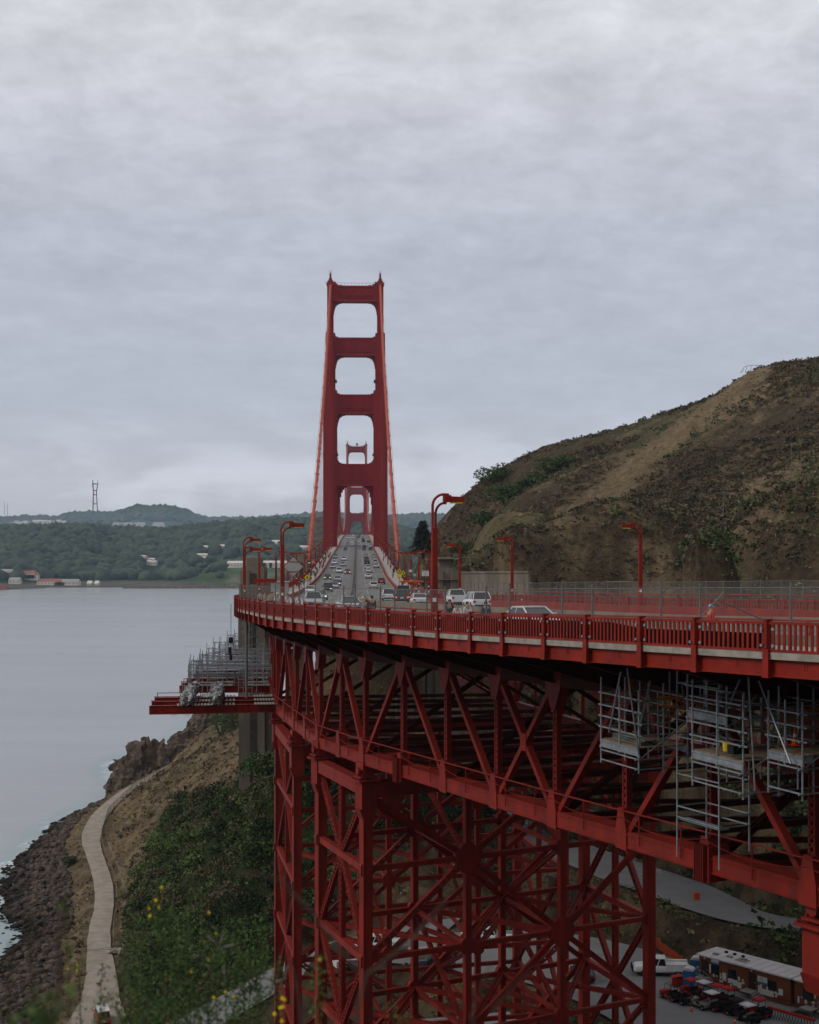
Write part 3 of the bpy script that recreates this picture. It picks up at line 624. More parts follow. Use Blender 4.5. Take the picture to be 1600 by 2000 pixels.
# west railing
wr = empty('west_railing', tuple(P(100, 33, -.7)), 'red picket railing along the far hillside edge of the curved road deck', 'railing')
for a, b_, c in [(176, 130, 0), (130, 90, 0), (90, 50, 0), (50, 10, 0), (10, -60, 0), (-60, -236, 0)]:
    m = MB(); n = int((a - b_) / .45)
    for k in range(int((a - b_) / 3)):
        q0 = a - 3 * k; q1 = max(b_, q0 - 3)
        for z, h in ((1.2, .13), (.2, .1)): m.bar(P(q0, width(q0) - .1, z), P(q1, width(q1) - .1, z), .12, h)
    for k in range(n): q = a + (b_ - a) * k / n; m.box(P(q, width(q) - .1, .7), (.05, .19, .95), rz=edge(q)[2])
    for k in range(int((a - b_) / 3.81) + 1): q = a - 3.81 * k; m.bar(P(q, width(q) - .1, -.6), P(q, width(q) - .1, 1.36), .22, .3)
    sweep(m, [q for q in SNEAR if b_ <= q <= a], lambda S: [(width(S) + .02, .1), (width(S) + .1, .1), (width(S) + .1, -.7), (width(S) + .02, -.7)])
    m.build('railing_section', MT['steel'], wr)
# kerb barriers
kb = empty('west_kerb_rail', tuple(P(100, 28.9, 0)), 'red steel kerb girder with a tubular rail on top beside the far sidewalk', 'barrier')
Sn = [q for q in SNEAR if q <= 172]
m = MB(); sweep(m, [q for q in Sn if q >= -20], lambda S: [(width(S) - 4.3, 0), (width(S) - 3.95, 0), (width(S) - 3.9, .72), (width(S) - 4.2, .72)]); m.build('girder', MT['steel'], kb)
m = MB(); sweep(m, [q for q in Sn if q <= -20], lambda S: [(width(S) - 4.3, 0), (width(S) - 3.95, 0), (width(S) - 3.95, .66), (width(S) - 4.2, .66)]); m.build('girder', MT['steel'], kb)
m = MB()
for a, b_ in zip(Sn[:-1], Sn[1:]):
    if a < -20: continue
    for z in (1.68, 1.35, 1.02): m.tube([P(a, width(a) - 4.0, z), P(b_, width(b_) - 4.0, z)], .045 if z > 1.5 else .02, 5)
q = 170
while q > -20: m.tube([P(q, width(q) - 4.05, .72), P(q, width(q) - 4.05, 1.45), P(q, width(q) - 4.0, 1.68)], .05, 5); q -= 3.6
m.build('tubular_rail', MT['steel_b'], kb)
ke = empty('east_kerb_barrier', tuple(P(100, 3.9, 0)), 'grey concrete kerb wall with a curved post pipe rail beside the near sidewalk', 'barrier')
m = MB(); sweep(m, [q for q in Sn if q >= 30], lambda S: [(3.7, 0), (4.2, 0), (4.05, .55), (3.8, .55)]); m.build('concrete_base', MT['concrete'], ke)
m = MB(); sweep(m, [q for q in Sn if q <= 30], lambda S: [(3.8, 0), (4.15, 0), (4.1, .66), (3.85, .66)]); m.build('steel_kerb', MT['steel'], ke)
m = MB()
for a, b_ in zip(Sn[:-1], Sn[1:]):
    if a < 28: continue
    m.tube([P(a, 3.75, 1.12), P(b_, 3.75, 1.12)], .055, 6)
q = 170
while q > 30: m.tube([P(q, 3.95, .5), P(q, 3.98, .8), P(q, 3.92, 1.0), P(q, 3.75, 1.12)], .08, 6); q -= 5.5
m.build('pipe_rail', MT['steel'], ke)
for o in (0, 1): pass
# ---- trusses
def girder_line(S, o, dz): return P(S, o, dz)
def plan(p, S): return Vector((p[0], p[1], deckz(S)))
NB = []   # east truss nodes: (x, y, S)
def seg(p0, p1, S0_, S1_, n, last=False):
    for i in range(n + (1 if last else 0)): f = i / n; NB.append((p0[0] + (p1[0] - p0[0]) * f, p0[1] + (p1[1] - p0[1]) * f, S0_ + (S1_ - S0_) * f))
pA0, pA1, pB0, pB1, pC0, pC1 = (-13.8, 147.2), (-10.5, 130.5), (-7.4, 116.7), (-3.3, 105.7), (17.1, 59.0), (23.2, 48.6)
pe = P(-30, 2.5); pm = P(10, 3.2)
seg((pe.x, pe.y), (pm.x, pm.y), -30, 10, 5); seg((pm.x, pm.y), pA0, 10, 48, 5); seg(pA0, pA1, 48, 65.5, 2); seg(pA1, pB0, 65.5, 79.5, 2); seg(pB0, pB1, 79.5, 91.5, 2); seg(pB1, pC0, 91.5, 144, 7); seg(pC0, pC1, 144, 156, 2, True)
iB1 = 16; 
def nrm2(i):
    a, b_ = NB[max(i - 1, 0)], NB[min(i + 1, len(NB) - 1)]; d = Vector((b_[0] - a[0], b_[1] - a[1], 0)).normalized(); return d, Vector((-d.y, d.x, 0)) * -1
def node(i, dz, off=0):
    x, y, S = NB[i]; d, n = nrm2(i); n = Vector((abs(n.x), n.y * (1 if n.x > 0 else -1), 0)); return Vector((x, y, deckz(S) + dz)) + n * off
ZB, ZT = -10.6, -2.7
TR = [0.0, 25.6]
topn = {}
def truss(off, detail):
    N_ = len(NB); pr = empty  # parts go on the viaduct
    pts_b = [node(i, ZB, off) for i in range(N_)]; pts_t = [node(i, ZT, off) for i in range(N_)]
    for lo, hi in ((0, 5), (5, 10), (10, 12), (12, 14), (14, 16), (16, 23), (23, 25)):
        m = MB()
        for i in range(lo, hi):
            m.bar(pts_b[i], pts_b[i + 1], .62, .82)
            if detail:
                for zz in (-.33, .33): m.bar(pts_b[i] + V(0, 0, zz) - nrm2(i)[1] * 0, pts_b[i + 1] + V(0, 0, zz), .74, .06)
        m.build('bottom_chord', MT['steel'], via)
        m = MB()
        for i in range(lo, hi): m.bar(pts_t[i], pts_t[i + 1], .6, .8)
        m.build('top_chord', MT['steel_shade'], via)
    order = {16: 0}
    for i in range(N_):
        big = 16 <= i <= 23
        m = MB(); w = .42 if detail else .4
        m.lattice(pts_b[i], pts_t[i], .36, .34, nrm2(i)[1], .07, .36) if detail and i > 9 else m.bar(pts_b[i], pts_t[i], .3, .36)
        m.build('vertical', MT['steel'], via)
    def diag(a, b_, up0):
        m = MB(); p0 = pts_t[a] if up0 else pts_b[a]; p1 = pts_b[b_] if up0 else pts_t[b_]
        m.bar(p0, p1, .31, .40, nrm2(a)[1])
        m.build('diagonal', MT['steel'], via)
    D = [(16, 17, 0), (17, 18, 1), (18, 19, 1), (19, 20, 1), (20, 19, 1), (20, 21, 0), (21, 22, 0), (22, 23, 1), (23, 24, 0), (24, 25, 1)]
    for i in range(0, 16): D.append((i, i + 1, i % 2))
    for a, b_, u in D: diag(a, b_, u)
    if detail:
        for i in range(N_):
            m = MB(); d, n = nrm2(i); nn_ = n; 
            piers = i in (10, 12, 14, 16, 23, 25); hw = .44; hh = 1.65 if i != 17 and i != 22 else 1.3
            b0 = pts_b[i]
            m.plate([b0 - d * hw * 1.2 - V(0, 0, .48), b0 + d * hw * 1.2 - V(0, 0, .48), b0 + d * hw * 1.15 + V(0, 0, .45), b0 + d * hw * .6 + V(0, 0, hh), b0 - d * hw * .6 + V(0, 0, hh), b0 - d * hw * 1.15 + V(0, 0, .45)], .80, nn_)
            m.build('gusset_plate', MT['steel'], via)
            m = MB(); b0 = pts_t[i]; m.plate([b0 + d * .95 + V(0, 0, .4), b0 - d * .95 + V(0, 0, .4), b0 - d * .8 - V(0, 0, .5), b0 - d * .25 - V(0, 0, 1.7), b0 + d * .25 - V(0, 0, 1.7), b0 + d * .8 - V(0, 0, .5)], .62, nn_); m.build('gusset_plate', MT['steel'], via)
        for i in (17, 22):
            m = MB(); d, n = nrm2(i); b0 = pts_b[i]
            for q in range(-2, 3): m.box(b0 + d * q * .17 + V(0, 0, .1), (1.5, .05, 1.7), rz=math.atan2(n.y, n.x))
            m.plate([b0 - d * .5 - V(0, 0, .75), b0 + d * .5 - V(0, 0, .75), b0 + d * .5 + V(0, 0, .9), b0 - d * .5 + V(0, 0, .9)], 1.0, n); m.build('splice_stiffener', MT['steel'], via)
truss(0, True); truss(25.6, False)
# X between nodes 19 and 20 gets a centre plate
c_ = (node(19, ZB) + node(20, ZT)) / 2; d, n = nrm2(19); m = MB(); m.plate([c_ + d * .35 + V(0, 0, .5), c_ + d * .35 - V(0, 0, .5), c_ - d * .35 - V(0, 0, .5), c_ - d * .35 + V(0, 0, .5)], .5, n); m.build('gusset_plate', MT['steel'], via)
# inspection walkway with rope rail along the chord
for lo, hi in ((10, 16), (16, 23), (23, 25)):
    m = MB()
    for i in range(lo, hi):
        a, b_ = node(i, ZB + 1.55, -.45), node(i + 1, ZB + 1.55, -.45); m.bar(a, b_, .07, .07)
        for f in ((0.5,) if i < 16 else (0.25, .75) if i % 2 else (.5,)): p = a.lerp(b_, f); m.bar(p, p - V(0, 0, 1.6), .07, .07)
        a2, b2 = node(i, ZB + .45, .35), node(i + 1, ZB + .45, .35); m.bar(a2, b2, 1.3, .06)
        sag = [a.lerp(b_, f) + V(0, 0, -.35 - 1.6 * f * (1 - f)) for f in [q / 6 for q in range(7)]]; m.tube(sag, .02, 4)
    m.build('walkway_rail', MT['steel'], via)
# floor beams with cantilever brackets, stringers, bracing
for i in range(len(NB)):
    S = NB[i][2]; m = MB(); a, b_ = node(i, -.9, -.2), node(i, -.9, 25.8); d, n = nrm2(i)
    m.plate([a - V(0, 0, .3) + V(0, 0, .55), b_ + V(0, 0, .25), b_ - V(0, 0, 1.9), a - V(0, 0, 1.9)], .35, d)
    Sx = min([S - 6 + .25 * q for q in range(80)], key=lambda q: abs((P(q, .4).xy - a.xy).dot(d.xy))); o0 = P(Sx, .4, -.2)
    m.plate([a + V(0, 0, .35), o0, o0 - V(0, 0, .55), a - V(0, 0, 2.0)], .3, d); m.plate([a - V(0, 0, 1.95), o0 - V(0, 0, .5), o0 - V(0, 0, .56), a - V(0, 0, 2.05)], .6, d)
    wq = width(S); o1 = P(Sx, wq - .4, -.2); m.plate([b_ + V(0, 0, .35), o1, o1 - V(0, 0, .6), b_ - V(0, 0, 2.0)], .3, d)
    m.build('floor_beam', MT['steel_shade'], via)
m = MB()
for o in [2.2 + 2.2 * q for q in range(13)]:
    Sq = [q for q in SNEAR if q >= -30]; sweep(m, Sq, lambda S: [(o - .15, -.3), (o + .15, -.3), (o + .15, -.95), (o - .15, -.95)])
m.build('stringer', MT['steel_shade'], via)
m = MB()
for i in range(8, len(NB) - 1):
    for z in (ZB,):
        m.bar(node(i, z, 0), node(i, z, 25.6), .35, .35)
        m.lattice(node(i, z, 0), node(i + 1, z, 12.8), .3, .25, step=.9)
        if i % 2: m.lattice(node(i, z, 25.6), node(i + 1, z, 12.8), .3, .25, step=.9)
    if i % 2 == 0: m.lattice(node(i, ZB, 0), node(i, ZT, 12.8), .35, .3, step=1.0, both=False); m.lattice(node(i, ZB, 25.6), node(i, ZT, 12.8), .35, .3, step=1.0, both=False)
m.build('lateral_bracing', MT['steel_shade'], via)
# ---- steel towers
def steel_tower(p0, p1, tdir, base, zt, levels, inset=0.0):
    """p0 far leg, p1 near leg of the east face (xy); tdir transverse unit; zt cap height"""
    T = Vector((tdir[0], tdir[1], 0)).normalized(); A0 = Vector((*p0, 0)) + T * inset; A1 = Vector((*p1, 0)) + T * inset; lv = levels; D = (A1 - A0).normalized()
    m = MB(); ftm = []
    for r_, Pp in ((0, A0), (1, A1)):
        for c in (0, 3):
            q = Pp + T * 8.8 * c; ftm.append(q)
    m.prism([(A0.x - 2, A0.y + 2), (A0.x + T.x * 28, A0.y + T.y * 28 + 2), (A1.x + T.x * 28, A1.y + T.y * 28 - 2), (A1.x - 2, A1.y - 2)], base - 6, base + .4)
    tw = m.build('support_tower', MT['concrete'], via)
    def leg(q, w=.85):
        m = MB(); a = q + V(0, 0, base); b_ = q + V(0, 0, zt - .2)
        for sx in (-1, 1): m.bar(a + T * sx * w * .42, b_ + T * sx * w * .42, w * .16, w, T.cross(V(0, 0, 1)))
        m.bar(a, b_, w * .7, w * .16, D); m.bar(a + D * w * .4, b_ + D * w * .4, w * .8, w * .1, D); m.build('tower_leg', MT['steel'], tw)
    for Pp in (A0, A1):
        for c in (0, 3): leg(Pp + T * 8.8 * c, .78)
        for c in (1, 2): leg(Pp + T * 8.8 * c, .52)
    zz = [zt - .4] + lv
    def pt(r_, c, z): return (A0 if r_ == 0 else A1) + T * 8.8 * c + V(0, 0, z)
    # transverse faces
    for r_ in (0, 1):
        for z in zz:
            m = MB(); m.bar(pt(r_, 0, z), pt(r_, 3, z), .34, .40)
            for c in ((0, 1, 2, 3) if z != zz[0] else ()):
                q = pt(r_, c, z); w = 1.15 if (r_ == 1 and c in (1, 2) and c == zz.index(z)) else .6 if c in (1, 2) else .5; m.plate([q + T * w + V(0, 0, .35), q + T * .4 + V(0, 0, w), q - T * .4 + V(0, 0, w), q - T * w + V(0, 0, .35), q - T * w - V(0, 0, .35), q - T * .4 - V(0, 0, w), q + T * .4 - V(0, 0, w), q + T * w - V(0, 0, .35)], .5, D)
            m.build('horizontal_strut', MT['steel'], tw)
        m = MB()
        for k in range(len(zz) - 1):
            for c in range(3):
                # main falling diagonal and rising diagonals as in the photo
                fall = (c == k) or (k >= 1 and c == k - 1 and False) or (k == 3 and c == 0) or (k == 2 and c == 2) or (k >= 3)
                rise = (c + k) in (1, 2, 3, 4) and not (c == 2 and k == 0 and False)
                if (c - k) in (0, -3, 3): m.lattice(pt(r_, c, zz[k]), pt(r_, c + 1, zz[k + 1]), .36, .36, D, .09, .6)
                if (c + k) in (1, 3, 5): m.lattice(pt(r_, c, zz[k + 1]), pt(r_, c + 1, zz[k]), .36, .36, D, .09, .6)
                if (c - k) == 0 or (c + k) == 3: m.bar(pt(r_, c, zz[k]) if c - k == 0 else pt(r_, c, zz[k + 1]), pt(r_, c + 1, zz[k + 1]) if c - k == 0 else pt(r_, c + 1, zz[k]), .24, .28, D)
        m.build('transverse_brace', MT['steel'], tw)
    # longitudinal faces
    for c in range(4):
        m = MB(); heavy = c in (0, 3)
        for k, z in enumerate(zz):
            if k == 0: continue
            m = MB(); m.bar(pt(0, c, z), pt(1, c, z), .48 if heavy else .3, .52 if heavy else .3); m.build('horizontal_strut', MT['steel'], tw)
        m = MB(); mid = lambda z: (pt(0, c, z) + pt(1, c, z)) / 2
        if heavy:
            m.lattice(mid(zz[-1]), mid(zz[0]), .42, .42, T, .07, .45)
            for k in range(0, len(zz) - 1):
                if k % 2 == 0: m.lattice(pt(0, c, zz[k]), mid(zz[k + 1]), .38, .38, T, .08, .5); m.lattice(pt(1, c, zz[k]), mid(zz[k + 1]), .38, .38, T, .08, .5)
                else: m.lattice(mid(zz[k]), pt(0, c, zz[k + 1]), .38, .38, T, .08, .5); m.lattice(mid(zz[k]), pt(1, c, zz[k + 1]), .38, .38, T, .08, .5)
        else:
            for k in range(len(zz) - 1): m.lattice(pt(k % 2, c, zz[k]), pt(1 - k % 2, c, zz[k + 1]), .32, .3, T, .06, .5)
        m.build('longitudinal_brace', MT['steel'], tw)
    m = MB()
    for z in zz[2::1]:
        for c in range(3):
            m.lattice(pt(0, c, z), pt(1, c + 1, z), .4, .35, V(0, 0, 1), .06, .45); m.lattice(pt(1, c, z), pt(0, c + 1, z), .4, .35, V(0, 0, 1), .06, .45)
    m.build('plan_bracing', MT['steel'], tw)
    # cap: longitudinal beam, pedestals and bearings
    m = MB(); z = zt
    for c in (0, 3): m.bar(pt(0, c, z + .1), pt(1, c, z + .1), .9, 1.0)
    for r_ in (0, 1): m.bar(pt(r_, 0, z), pt(r_, 3, z), .8, 1.2)
    m.build('cap_beam', MT['steel'], tw)
    for r_ in (0, 1):
        for c in (0, 3):
            q = pt(r_, c, z) - T * (inset * .55 if c == 0 else 0); m = MB(); rz = math.atan2(T.y, T.x)
            m.box(q + V(0, 0, -.35), (1.25, 1.25, 2.0), rz=rz); m.box(q + V(0, 0, .72), (1.8, 1.7, .14), rz=rz); m.plate([q + T * -.75 + V(0, 0, -1.35), q + T * .75 + V(0, 0, -1.35), q + T * .4 + V(0, 0, -2.2), q - T * .4 + V(0, 0, -2.2)], 1.3, D)
            m.box(q + V(0, 0, 1.0), (1.5, 1.2, .12), rz=rz)
            for f in (-.5, 0, .5): m.plate([q + T * -.6 + D * f + V(0, 0, 1.0), q + T * .6 + D * f + V(0, 0, 1.0), q + T * .25 + D * f + V(0, 0, 1.7), q - T * .25 + D * f + V(0, 0, 1.7)], .07, D)
            m.tube([q - T * .75 + V(0, 0, 1.45), q + T * 1.2 + V(0, 0, 1.45)], .28, 10); m.box(q + V(0, 0, 1.85), (1.1, 1.3, .5), rz=rz)
            for sx in (-.8, -.3, .3, .8):
                for sy in (-.75, .75): m.lathe(q + T * sx + D * sy + V(0, 0, .78), [(.07, 0), (.07, .12)], 6)
            m.build('bearing', MT['steel'], tw)
    return tw
zc0 = deckz(91.5) + ZB - 2.3
steel_tower(pB0, pB1, (.89, .456), 31.0, zc0, [54.3, 47.4, 40.6, 33.8, 28.0])
za = deckz(57) + ZB - 2.3
steel_tower(pA0, pA1, (.97, .243), 19.0, za, [54.0, 47.0, 40.0, 33.0, 26.0])
zc1 = deckz(150) + ZB - 2.3
steel_tower(pC0, pC1, (.85, .52), 44.0, zc1, [56.5, 50.5, 46], 1.25)
# ---- concrete pylons
MT['recess'] = mat('recess_shade', (.06, .05, .04), .9, .3, 1)  # dark concrete copy, shade of the recess given as colour
def pylon(Y, sd, label, zb, topd=6.6):
    zd = CZ - deckdz(Y); u0 = 13.9 * sd; e = empty('concrete_pylon', tuple(Q(Y, u0 + 2 * sd, zb)), label, 'pylon'); m = MB()
    def bx(ua, ub, ya, yb, za_, zb_): m.box(Q(Y + (ya + yb) / 2, sd * (ua + ub) / 2, (za_ + zb_) / 2), (abs(ub - ua), abs(yb - ya), zb_ - za_), rz=T0)
    bx(14.0, 17.6, -3.4, 3.4, zb, zd + topd - 1.5); bx(14.6, 17.0, -3.0, 3.0, zd + topd - 1.52, zd + topd); bx(14.0, 15.2, -3.9, 3.9, zd - 1, zd + topd - 2.2); bx(16.4, 17.9, -3.9, 3.9, zd - 1, zd + topd - 2.1)
    bx(13.9, 18.1, -4.2, 4.2, zb - 3, zd - 1.2); bx(12.6, 13.92, -3.6, 3.6, zb - 3, zd - 2.0); bx(7.6, 10.4, -4.0, 4.0, zb - 8, zd - 9.5)
    for k in range(8): bx(13.85, 18.15, -4.24, 4.24, zb + 2.5 + k * 3.4, zb + 2.56 + k * 3.4)
    m.build('shaft', MT['concrete'], e); m = MB()
    if sd < 0: bx(15.25, 16.35, -3.95, -3.4, zd - .8, zd + topd - 2.6); bx(15.3, 16.3, -4.3, -4.24, zb, zd - 2.4); m.build('recess_dark_patch', MT['recess'], e)
    return e
pylon(232, -1, 'big stained concrete pylon nearest the water, its tall shaft standing on the bluff', 40)
pylon(232, 1, 'concrete pylon right of the near lamp post, against the brown hillside', 50)
pylon(428, -1, 'concrete pylon where the left main cable comes down to the deck', 24, 5.6)
pylon(428, 1, 'concrete pylon where the right main cable comes down to the deck', 40, 5.6)
# ------------------------------------------------------------------ vegetation
def leafmat(name, c, c2, sc=.8):
    m = mat(name, c, .8, 0, sc, col2=c2, spec=.15); return m
MT['leaf'] = leafmat('bush_leaves', (.085, .118, .036), (.018, .030, .010), .5)
MT['leaf2'] = leafmat('olive_leaves', (.115, .125, .050), (.034, .040, .016), .4)
MT['scrub'] = leafmat('dry_scrub', (.115, .085, .045), (.036, .029, .016), .3)
MT['grass'] = leafmat('dry_grass', (.27, .20, .105), (.12, .085, .045), .3)
MT['pine'] = leafmat('conifer_needles', (.028, .034, .020), (.010, .013, .009), .5)
MT['bark'] = mat('bark', (.06, .045, .035), .95, .4, 2)
MT['rock'] = mat('rock', (.155, .112, .078), .95, .5, .5, .5, col2=(.040, .030, .023), bscale=1.2, detail=9)
MT['boulder'] = mat('boulder', (.115, .084, .066), .95, .5, .7, .06, col2=(.018, .015, .013), bscale=4)
def wet(m, z0, z1):
    t = m.node_tree; b = t.nodes['Principled BSDF']; src = b.inputs['Base Color'].links[0].from_socket; g = t.nodes.new('ShaderNodeNewGeometry'); s_ = t.nodes.new('ShaderNodeSeparateXYZ'); t.links.new(g.outputs['Position'], s_.inputs[0])
    mr = t.nodes.new('ShaderNodeMapRange'); t.links.new(s_.outputs[2], mr.inputs[0]); mr.inputs[1].default_value = z0; mr.inputs[2].default_value = z1; mr.inputs[3].default_value = .22; mr.inputs[4].default_value = 1
    v = t.nodes.new('ShaderNodeVectorMath'); v.operation = 'SCALE'; t.links.new(src, v.inputs[0]); t.links.new(mr.outputs[0], v.inputs['Scale']); t.links.new(v.outputs[0], b.inputs['Base Color'])
wet(MT['boulder'], .3, 1.9)
_r = np.random.RandomState(11)
def leaves(centers, size, up=.35):
    """quads with random orientation at centers (n,3)"""
    n = len(centers); a = _r.normal(size=(n, 3)); a[:, 2] += up * 0; a /= np.linalg.norm(a, axis=1)[:, None]; b_ = _r.normal(size=(n, 3)); b_ -= (b_ * a).sum(1)[:, None] * a; b_ /= np.linalg.norm(b_, axis=1)[:, None]
    s = (size * (0.6 + .8 * _r.rand(n)))[:, None] if np.ndim(size) else size * (0.6 + .8 * _r.rand(n))[:, None]
    v = np.stack([centers + a * s * .5, centers + b_ * s * .32, centers - a * s * .5, centers - b_ * s * .32], 1).reshape(-1, 3)
    return v, np.arange(4 * n).reshape(-1, 4)
def crown_pts(c, rx, rz, n, lobes=7, hollow=.5):
    """leaf positions in clumps on an uneven crown"""
    c = np.asarray(c, float); L_ = _r.normal(size=(lobes, 3)); L_ /= np.linalg.norm(L_, axis=1)[:, None]; L_[:, 2] = np.abs(L_[:, 2]) * .9 - .05
    lc = L_ * np.array([rx, rx, rz]) * (.45 + .25 * _r.rand(lobes, 1)); lr = (.42 + .28 * _r.rand(lobes)) ; k = _r.randint(0, lobes, n)
    d = _r.normal(size=(n, 3)); d /= np.linalg.norm(d, axis=1)[:, None]; r_ = (hollow + (1 - hollow) * _r.rand(n)) ** .6
    return c + lc[k] + d * r_[:, None] * lr[k][:, None] * np.array([rx, rx, rz])
def bush(name, x, y, r, h, m, n=900, leaf=.35, label=None, cat='bush', group=None, sink=.25):
    z = hz(x, y); e = empty(name, (x, y, z), label, cat, group)
    v, f = leaves(crown_pts((0, 0, h * (.5 - sink * .5)), r, h * .6, n), leaf); o = quick('crown', v, f, m, parent=e); ORG[o.name] = Vector((x, y, z))
    t = MB(); 
    for k in range(4): a = k * 1.6 + x; t.tube([V(x, y, z - .3), V(x + math.cos(a) * r * .3, y + math.sin(a) * r * .3, z + h * .35), V(x + math.cos(a) * r * .55, y + math.sin(a) * r * .55, z + h * .6)], .12 + r * .02, 5, .03)
    t.build('trunk', MT['bark'], e); return e
# thicket of the left bluff: one leafy mass of many crowns
def ptarr(n, x0, x1, y0, y1): return np.stack([x0 + (x1 - x0) * _r.rand(n), y0 + (y1 - y0) * _r.rand(n)], 1)
def clearp(x, y, m=1.5):
    ok = np.ones(len(x), bool)
    for k, (pts, ws) in PATHS.items(): d, z, t = pdist(x, y, pts); w = np.interp(t, range(len(ws)), ws) / 2; ok &= d > w + m
    return ok
def crownmat():
    m = bpy.data.materials.new('crown_leaves'); m.use_nodes = True; t = m.node_tree; b = t.nodes['Principled BSDF']; b.inputs['Roughness'].default_value = .8; b.inputs['Specular IOR Level'].default_value = .1
    a = t.nodes.new('ShaderNodeAttribute'); a.attribute_name = 'col'; t.links.new(a.outputs['Color'], b.inputs['Base Color']); return m
MT['crown'] = crownmat()
TINTS = [np.array(c) * .84 for c in ((.085, .125, .036), (.060, .095, .030), (.045, .066, .022), (.125, .130, .055), (.10, .14, .045), (.030, .045, .018), (.105, .085, .045))]
def thicket(name, regions, m, leaf, per, label, tints=TINTS):
    cs, cc = [], []
    for (x, y, r, h) in regions:
        z = hz(x, y); n = int(per * r * r); k = 9; L_ = _r.normal(size=(k, 3)); L_ /= np.linalg.norm(L_, axis=1)[:, None]; L_[:, 2] = np.abs(L_[:, 2]); lc = L_ * np.array([r, r, h * .75]) * .55; kk = _r.randint(0, k, n); d = _r.normal(size=(n, 3)); d /= np.linalg.norm(d, axis=1)[:, None]; d[:, 2] = np.where(d[:, 2] < -.2, -d[:, 2], d[:, 2])
        cs.append(np.array([x, y, z]) + lc[kk] + d * (.86 + .2 * _r.rand(n, 1)) * (.38 + .14 * _r.rand(k))[kk][:, None] * np.array([r, r, r * .9])); t = tints[_r.randint(0, len(tints))] * (.8 + .4 * _r.rand()); cc.append(t[None] * (.65 + .7 * _r.rand(n, 1)))
    v, f = leaves(np.concatenate(cs), leaf); o = quick(name, v, f, MT['crown']); setcol(o, np.repeat(np.concatenate(cc), 4, 0)); return tag(o, label, kind='stuff')
p = ptarr(9000, -62, -2, 166, 310); ins = poly_in(p[:, 0], p[:, 1], TH) & clearp(p[:, 0], p[:, 1], 3.2); p = p[ins]; RG = []
for a in p:
    r_ = 1.3 + 3.0 * _r.rand() ** 1.6
    if all((a[0] - b[0]) ** 2 + (a[1] - b[1]) ** 2 > (.33 * (r_ + b[2])) ** 2 for b in RG): RG.append((a[0], a[1], r_, r_ * (1.0 + .5 * _r.rand())))
thicket('shrub_thicket', RG, None, .40, 60, 'dense rounded green shrubs covering the bluff')
# trees one can tell apart on the bluff
for (px, py, Y, r, h, lab) in [(432, 1425, 400, 7.5, 9, 'dark rounded tree at the water edge beside the concrete pylon'), (462, 1400, 385, 6, 9, 'dark tree tucked against the left side of the concrete pylon'),
        (520, 1545, 228, 3.2, 4, 'dark green shrub at the foot of the concrete pylon'), (480, 1570, 232, 2.8, 3, 'low bush on the dry slope below the pylon'), (505, 1700, 212, 3.6, 4.5, 'tall dark bush left of the steel tower legs'),
        (350, 1540, 315, 3.0, 3, 'lone bush on the dry slope above the shore path'), (600, 1560, 240, 3.2, 4, 'green bush seen between the legs of the far steel tower')]:
    q = at(px, py, Y); bush('bush' if h < 8 else 'broadleaf_tree', q.x, q.y, r, h, MT['leaf'] if h > 4 else MT['leaf2'], int(420 * r), .38, lab, 'tree' if h >= 8 else 'bush')
# low scrub and dry grass on the slopes
def scatter(name, N_, box, keep, m, size, leaf, per, label):
    p = ptarr(N_, *box); x, y = p[:, 0], p[:, 1]; k = keep(x, y) & clearp(x, y, .6); x, y = x[k], y[k]; z = decklimit(x, y, height(x, y)); ok = z > 1.6; x, y, z = x[ok], y[ok], z[ok]
    n = len(x); s = size * (.5 + _r.rand(n) ** 2 * 1.3); c = np.repeat(np.stack([x, y, z], 1), per, 0); ss = np.repeat(s, per)
    d = _r.normal(size=(n * per, 3)); d /= np.linalg.norm(d, axis=1)[:, None]; d[:, 2] = np.abs(d[:, 2]) * .75; c = c + d * (ss * (.4 + .6 * _r.rand(n * per)))[:, None]
    v, f = leaves(c, leaf * np.clip(ss / size, .6, 1.6)); o = quick(name, v, f, m); return tag(o, label, kind='stuff')
def dens(x, y, s, lo, hi, seed=0): return _r.rand(len(x)) < sstep(lo, hi, fbm(x + seed, y + seed, 4, s))
def spurd(x, y): return pdist(x, y, [(a, b, 0) for a, b in SPUR])[0]
hb = (4, 250, 215, 480)
scatter('hill_scrub', 62000, hb, lambda x, y: dens(x, y, .05, .30, .55, 20) & (spurd(x, y) > 6 + 8 * _r.rand(len(x))) & (x < y * .34 + 8), MT['scrub'], .85, .45, 15, 'low brown scrub covering the hillside')
MT['dscrub'] = leafmat('dark_scrub', (.070, .056, .030), (.022, .020, .010), .25)
scatter('hill_dark_scrub', 26000, hb, lambda x, y: (spurd(x, y) > 9 + 6 * _r.rand(len(x))) & (x < y * .34 + 8) & (y < 375) & dens(x, y, .06, .26, .50, 55), MT['dscrub'], 1.15, .5, 15, 'dark brush on the lower hillside')
scatter('hill_green_scrub', 12000, hb, lambda x, y: dens(x, y, .035, .48, .66, 120) & (spurd(x, y) > 8) & (x < y * .34 + 8), MT['leaf2'], 1.2, .55, 20, 'green brush patches on the hillside')
scatter('dry_grass', 16000, hb, lambda x, y: (_r.rand(len(x)) < .5) & (x < y * .34 + 8), MT['grass'], .5, .45, 7, 'dry grass tufts on the hillside')
scatter('slope_scrub', 5200, (-95, -5, 195, 470), lambda x, y: dens(x, y, .09, .36, .60, 7) & (x > -60 - (y - 240) * .17), MT['scrub'], .8, .42, 16, 'brown brush on the slope above the shore path')
scatter('slope_grass', 12000, (-95, -5, 195, 470), lambda x, y: _r.rand(len(x)) < .7, MT['grass'], .42, .36, 9, 'dry grass on the shore slope')
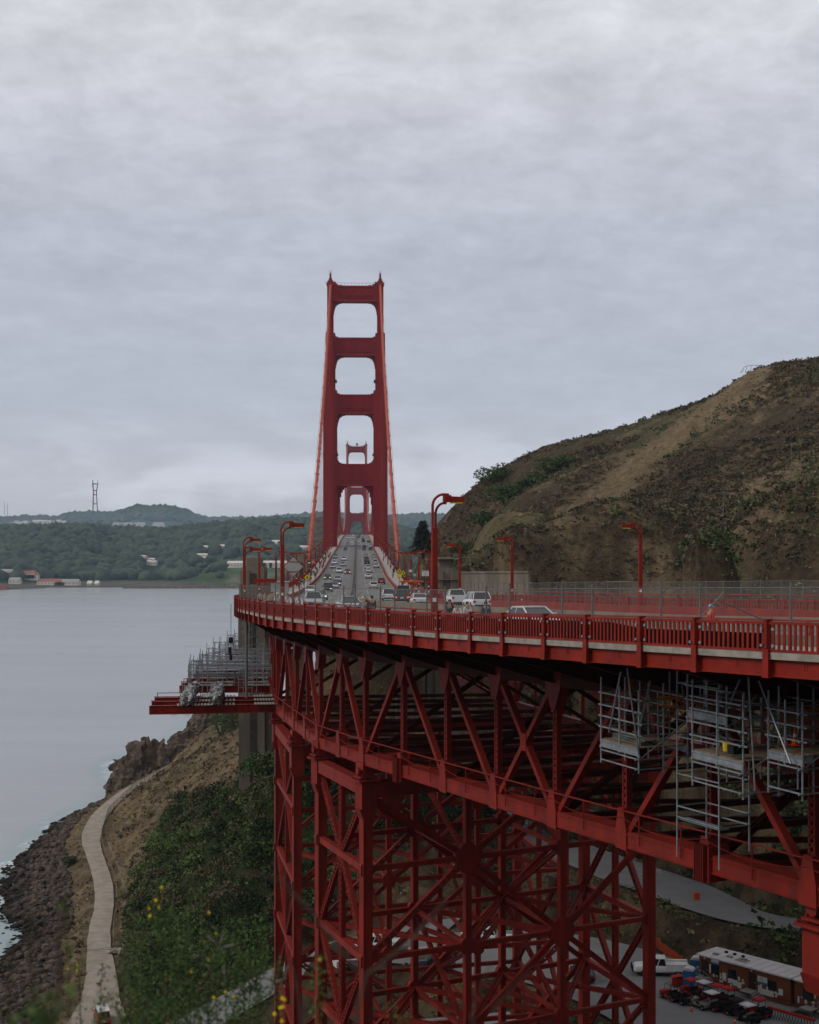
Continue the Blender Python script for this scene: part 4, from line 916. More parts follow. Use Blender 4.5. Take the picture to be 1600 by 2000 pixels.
scatter('valley_scrub', 5200, (-10, 100, 130, 262), lambda x, y: dens(x, y, .10, .34, .58, 70), MT['leaf2'], 1.1, .45, 20, 'olive brush in the valley below the viaduct')
scatter('valley_grass', 6500, (-10, 100, 130, 262), lambda x, y: _r.rand(len(x)) < .6, MT['grass'], .5, .36, 9, 'dry grass in the valley below the viaduct')
scatter('valley_brush', 2600, (40, 100, 150, 230), lambda x, y: dens(x, y, .08, .40, .60, 170), MT['leaf'], 1.6, .5, 30, 'dark brush on the bank behind the site office')
# bigger bushes on the hill
HBUSH = [(965, 958, 466, 7, 7, 'round dark bush cluster on the skyline shoulder of the hill'), (988, 985, 440, 8, 8, 'largest dark bush on the lower left shoulder of the hill'), (945, 990, 440, 6, 6, 'dark bush left of the largest one on the hill shoulder'), (1010, 992, 438, 5, 5, 'bush just right of the largest one on the hill shoulder'),
    (1075, 925, 440, 6, 6, 'uppermost of the bushes below the skyline ridge'), (1095, 940, 438, 5, 5, 'bush right of the uppermost ridge bush'), (1048, 958, 430, 5, 5, 'mid slope bush between the shoulder and the ridge bushes'), (1030, 945, 440, 4, 4, 'small mid slope bush above the shoulder'),
    (900, 1005, 440, 4, 4, 'small bush behind the tallest lamp head'), (905, 1035, 400, 5, 5, 'bush on the hill flank right of the tallest lamp post'), (1075, 1132, 232, 6.5, 6.5, 'dark spreading bush behind the fence at the foot of the hill'), (1110, 1140, 226, 3.5, 4, 'smaller bush right of the dark spreading one behind the fence')]
for (px, py, Y, r, h, lab) in HBUSH:
    q = at(px, py, Y); bush('bush', q.x, q.y, r * .9, h, MT['leaf'], int(260 * r), .6 if Y > 300 else .42, lab, 'bush')
# hedge of brush behind the west fence
scatter('fence_brush', 3200, (10, 95, 118, 235), lambda x, y: (y > 205 - .9 * x) & (y < 232 - .62 * x) & (fbm(x, y, 3, .12) > .42), MT['leaf2'], 1.5, .4, 34, 'grey green brush along the fence behind the road')
MT['dark'] = leafmat('shade_tree_leaves', (.030, .042, .016), (.007, .011, .004), .4)
p = ptarr(8500, -14, 120, 158, 262); zz_ = decklimit(p[:, 0], p[:, 1], height(p[:, 0], p[:, 1])); k_ = (zz_ > np.where(p[:, 1] > 186, 35.0, 37.5)) & (zz_ < 64.5) & clearp(p[:, 0], p[:, 1], 4) & (p[:, 0] > -6) & ((zz_ < 58) | (p[:, 0] > 22)); p = p[k_]
thicket('shade_wood', [(a[0], a[1], 2.2 + 2.2 * _r.rand(), 2.6 + 3.2 * _r.rand()) for a in p], None, .62, 14, 'dark trees on the steep bank behind the viaduct, with added ones under the deck', [np.array((.028, .040, .015)), np.array((.018, .026, .010)), np.array((.045, .055, .022))])  # bank trees, with extra ones added under the deck to darken the background
# conifer on the shoulder
def conifer(x, y, zb, h, r, label):
    e = empty('conifer_tree', (x, y, zb), label, 'tree'); cs = []
    t = MB(); t.tube([V(x, y, zb - 1), V(x, y, zb + h)], .35, 7, .06); t.build('trunk', MT['bark'], e)
    nl = 26
    for i in range(nl):
        f = i / nl; zz = h * (.12 + .88 * f); rr = r * (1 - f) ** .75 * (.75 + .5 * _r.rand()); nb = 7
        for b_ in range(nb):
            a = _r.rand() * 6.28; ln = rr * (.6 + .5 * _r.rand()); n = 26; tt = _r.rand(n); c = np.stack([np.cos(a) * ln * tt, np.sin(a) * ln * tt, zz + .12 * ln * tt - .25 * ln * tt ** 2 + 0 * tt], 1) + _r.normal(size=(n, 3)) * np.array([.35, .35, .16]); cs.append(c)
    v, f = leaves(np.concatenate(cs), .62); quick('crown', v, f, MT['pine'], parent=e)
q = at(826, 1078, 380); conifer(q.x, q.y, q.z - 1, 9.4, 4.0, 'dark conifer standing on the rocky shoulder between bridge and hill')
q = at(818, 1085, 372); bush('bush', q.x, q.y, 4.2, 4.5, MT['pine'], 1500, .55, 'dark bush at the foot of the conifer')
q = at(846, 1072, 385); bush('bush', q.x, q.y, 3.6, 5, MT['pine'], 1200, .55, 'dark bush between the conifer and the tall lamp post')
# ---- rocks
def rock(name, c, rad, m, seed, sub=4, amp=.35, label=None, cat='rock', group=None, flat=1.0):
    bm = bmesh.new(); bmesh.ops.create_icosphere(bm, subdivisions=sub, radius=1)
    for v in bm.verts:
        p = v.co.normalized(); n = noise.fractal(p * 1.6 + V(seed, 0, 0), 1.0, 2.0, 5); k = noise.cell(p * 2.3 + V(0, seed, 0)); f = 1 + amp * n + .12 * (k - .5)
        v.co = V(p.x * rad[0] * f, p.y * rad[1] * f, max(p.z, -.4) * rad[2] * f)
    me = bpy.data.meshes.new(name); bm.to_mesh(me); bm.free(); me.materials.append(m); o = bpy.data.objects.new(name, me); link(o); o.location = c; return tag(o, label, cat, group)
rock('shore_rock', at(287, 1522, 436) + V(0, 0, -1), (11, 8, 14), MT['rock'], 3.1, 5, .20, 'huge brown rock rising from the water beside the end of the path')
rock('shore_rock', at(247, 1528, 432) + V(0, 0, -2), (6.5, 5, 8.5), MT['rock'], 8.4, 5, .22, 'lower shoulder of rock on the seaward side of the huge brown rock')
rock('shore_rock', at(372, 1470, 478) + V(0, 0, -1), (9, 7, 9), MT['rock'], 5.7, 5, .25, 'dark rock outcrop above the path, between the huge rock and the trees')
rock('shore_rock', at(405, 1440, 500) + V(0, 0, 1), (9, 7, 9), MT['rock'], 1.7, 5, .25, 'rock ridge running up to the dark tree by the pylon')
for i, (px, py, w_) in enumerate([(352, 1388, 2.2), (366, 1392, 3), (385, 1391, 2.5), (402, 1395, 3.5), (340, 1393, 1.6)]):
    rock('skerry', at(px, py, CZ * F / (py - 1060)) + V(0, 0, -.3), (w_, w_, 1.4), MT['rock'], i * 3.3, 3, .4, 'low dark skerry in the water under the red beams', 'rock', 'skerries off the point')
def boulders(name, N_, box, zr, rs, label, m=None):
    p = ptarr(N_, *box); x, y = p[:, 0], p[:, 1]; z = height(x, y); k = (z > zr[0]) & (z < zr[1]) & clearp(x, y, 3.2 + 3 * fbm(x, y, 2, .08)); x, y, z = x[k], y[k], z[k]
    bm = bmesh.new(); bmesh.ops.create_icosphere(bm, subdivisions=1, radius=1); bv = np.array([v.co[:] for v in bm.verts]); bf = np.array([[v.index for v in f.verts] for f in bm.faces]); bm.free()
    n = len(x); s = rs[0] + (rs[1] - rs[0]) * _r.rand(n) ** 3; sc = s[:, None] * (.55 + .7 * _r.rand(n, 3)); sc[:, 2] *= .7; a = _r.rand(n) * 6.28
    v = bv[None] * (1 + .35 * (_r.rand(n, len(bv), 1) - .5)) * sc[:, None]; ca, sa = np.cos(a)[:, None], np.sin(a)[:, None]; vx = v[..., 0] * ca - v[..., 1] * sa; vy = v[..., 0] * sa + v[..., 1] * ca
    v = np.stack([vx + x[:, None], vy + y[:, None], v[..., 2] + z[:, None] + .1 * s[:, None]], -1); f = bf[None] + (np.arange(n) * len(bv))[:, None, None]
    o = quick(name, v.reshape(-1, 3), f.reshape(-1, 3), m or MT['boulder']); return tag(o, label, kind='stuff')
boulders('shore_boulders', 52000, (-112, -46, 190, 470), (-.9, 3.5), (.18, 1.25), 'grey and brown boulders along the water edge')
boulders('surf_boulders', 900, (-112, -70, 225, 440), (-2.2, -.6), (.5, 1.2), 'wet black boulders in the shallows')
# ---- woods of the far shore
def farwoods(name, N_, keep, f, m, s, label, xr, yr):
    p = ptarr(N_, *xr, *yr); x, y = p[:, 0], p[:, 1]; z = f(x, y); k = keep(x, y, z)
    for (cx, cy, cr) in CLR: k &= ~((np.abs(x / y - cx / cy) * cy < cr) & (y < cy + 12) & (y > cy - 130))
    x, y, z = x[k], y[k], z[k]
    bm = bmesh.new(); bmesh.ops.create_icosphere(bm, subdivisions=1, radius=1); bv = np.array([v.co[:] for v in bm.verts]); bf = np.array([[v.index for v in q.verts] for q in bm.faces]); bm.free()
    n = len(x); sc = s * (.5 + .9 * _r.rand(n))[:, None] * np.array([1, 1, .85]); v = bv[None] * (1 + .6 * (_r.rand(n, len(bv), 1) - .5)) * sc[:, None] + np.stack([x, y, z + s * .35], 1)[:, None]
    fc = bf[None] + (np.arange(n) * len(bv))[:, None, None]; return tag(quick(name, v.reshape(-1, 3), fc.reshape(-1, 3), m), label, kind='stuff')
CLR = [(-525, 2850, 24)] + [((px - 800) * Y / F, Y, 9) for px, Y in ((279, 2900), (397, 2900), (430, 2900), (372, 2850), (340, 2800), (222, 2850), (540, 2950), (595, 2950), (470, 2850), (46, 2570), (22, 2570), (62, 2570), (8, 2570), (625, 2650), (610, 2650), (590, 2650), (545, 2650), (500, 2650), (460, 2650), (520, 2650))]
MT['farleaf'] = leafmat('far_tree_crowns', (.060, .080, .045), (.012, .026, .020), .025)
farwoods('far_woods', 13000, lambda x, y, z: (z > 9) & ((z > 55 + 20 * (fbm(x, y, 3, .01) - .5)) | (x < -430) | (_r.rand(len(x)) < .10)), near_f, MT['farleaf'], 13, 'woods covering the far shore', (-1500, 400), (2470, 3400))
farwoods('distant_woods', 5000, lambda x, y, z: z > 60, far_f, MT['farleaf'], 26, 'woods on the distant peak', (-3300, 900), (8100, 9100))
# ---- buildings of the far shore
MT['fwall'] = mat('far_wall', (.62, .57, .50), .8, .15, .05); MT['froof'] = mat('far_roof', (.30, .12, .085), .8, .25, .05); MT['fgrey'] = mat('far_grey_roof', (.33, .32, .31), .8, .2, .05); MT['fwin'] = mat('far_window', (.06, .065, .07), .4, .2, .1)
def house(px, py, Y, w, d, h, roof, label, group, zf=None, rz=0.0, cat='house', name='far_house'):
    p = at(px, py, Y); z = zf(p.x, p.y) if zf else p.z; z = float(z); e = empty(name, (p.x, p.y, z - .5), label, cat, group)
    m = MB(); m.box((p.x, p.y, z + h / 2), (w, d, h + 1), rz=rz); b = m.build('wall', MT['fwall'], e)
    m = MB(); ca, sa = math.cos(rz), math.sin(rz); rr = lambda x, y, zz: V(p.x + x * ca - y * sa, p.y + x * sa + y * ca, z + zz); hw, hd = w / 2 + .5, d / 2 + .5
    A = [rr(-hw, -hd, h + .5), rr(hw, -hd, h + .5), rr(hw, hd, h + .5), rr(-hw, hd, h + .5), rr(-hw * .92, 0, h + d * .33), rr(hw * .92, 0, h + d * .33)]
    m.add(A, [(0, 1, 5, 4), (2, 3, 4, 5), (0, 4, 3), (1, 2, 5), (0, 3, 2, 1)]); m.build('roof', roof, e)
    m = MB(); n = max(2, int(w / 6))
    for k in range(n): m.box(rr(-w / 2 + w * (k + .5) / n, -d / 2 - .06, h * .5), (1.6, .12, h * .3), rz=rz)
    m.build('window_row', MT['fwin'], e)
nf = lambda x, y: float(near_f(np.array([x]), np.array([y]))[0]); ff = lambda x, y: float(far_f(np.array([x]), np.array([y]))[0])
for i in range(13): house(262 + i * 3.4 + rnd.random(), 1101 + rnd.random() * 2, 2840 + rnd.random() * 60, 13, 10, 7, MT['fwall'] if i % 3 else MT['froof'], 'pale gabled house in a row on the far wooded slope', 'row of pale houses on the far slope', nf)
for i, (px, py) in enumerate([(279, 1084), (395, 1077), (399, 1083), (430, 1085), (372, 1090), (340, 1098), (398, 1098), (375, 1089), (222, 1094), (540, 1064), (548, 1067), (595, 1072), (585, 1066), (470, 1080)]):
    house(px, py + 3, 2800 + rnd.random() * 200, 14 + 10 * rnd.random(), 11, 9, MT['fwall'], 'pale house half hidden by the far woods', 'pale houses scattered in the far woods', nf)
for i, (px, w_, hh, rf) in enumerate([(46, 46, 9, 'froof'), (22, 30, 8, 'froof'), (62, 26, 9, 'froof'), (8, 34, 10, 'fgrey'), (98, 44, 6, 'froof'), (134, 40, 6, 'fgrey'), (118, 18, 5, 'fwall'), (30, 20, 6, 'fgrey'), (176, 8, 3, 'fwall'), (190, 7, 3, 'fwall')]):
    lab = ['long red roofed barracks at the far left of the far shore', 'red roofed hall beside the long barracks on the far shore', 'smaller red roofed hall right of the long barracks', 'grey roofed hall at the left edge of the picture on the far shore', 'long low waterfront shed with a red roof on the far shore', 'long low waterfront shed with a grey roof on the far shore', 'small pale hut between the two waterfront sheds', 'small grey roofed hall by the far pier', 'white hut along the far sea wall', 'rightmost white hut along the far sea wall'][i]
    house(px, 1140 - (6 if i in (0, 1, 2, 3) else 0), 2500 + (60 if i < 4 else 0), w_, 16, hh, MT[rf], lab, None, nf)
for i, (px, py, w_) in enumerate([(625, 1088, 60), (612, 1095, 40), (590, 1092, 30), (545, 1105, 36), (500, 1108, 40), (460, 1112, 30), (520, 1100, 24)]):
    house(px, py, 2640, w_, 14, 8, MT['froof'] if i < 2 else MT['fwall'], ['long red roofed building behind the left bridge cable', 'red roofed building left of the long one behind the cable', 'pale building left of the red roofed pair', 'pale long building behind the second left lamp post', 'pale building behind the left pylon', 'pale building left of the left pylon', 'small pale building above the left pylon'][i], None, nf)
for i, (px, w_) in enumerate([(232, 60), (250, 90), (272, 70), (310, 60)]):
    house(px, 1035, 7600, w_, 40, 28, MT['fgrey'], 'pale blocky campus building at the foot of the distant peak', 'campus buildings below the distant peak', None, name='far_building', cat='building')
for i in range(42): house(22 + i * 2.5 + rnd.random() * 2, 1024 + rnd.random() * 9, 8000 + rnd.random() * 300, 26, 20, 20, MT['fwall'] if i % 4 else MT['fgrey'], 'tiny pale house on the distant hillside', 'tiny houses on the distant hillside at left')
# breakwater and pier
m = MB(); pr = []
for px in range(-200, 861, 20): pr.append(px)
for a, b_ in zip(pr[:-1], pr[1:]):
    if a < 230: continue
    p0, p1 = at(a, 1141, 2418), at(b_, 1141, 2418); m.bar(V(p0.x, p0.y, 2), V(p1.x, p1.y, 2), 6, 6)
tag(m.build('sea_wall', MT['concrete']), 'low dark sea wall along the far waterline', 'wall')
e = empty('far_pier', tuple(at(20, 1152, 2340)), 'long grey pier on piles at the far left shore', 'pier'); m = MB(); m.bar(at(-60, 1151, 2340), at(85, 1147, 2400), 8, 1.4); m.build('pier_deck', MT['concrete'], e); m = MB()
for k in range(22): p0 = at(-60, 1151, 2340).lerp(at(85, 1147, 2400), k / 21); m.bar(p0, V(p0.x, p0.y, -2), 1, 1)
m.build('piles', MT['concrete'], e); p0 = at(4, 1150, 2345); m = MB(); m.box(p0 + V(0, 0, 3), (16, 8, 7)); m.build('pier_shed', MT['froof'], e)
# elevated road at far left
e = empty('far_overpass', tuple(at(20, 1130, 2560)), 'pale elevated road crossing the woods at the far left', 'bridge'); m = MB(); m.bar(at(-80, 1117, 2560), at(46, 1108, 2620), 12, 3); m.build('overpass_deck', MT['concrete'], e); m = MB()
for k in range(6): p0 = at(-80, 1117, 2560).lerp(at(46, 1108, 2620), k / 5); m.bar(p0, V(p0.x, p0.y, 2), 3, 3)
m.build('overpass_pier', MT['concrete'], e)
# ---- radio mast on the distant ridge
YT = 9000.0; b0 = at(184.5, 1012, YT); e = empty('radio_tower', (b0.x, b0.y, b0.z), 'three legged lattice radio tower on the distant ridge at left', 'tower'); MT['mast'] = mat('mast_paint', (.22, .10, .09), .7, .2, .01)
u_ = YT / F; legs = []
prof_ = [(1012, 7.2), (1003, 6.6), (984, 5.2), (966, 4.2), (958, 4.5), (945, 6.6)]
m = MB(); P3 = []
for py, w_ in prof_:
    z = CZ - (py - 1060) * u_; P3.append([V(b0.x + w_ * u_ * math.cos(a) * .95, b0.y + w_ * u_ * math.sin(a), z) for a in (R(10), R(130), R(250))])
for k in range(3): m.tube([r_[k] for r_ in P3], 3.2, 5)
for r_ in P3[1:]:
    for k in range(3): m.bar(r_[k], r_[(k + 1) % 3], 4.5, 5.5)
m.build('mast_frame', MT['mast'], e); m = MB()
for k in range(3): q = P3[-1][k]; m.tube([q, q + V(0, 0, 26)], 1.6, 4)
m.build('antenna', MT['mast'], e)
for px, py in ((8.5, 983), (14.5, 984)):
    p0 = at(px, 1018, 9000); m = MB(); m.tube([p0, V(p0.x, p0.y, CZ - (py - 1060) * u_)], 1.5, 4); m.box(p0, (6, 6, 8)); tag(m.build('radio_mast', MT['mast']), 'thin radio mast on the ridge at the far left, ' + ('left of the pair' if px < 10 else 'right of the pair'), 'mast')
MT['stencil'] = mat('stencil_orange', (.50, .06, .015), .7, .4, 3)
# ------------------------------------------------------------------ outrigger platforms on the seaward side
def truss_pt(S, dz, off=0):
    for i in range(len(NB) - 1):
        if NB[i][2] <= S <= NB[i + 1][2]:
            f = (S - NB[i][2]) / (NB[i + 1][2] - NB[i][2]); return node(i, dz, off).lerp(node(i + 1, dz, off), f)
    return P(S, 2.4 + off, dz)
def outrigger(S, reach, label, planks=(), up=0.0, writing=False):
    a = truss_pt(S, ZB + .15 + up, .5); d = (P(S, 0) - P(S, 1)).normalized(); d.z = 0; b_ = a + d * reach; e = empty('outrigger_beam', tuple(b_), label, 'beam', 'red beams jutting out over the water'); T = V(-d.y, d.x, 0)
    m = MB(); m.bar(a, b_, .08, .8); m.bar(a + V(0, 0, .42), b_ + V(0, 0, .42), .45, .07); m.bar(a - V(0, 0, .42), b_ - V(0, 0, .42), .45, .07)
    for k in range(int(reach / 1.4)): q = b_.lerp(a, (k + .2) * 1.4 / reach); m.bar(q - V(0, 0, .4), q + V(0, 0, .4), .42, .06, d)
    m.build('beam', MT['steel_b'], e)
    for f0, f1 in planks:
        m = MB(); p0, p1 = b_.lerp(a, f0), b_.lerp(a, f1); n = int((p1 - p0).length / .3)
        for k in range(n): q = p0.lerp(p1, (k + .5) / n); m.bar(q + V(0, 0, .5) - T * .9, q + V(0, 0, .5) + T * .9, .22, .07)
        m.build('deck_boards', MT['slab'], e)
    m = MB(); m.tube([b_ + V(0, 0, .95) + d * -.2, a.lerp(b_, .62) + V(0, 0, .95)], .04, 5)
    for f in (.98, .8, .64): q = a.lerp(b_, f); m.tube([q + V(0, 0, .4), q + V(0, 0, 1.0)], .04, 4)
    m.build('guard_rail', MT['steel'], e)
    if writing:
        nrm = T if T.y < 0 else -T; text('C NAVCSDE' if writing == 2 else 'NAVCSDE', .62, MT['stencil'], e, (b_ - d * 2.6 + nrm * .06 + V(0, 0, -.02)) - b_, (R(90), 0, math.atan2(-d.y, -d.x)))
    return a, b_
words = ['nearest', 'second', 'third', 'fourth', 'fifth', 'sixth', 'seventh', 'eighth', 'ninth', 'tenth', 'eleventh', 'twelfth', 'thirteenth']
OS = [48, 43, 38, 21, 16, 8, -1, -11, -22, -34, -48, -62, -78]
for i, S in enumerate(OS):
    rch = 13.9 if i < 3 else 12.0 - (i - 3) * .12
    outrigger(S, rch, '%s red beam jutting out over the water%s' % (words[i], ', lowest of the three at front' if i == 0 else ', with worn boards on top' if i < 3 else ', counted from the viewer'), ((.20, .255), (.33, .45), (.56, .64), (.78, .98)) if i < 3 else ((.12, .55), (.7, .95)), 0, 2 - i if i < 2 else 0)
# wrapped bundles
MT['wrap'] = mat('plastic_wrap', (.46, .45, .44), .45, .7, 1.6, .10, col2=(.035, .035, .035), detail=8)
def crumple(q, rad, seed, parent):
    bm = bmesh.new(); bmesh.ops.create_cube(bm, size=2); bmesh.ops.subdivide_edges(bm, edges=bm.edges, cuts=7, use_grid_fill=True)
    for v in bm.verts: n = noise.noise_vector(v.co * 2.1 + V(seed, 0, 0)); v.co = V((v.co.x + n.x * .35) * rad[0], (v.co.y + n.y * .35) * rad[1], (v.co.z * (1 - .25 * abs(v.co.x)) + n.z * .55) * rad[2])
    me = bpy.data.meshes.new('wrapped_sheet'); bm.to_mesh(me); bm.free(); me.materials.append(MT['wrap']); o = bpy.data.objects.new('wrapped_sheet', me); link(o, parent); o.location = q
def bundle(f, label):
    d = (P(44, 0) - P(44, 1)).normalized(); d.z = 0; pts = [truss_pt(S, ZB + .15, .5) + d * (13.9 * (1 - f)) for S in (47.5, 42.5, 37.5, 32.5)]; e = empty('wrapped_bundle', tuple(pts[0]), label, 'bundle')
    for k, q in enumerate(pts): crumple(q + V(0, 0, 1.05) - pts[0], (.52, 1.7, .55), k * 3.7 + f * 9, e)
    for q in pts[:3]:
        m = MB()
        for s_ in (-.6, .6): m.tube([q + d * s_ + V(0, -.9, .4), q + d * s_ + V(0, -.9, 2.1)], .05, 5)
        m.tube([q + d * -.6 + V(0, -.9, .6), q + d * .6 + V(0, -.9, .6)], .04, 5); m.build('tie_frame', MT['galv'], e)
bundle(.285, 'crumpled grey plastic bundles on the front beams, nearer the water end'); bundle(.50, 'crumpled grey plastic bundles on the front beams, nearer the bridge')
# scaffold helper
def scaf_tower(m, q, ax, ay, w, l, h, lifts, ext=.9, jit=0):
    for i in (0, 1):
        for j in (0, 1): p = q + ax * w * i + ay * l * j; m.tube([p - V(0, 0, .3), p + V(0, 0, h + ext * ((i + j) % 2))], .045, 5)
    for k in range(lifts + 1):
        z = V(0, 0, h * k / lifts); c = [q + z, q + ax * w + z, q + ax * w + ay * l + z, q + ay * l + z]
        for u in range(4): m.tube([c[u], c[(u + 1) % 4]], .035, 4)
def scaf(name, label, fn, group=None):
    e = None; m = MB(); fn(m); o = m.build(name, MT['galv']); return tag(o, label, 'scaffold', group)
for i, S in enumerate(OS[3:]):
    nS = OS[4 + i] if 4 + i < len(OS) else S - 14
    a = truss_pt(S, ZB + .6, .5); d = (P(S, 0) - P(S, 1)).normalized(); d.z = 0; a2 = truss_pt(nS, ZB + .6, .5); al = (a2 - a); ln = al.length; al.normalize()
    def fn(m):
        rr = random.Random(i)
        for k in (range(5) if i % 3 == 0 else (0, 2, 4) if i % 3 == 1 else (1, 3, 4)):
            f = .6 + k * 2.3; q = a + d * f; hh = (3.2, 2.0, 1.5, 1.2, 2.1)[k] + (0 if i < 4 else .5)
            scaf_tower(m, q, d, al, 1.0, min(2.4, ln), hh + rr.random() * .8, 2, .9)
        for z in (1.1, 2.2):
            m.tube([a + d * .4 + V(0, 0, z), a + d * (11.4 - z * .35) + V(0, 0, z)], .04, 4); m.tube([a + d * .4 + al * 2.2 + V(0, 0, z), a + d * 11 + al * 2.2 + V(0, 0, z)], .04, 4)
        for k in range(3): f = 1 + k * 3.4; m.tube([a + d * f, a + d * (f + 1.7) + V(0, 0, 3.0)], .03, 4)
        m.bar(a + d * 4 + V(0, 0, 1.9), a + d * 11 + V(0, 0, 1.9), 1.0, .06)
        m.tube([a + d * 10.9 - V(0, 0, .6), a + d * 10.9 + V(0, 0, 2.6)], .045, 5); m.tube([a + d * 9.9, a + d * 9.9 + V(0, 0, 2.9)], .045, 5)
    scaf('scaffold', '%s bay of silver scaffold standing on the red beams over the water' % words[i], fn, 'scaffold bays on the red beams')
def hoistfn(m):
    for (S, o) in ((28, -3.0), (30, -4.2)):
        for k in range(2): a = truss_pt(S - k * 3, ZB, -o); 
    a = truss_pt(30, ZB + .4, -2.6); d = (P(30, 0) - P(30, 1)).normalized(); scaf_tower(m, a - V(0, 0, .4), d, V(.1, 1, 0).normalized(), 1.6, 2.6, 8.8, 9, .4); scaf_tower(m, a + d * 4.0 - V(0, 0, .2), d, V(.1, 1, 0).normalized(), 1.8, 2.4, 4.6, 4, .6)
scaf('scaffold', 'tall silver scaffold tower with bundled tubes between the two groups of red beams', hoistfn)
# hanging cable with block at far left of the deck
m = MB(); q = P(33, -.6, .3); m.tube([q, q - V(0, 0, 6.2)], .03, 4); m.box(q - V(0, 0, 4.2), (.45, .3, .7)); m.box(q - V(.1, 0, 5.4), (.35, .3, .8)); m.box(q - V(0, 0, 6.2), (.3, .3, .6)); tag(m.build('hoist_block', MT['black']), 'black hoist blocks hanging on a rope below the left end of the railing', 'hoist')
m = MB(); q = P(44, 1.2, -.7); m.tube([q, q - V(0, 0, 9.0)], .13, 6); m.tube([q + V(.0, 0, -1), q + V(0, 0, -2)], .2, 6); tag(m.build('drain_pipe', MT['galvd']), 'grey pipe hanging from the left end of the deck', 'pipe')
# ------------------------------------------------------------------ scaffold hung under the deck, right
def hang_point(px, py, Y): return at(px, py, Y)
def scaffold_platform(label, corner, alen, wlen, floor_rails, lo, Sdir, beams=True):
    """corner: near outer corner of the floor; a = along the road away from viewer, w = inward"""
    t = edge(Sdir)[2]; al = V(-math.sin(t), math.cos(t), .02).normalized(); w = V(math.cos(t), math.sin(t), 0); e = empty('hanging_scaffold', tuple(corner - V(0, 0, 1)), label, 'scaffold'); m = MB()
    stds = [(0, 0), (alen, 0), (0, wlen), (alen, wlen), (0, wlen * .5), (alen, wlen * .5), (alen * .5, 0)]
    for i, (a, b_) in enumerate(stds): q = corner + al * a + w * b_; m.tube([q - V(0, 0, lo * (1 if i != 6 else .3)), q + V(0, 0, floor_rails[-1] + .45 + .25 * (i % 3))], .042, 6); [m.tube([q + V(0, 0, z - .05), q + V(0, 0, z + .05)], .075, 6) for z in list(floor_rails) + [-.35]]
    for z in floor_rails:
        m.tube([corner - al * .25 + V(0, 0, z), corner + al * (alen + .2) + V(0, 0, z)], .036, 5); m.tube([corner - w * .2 + V(0, 0, z), corner + w * (wlen + .4) + V(0, 0, z)], .036, 5)
        m.tube([corner + al * alen + V(0, 0, z), corner + al * alen + w * (wlen + .4) + V(0, 0, z)], .036, 5); m.tube([corner + w * wlen + V(0, 0, z), corner + w * wlen + al * alen + V(0, 0, z)], .036, 5)
    for z in (-.5, -lo * .85):
        m.tube([corner - w * .2 + V(0, 0, z), corner + w * (wlen + .3) + V(0, 0, z)], .036, 5); m.tube([corner + V(0, 0, z), corner + al * alen + V(0, 0, z)], .036, 5)
    m.tube([corner - V(0, 0, .5), corner + w * wlen + V(0, 0, floor_rails[1])], .036, 5)
    m.build('tube_frame', MT['galv'], e)
    m = MB(); m.bar(corner + V(0, 0, -.05), corner + al * alen + V(0, 0, -.05), .14, .05); m.bar(corner + V(0, 0, -.32), corner + al * alen + V(0, 0, -.32), .14, .05); m.bar(corner + V(0, 0, -.18), corner + al * alen + V(0, 0, -.18), .03, .26)
    m.bar(corner + w * wlen + V(0, 0, -.18), corner + w * wlen + al * alen + V(0, 0, -.18), .12, .3); m.build('floor_beam', MT['galv'], e)
    m = MB(); n = int(wlen / .26)
    for k in range(n): q = corner + w * (.15 + k * .26); m.bar(q + al * .05, q + al * (alen - .05), .22, .05)
    m.build('plank_floor', MT['wood'], e)
    return e, al, w
c = at(1248, 1462, 61); e, al, w = scaffold_platform('left hanging scaffold platform below the road deck, stacked with grey steel planks', c, 3.0, 2.6, (.55, 1.05, 1.55, 2.1), 1.1, 139)
m = MB()
for k in range(9): m.bar(c + w * (.4 + .22 * (k % 5)) + al * .3 + V(0, 0, .08 + .08 * (k // 3)), c + w * (.5 + .2 * (k % 4)) + al * 2.7 + V(0, 0, .08 + .08 * (k // 3)), .2, .06)
tag(m.build('plank_stack', MT['galvd']), 'stack of grey steel planks on the left hanging scaffold', 'planks')
c = at(1452, 1488, 55); e2, al2, w2_ = scaffold_platform('middle hanging scaffold platform with a brown wooden floor and a yellow bucket', c, 3.2, 3.6, (.6, 1.15, 1.7, 2.2), 1.5, 145)
scaffold_platform('narrow upper scaffold cage above the middle hanging platform', at(1420, 1400, 57) , 2.6, 1.8, (.4, 1.0, 1.6, 2.1), .6, 144)
cB = c
c = at(1568, 1478, 53); scaffold_platform('right hanging scaffold platform at the edge of the picture', c, 1.9, 3.0, (.55, 1.1, 1.6), 1.7, 148)
def cone(p, label): 
    e = empty('traffic_cone', tuple(p), label, 'traffic cone'); m = MB(); m.box(p + V(0, 0, .02), (.36, .36, .04)); m.lathe(p, [(.14, .04), (.085, .34)], 10); m.lathe(p, [(.066, .46), (.03, .70)], 10); m.build('cone_body', MT['cone'], e)
    m = MB(); m.lathe(p, [(.0855, .34), (.0665, .46)], 10); m.build('white_band', MT['white'], e)
cone(at(1535, 1455, 55.5), 'left of two orange cones on the right hanging scaffold'); cone(at(1553, 1456, 55), 'right of two orange cones on the right hanging scaffold')
p = at(1419, 1467, 56); m = MB(); m.lathe(p, [(.13, 0), (.155, .34), (.165, .35)], 12); o = m.build('bucket', mat('yellow_plastic', (.55, .40, .02), .4, .1, 3)); tag(o, 'yellow bucket standing on the middle hanging scaffold', 'bucket')
p = at(1442, 1472, 55.5); m = MB(); m.box(p + V(0, 0, .16), (.75, .4, .32), rz=.4); m.box(p + V(.1, 0, .36), (.4, .3, .1), rz=.4); tag(m.build('tool_case', MT['black']), 'black tool case beside the yellow bucket', 'case')
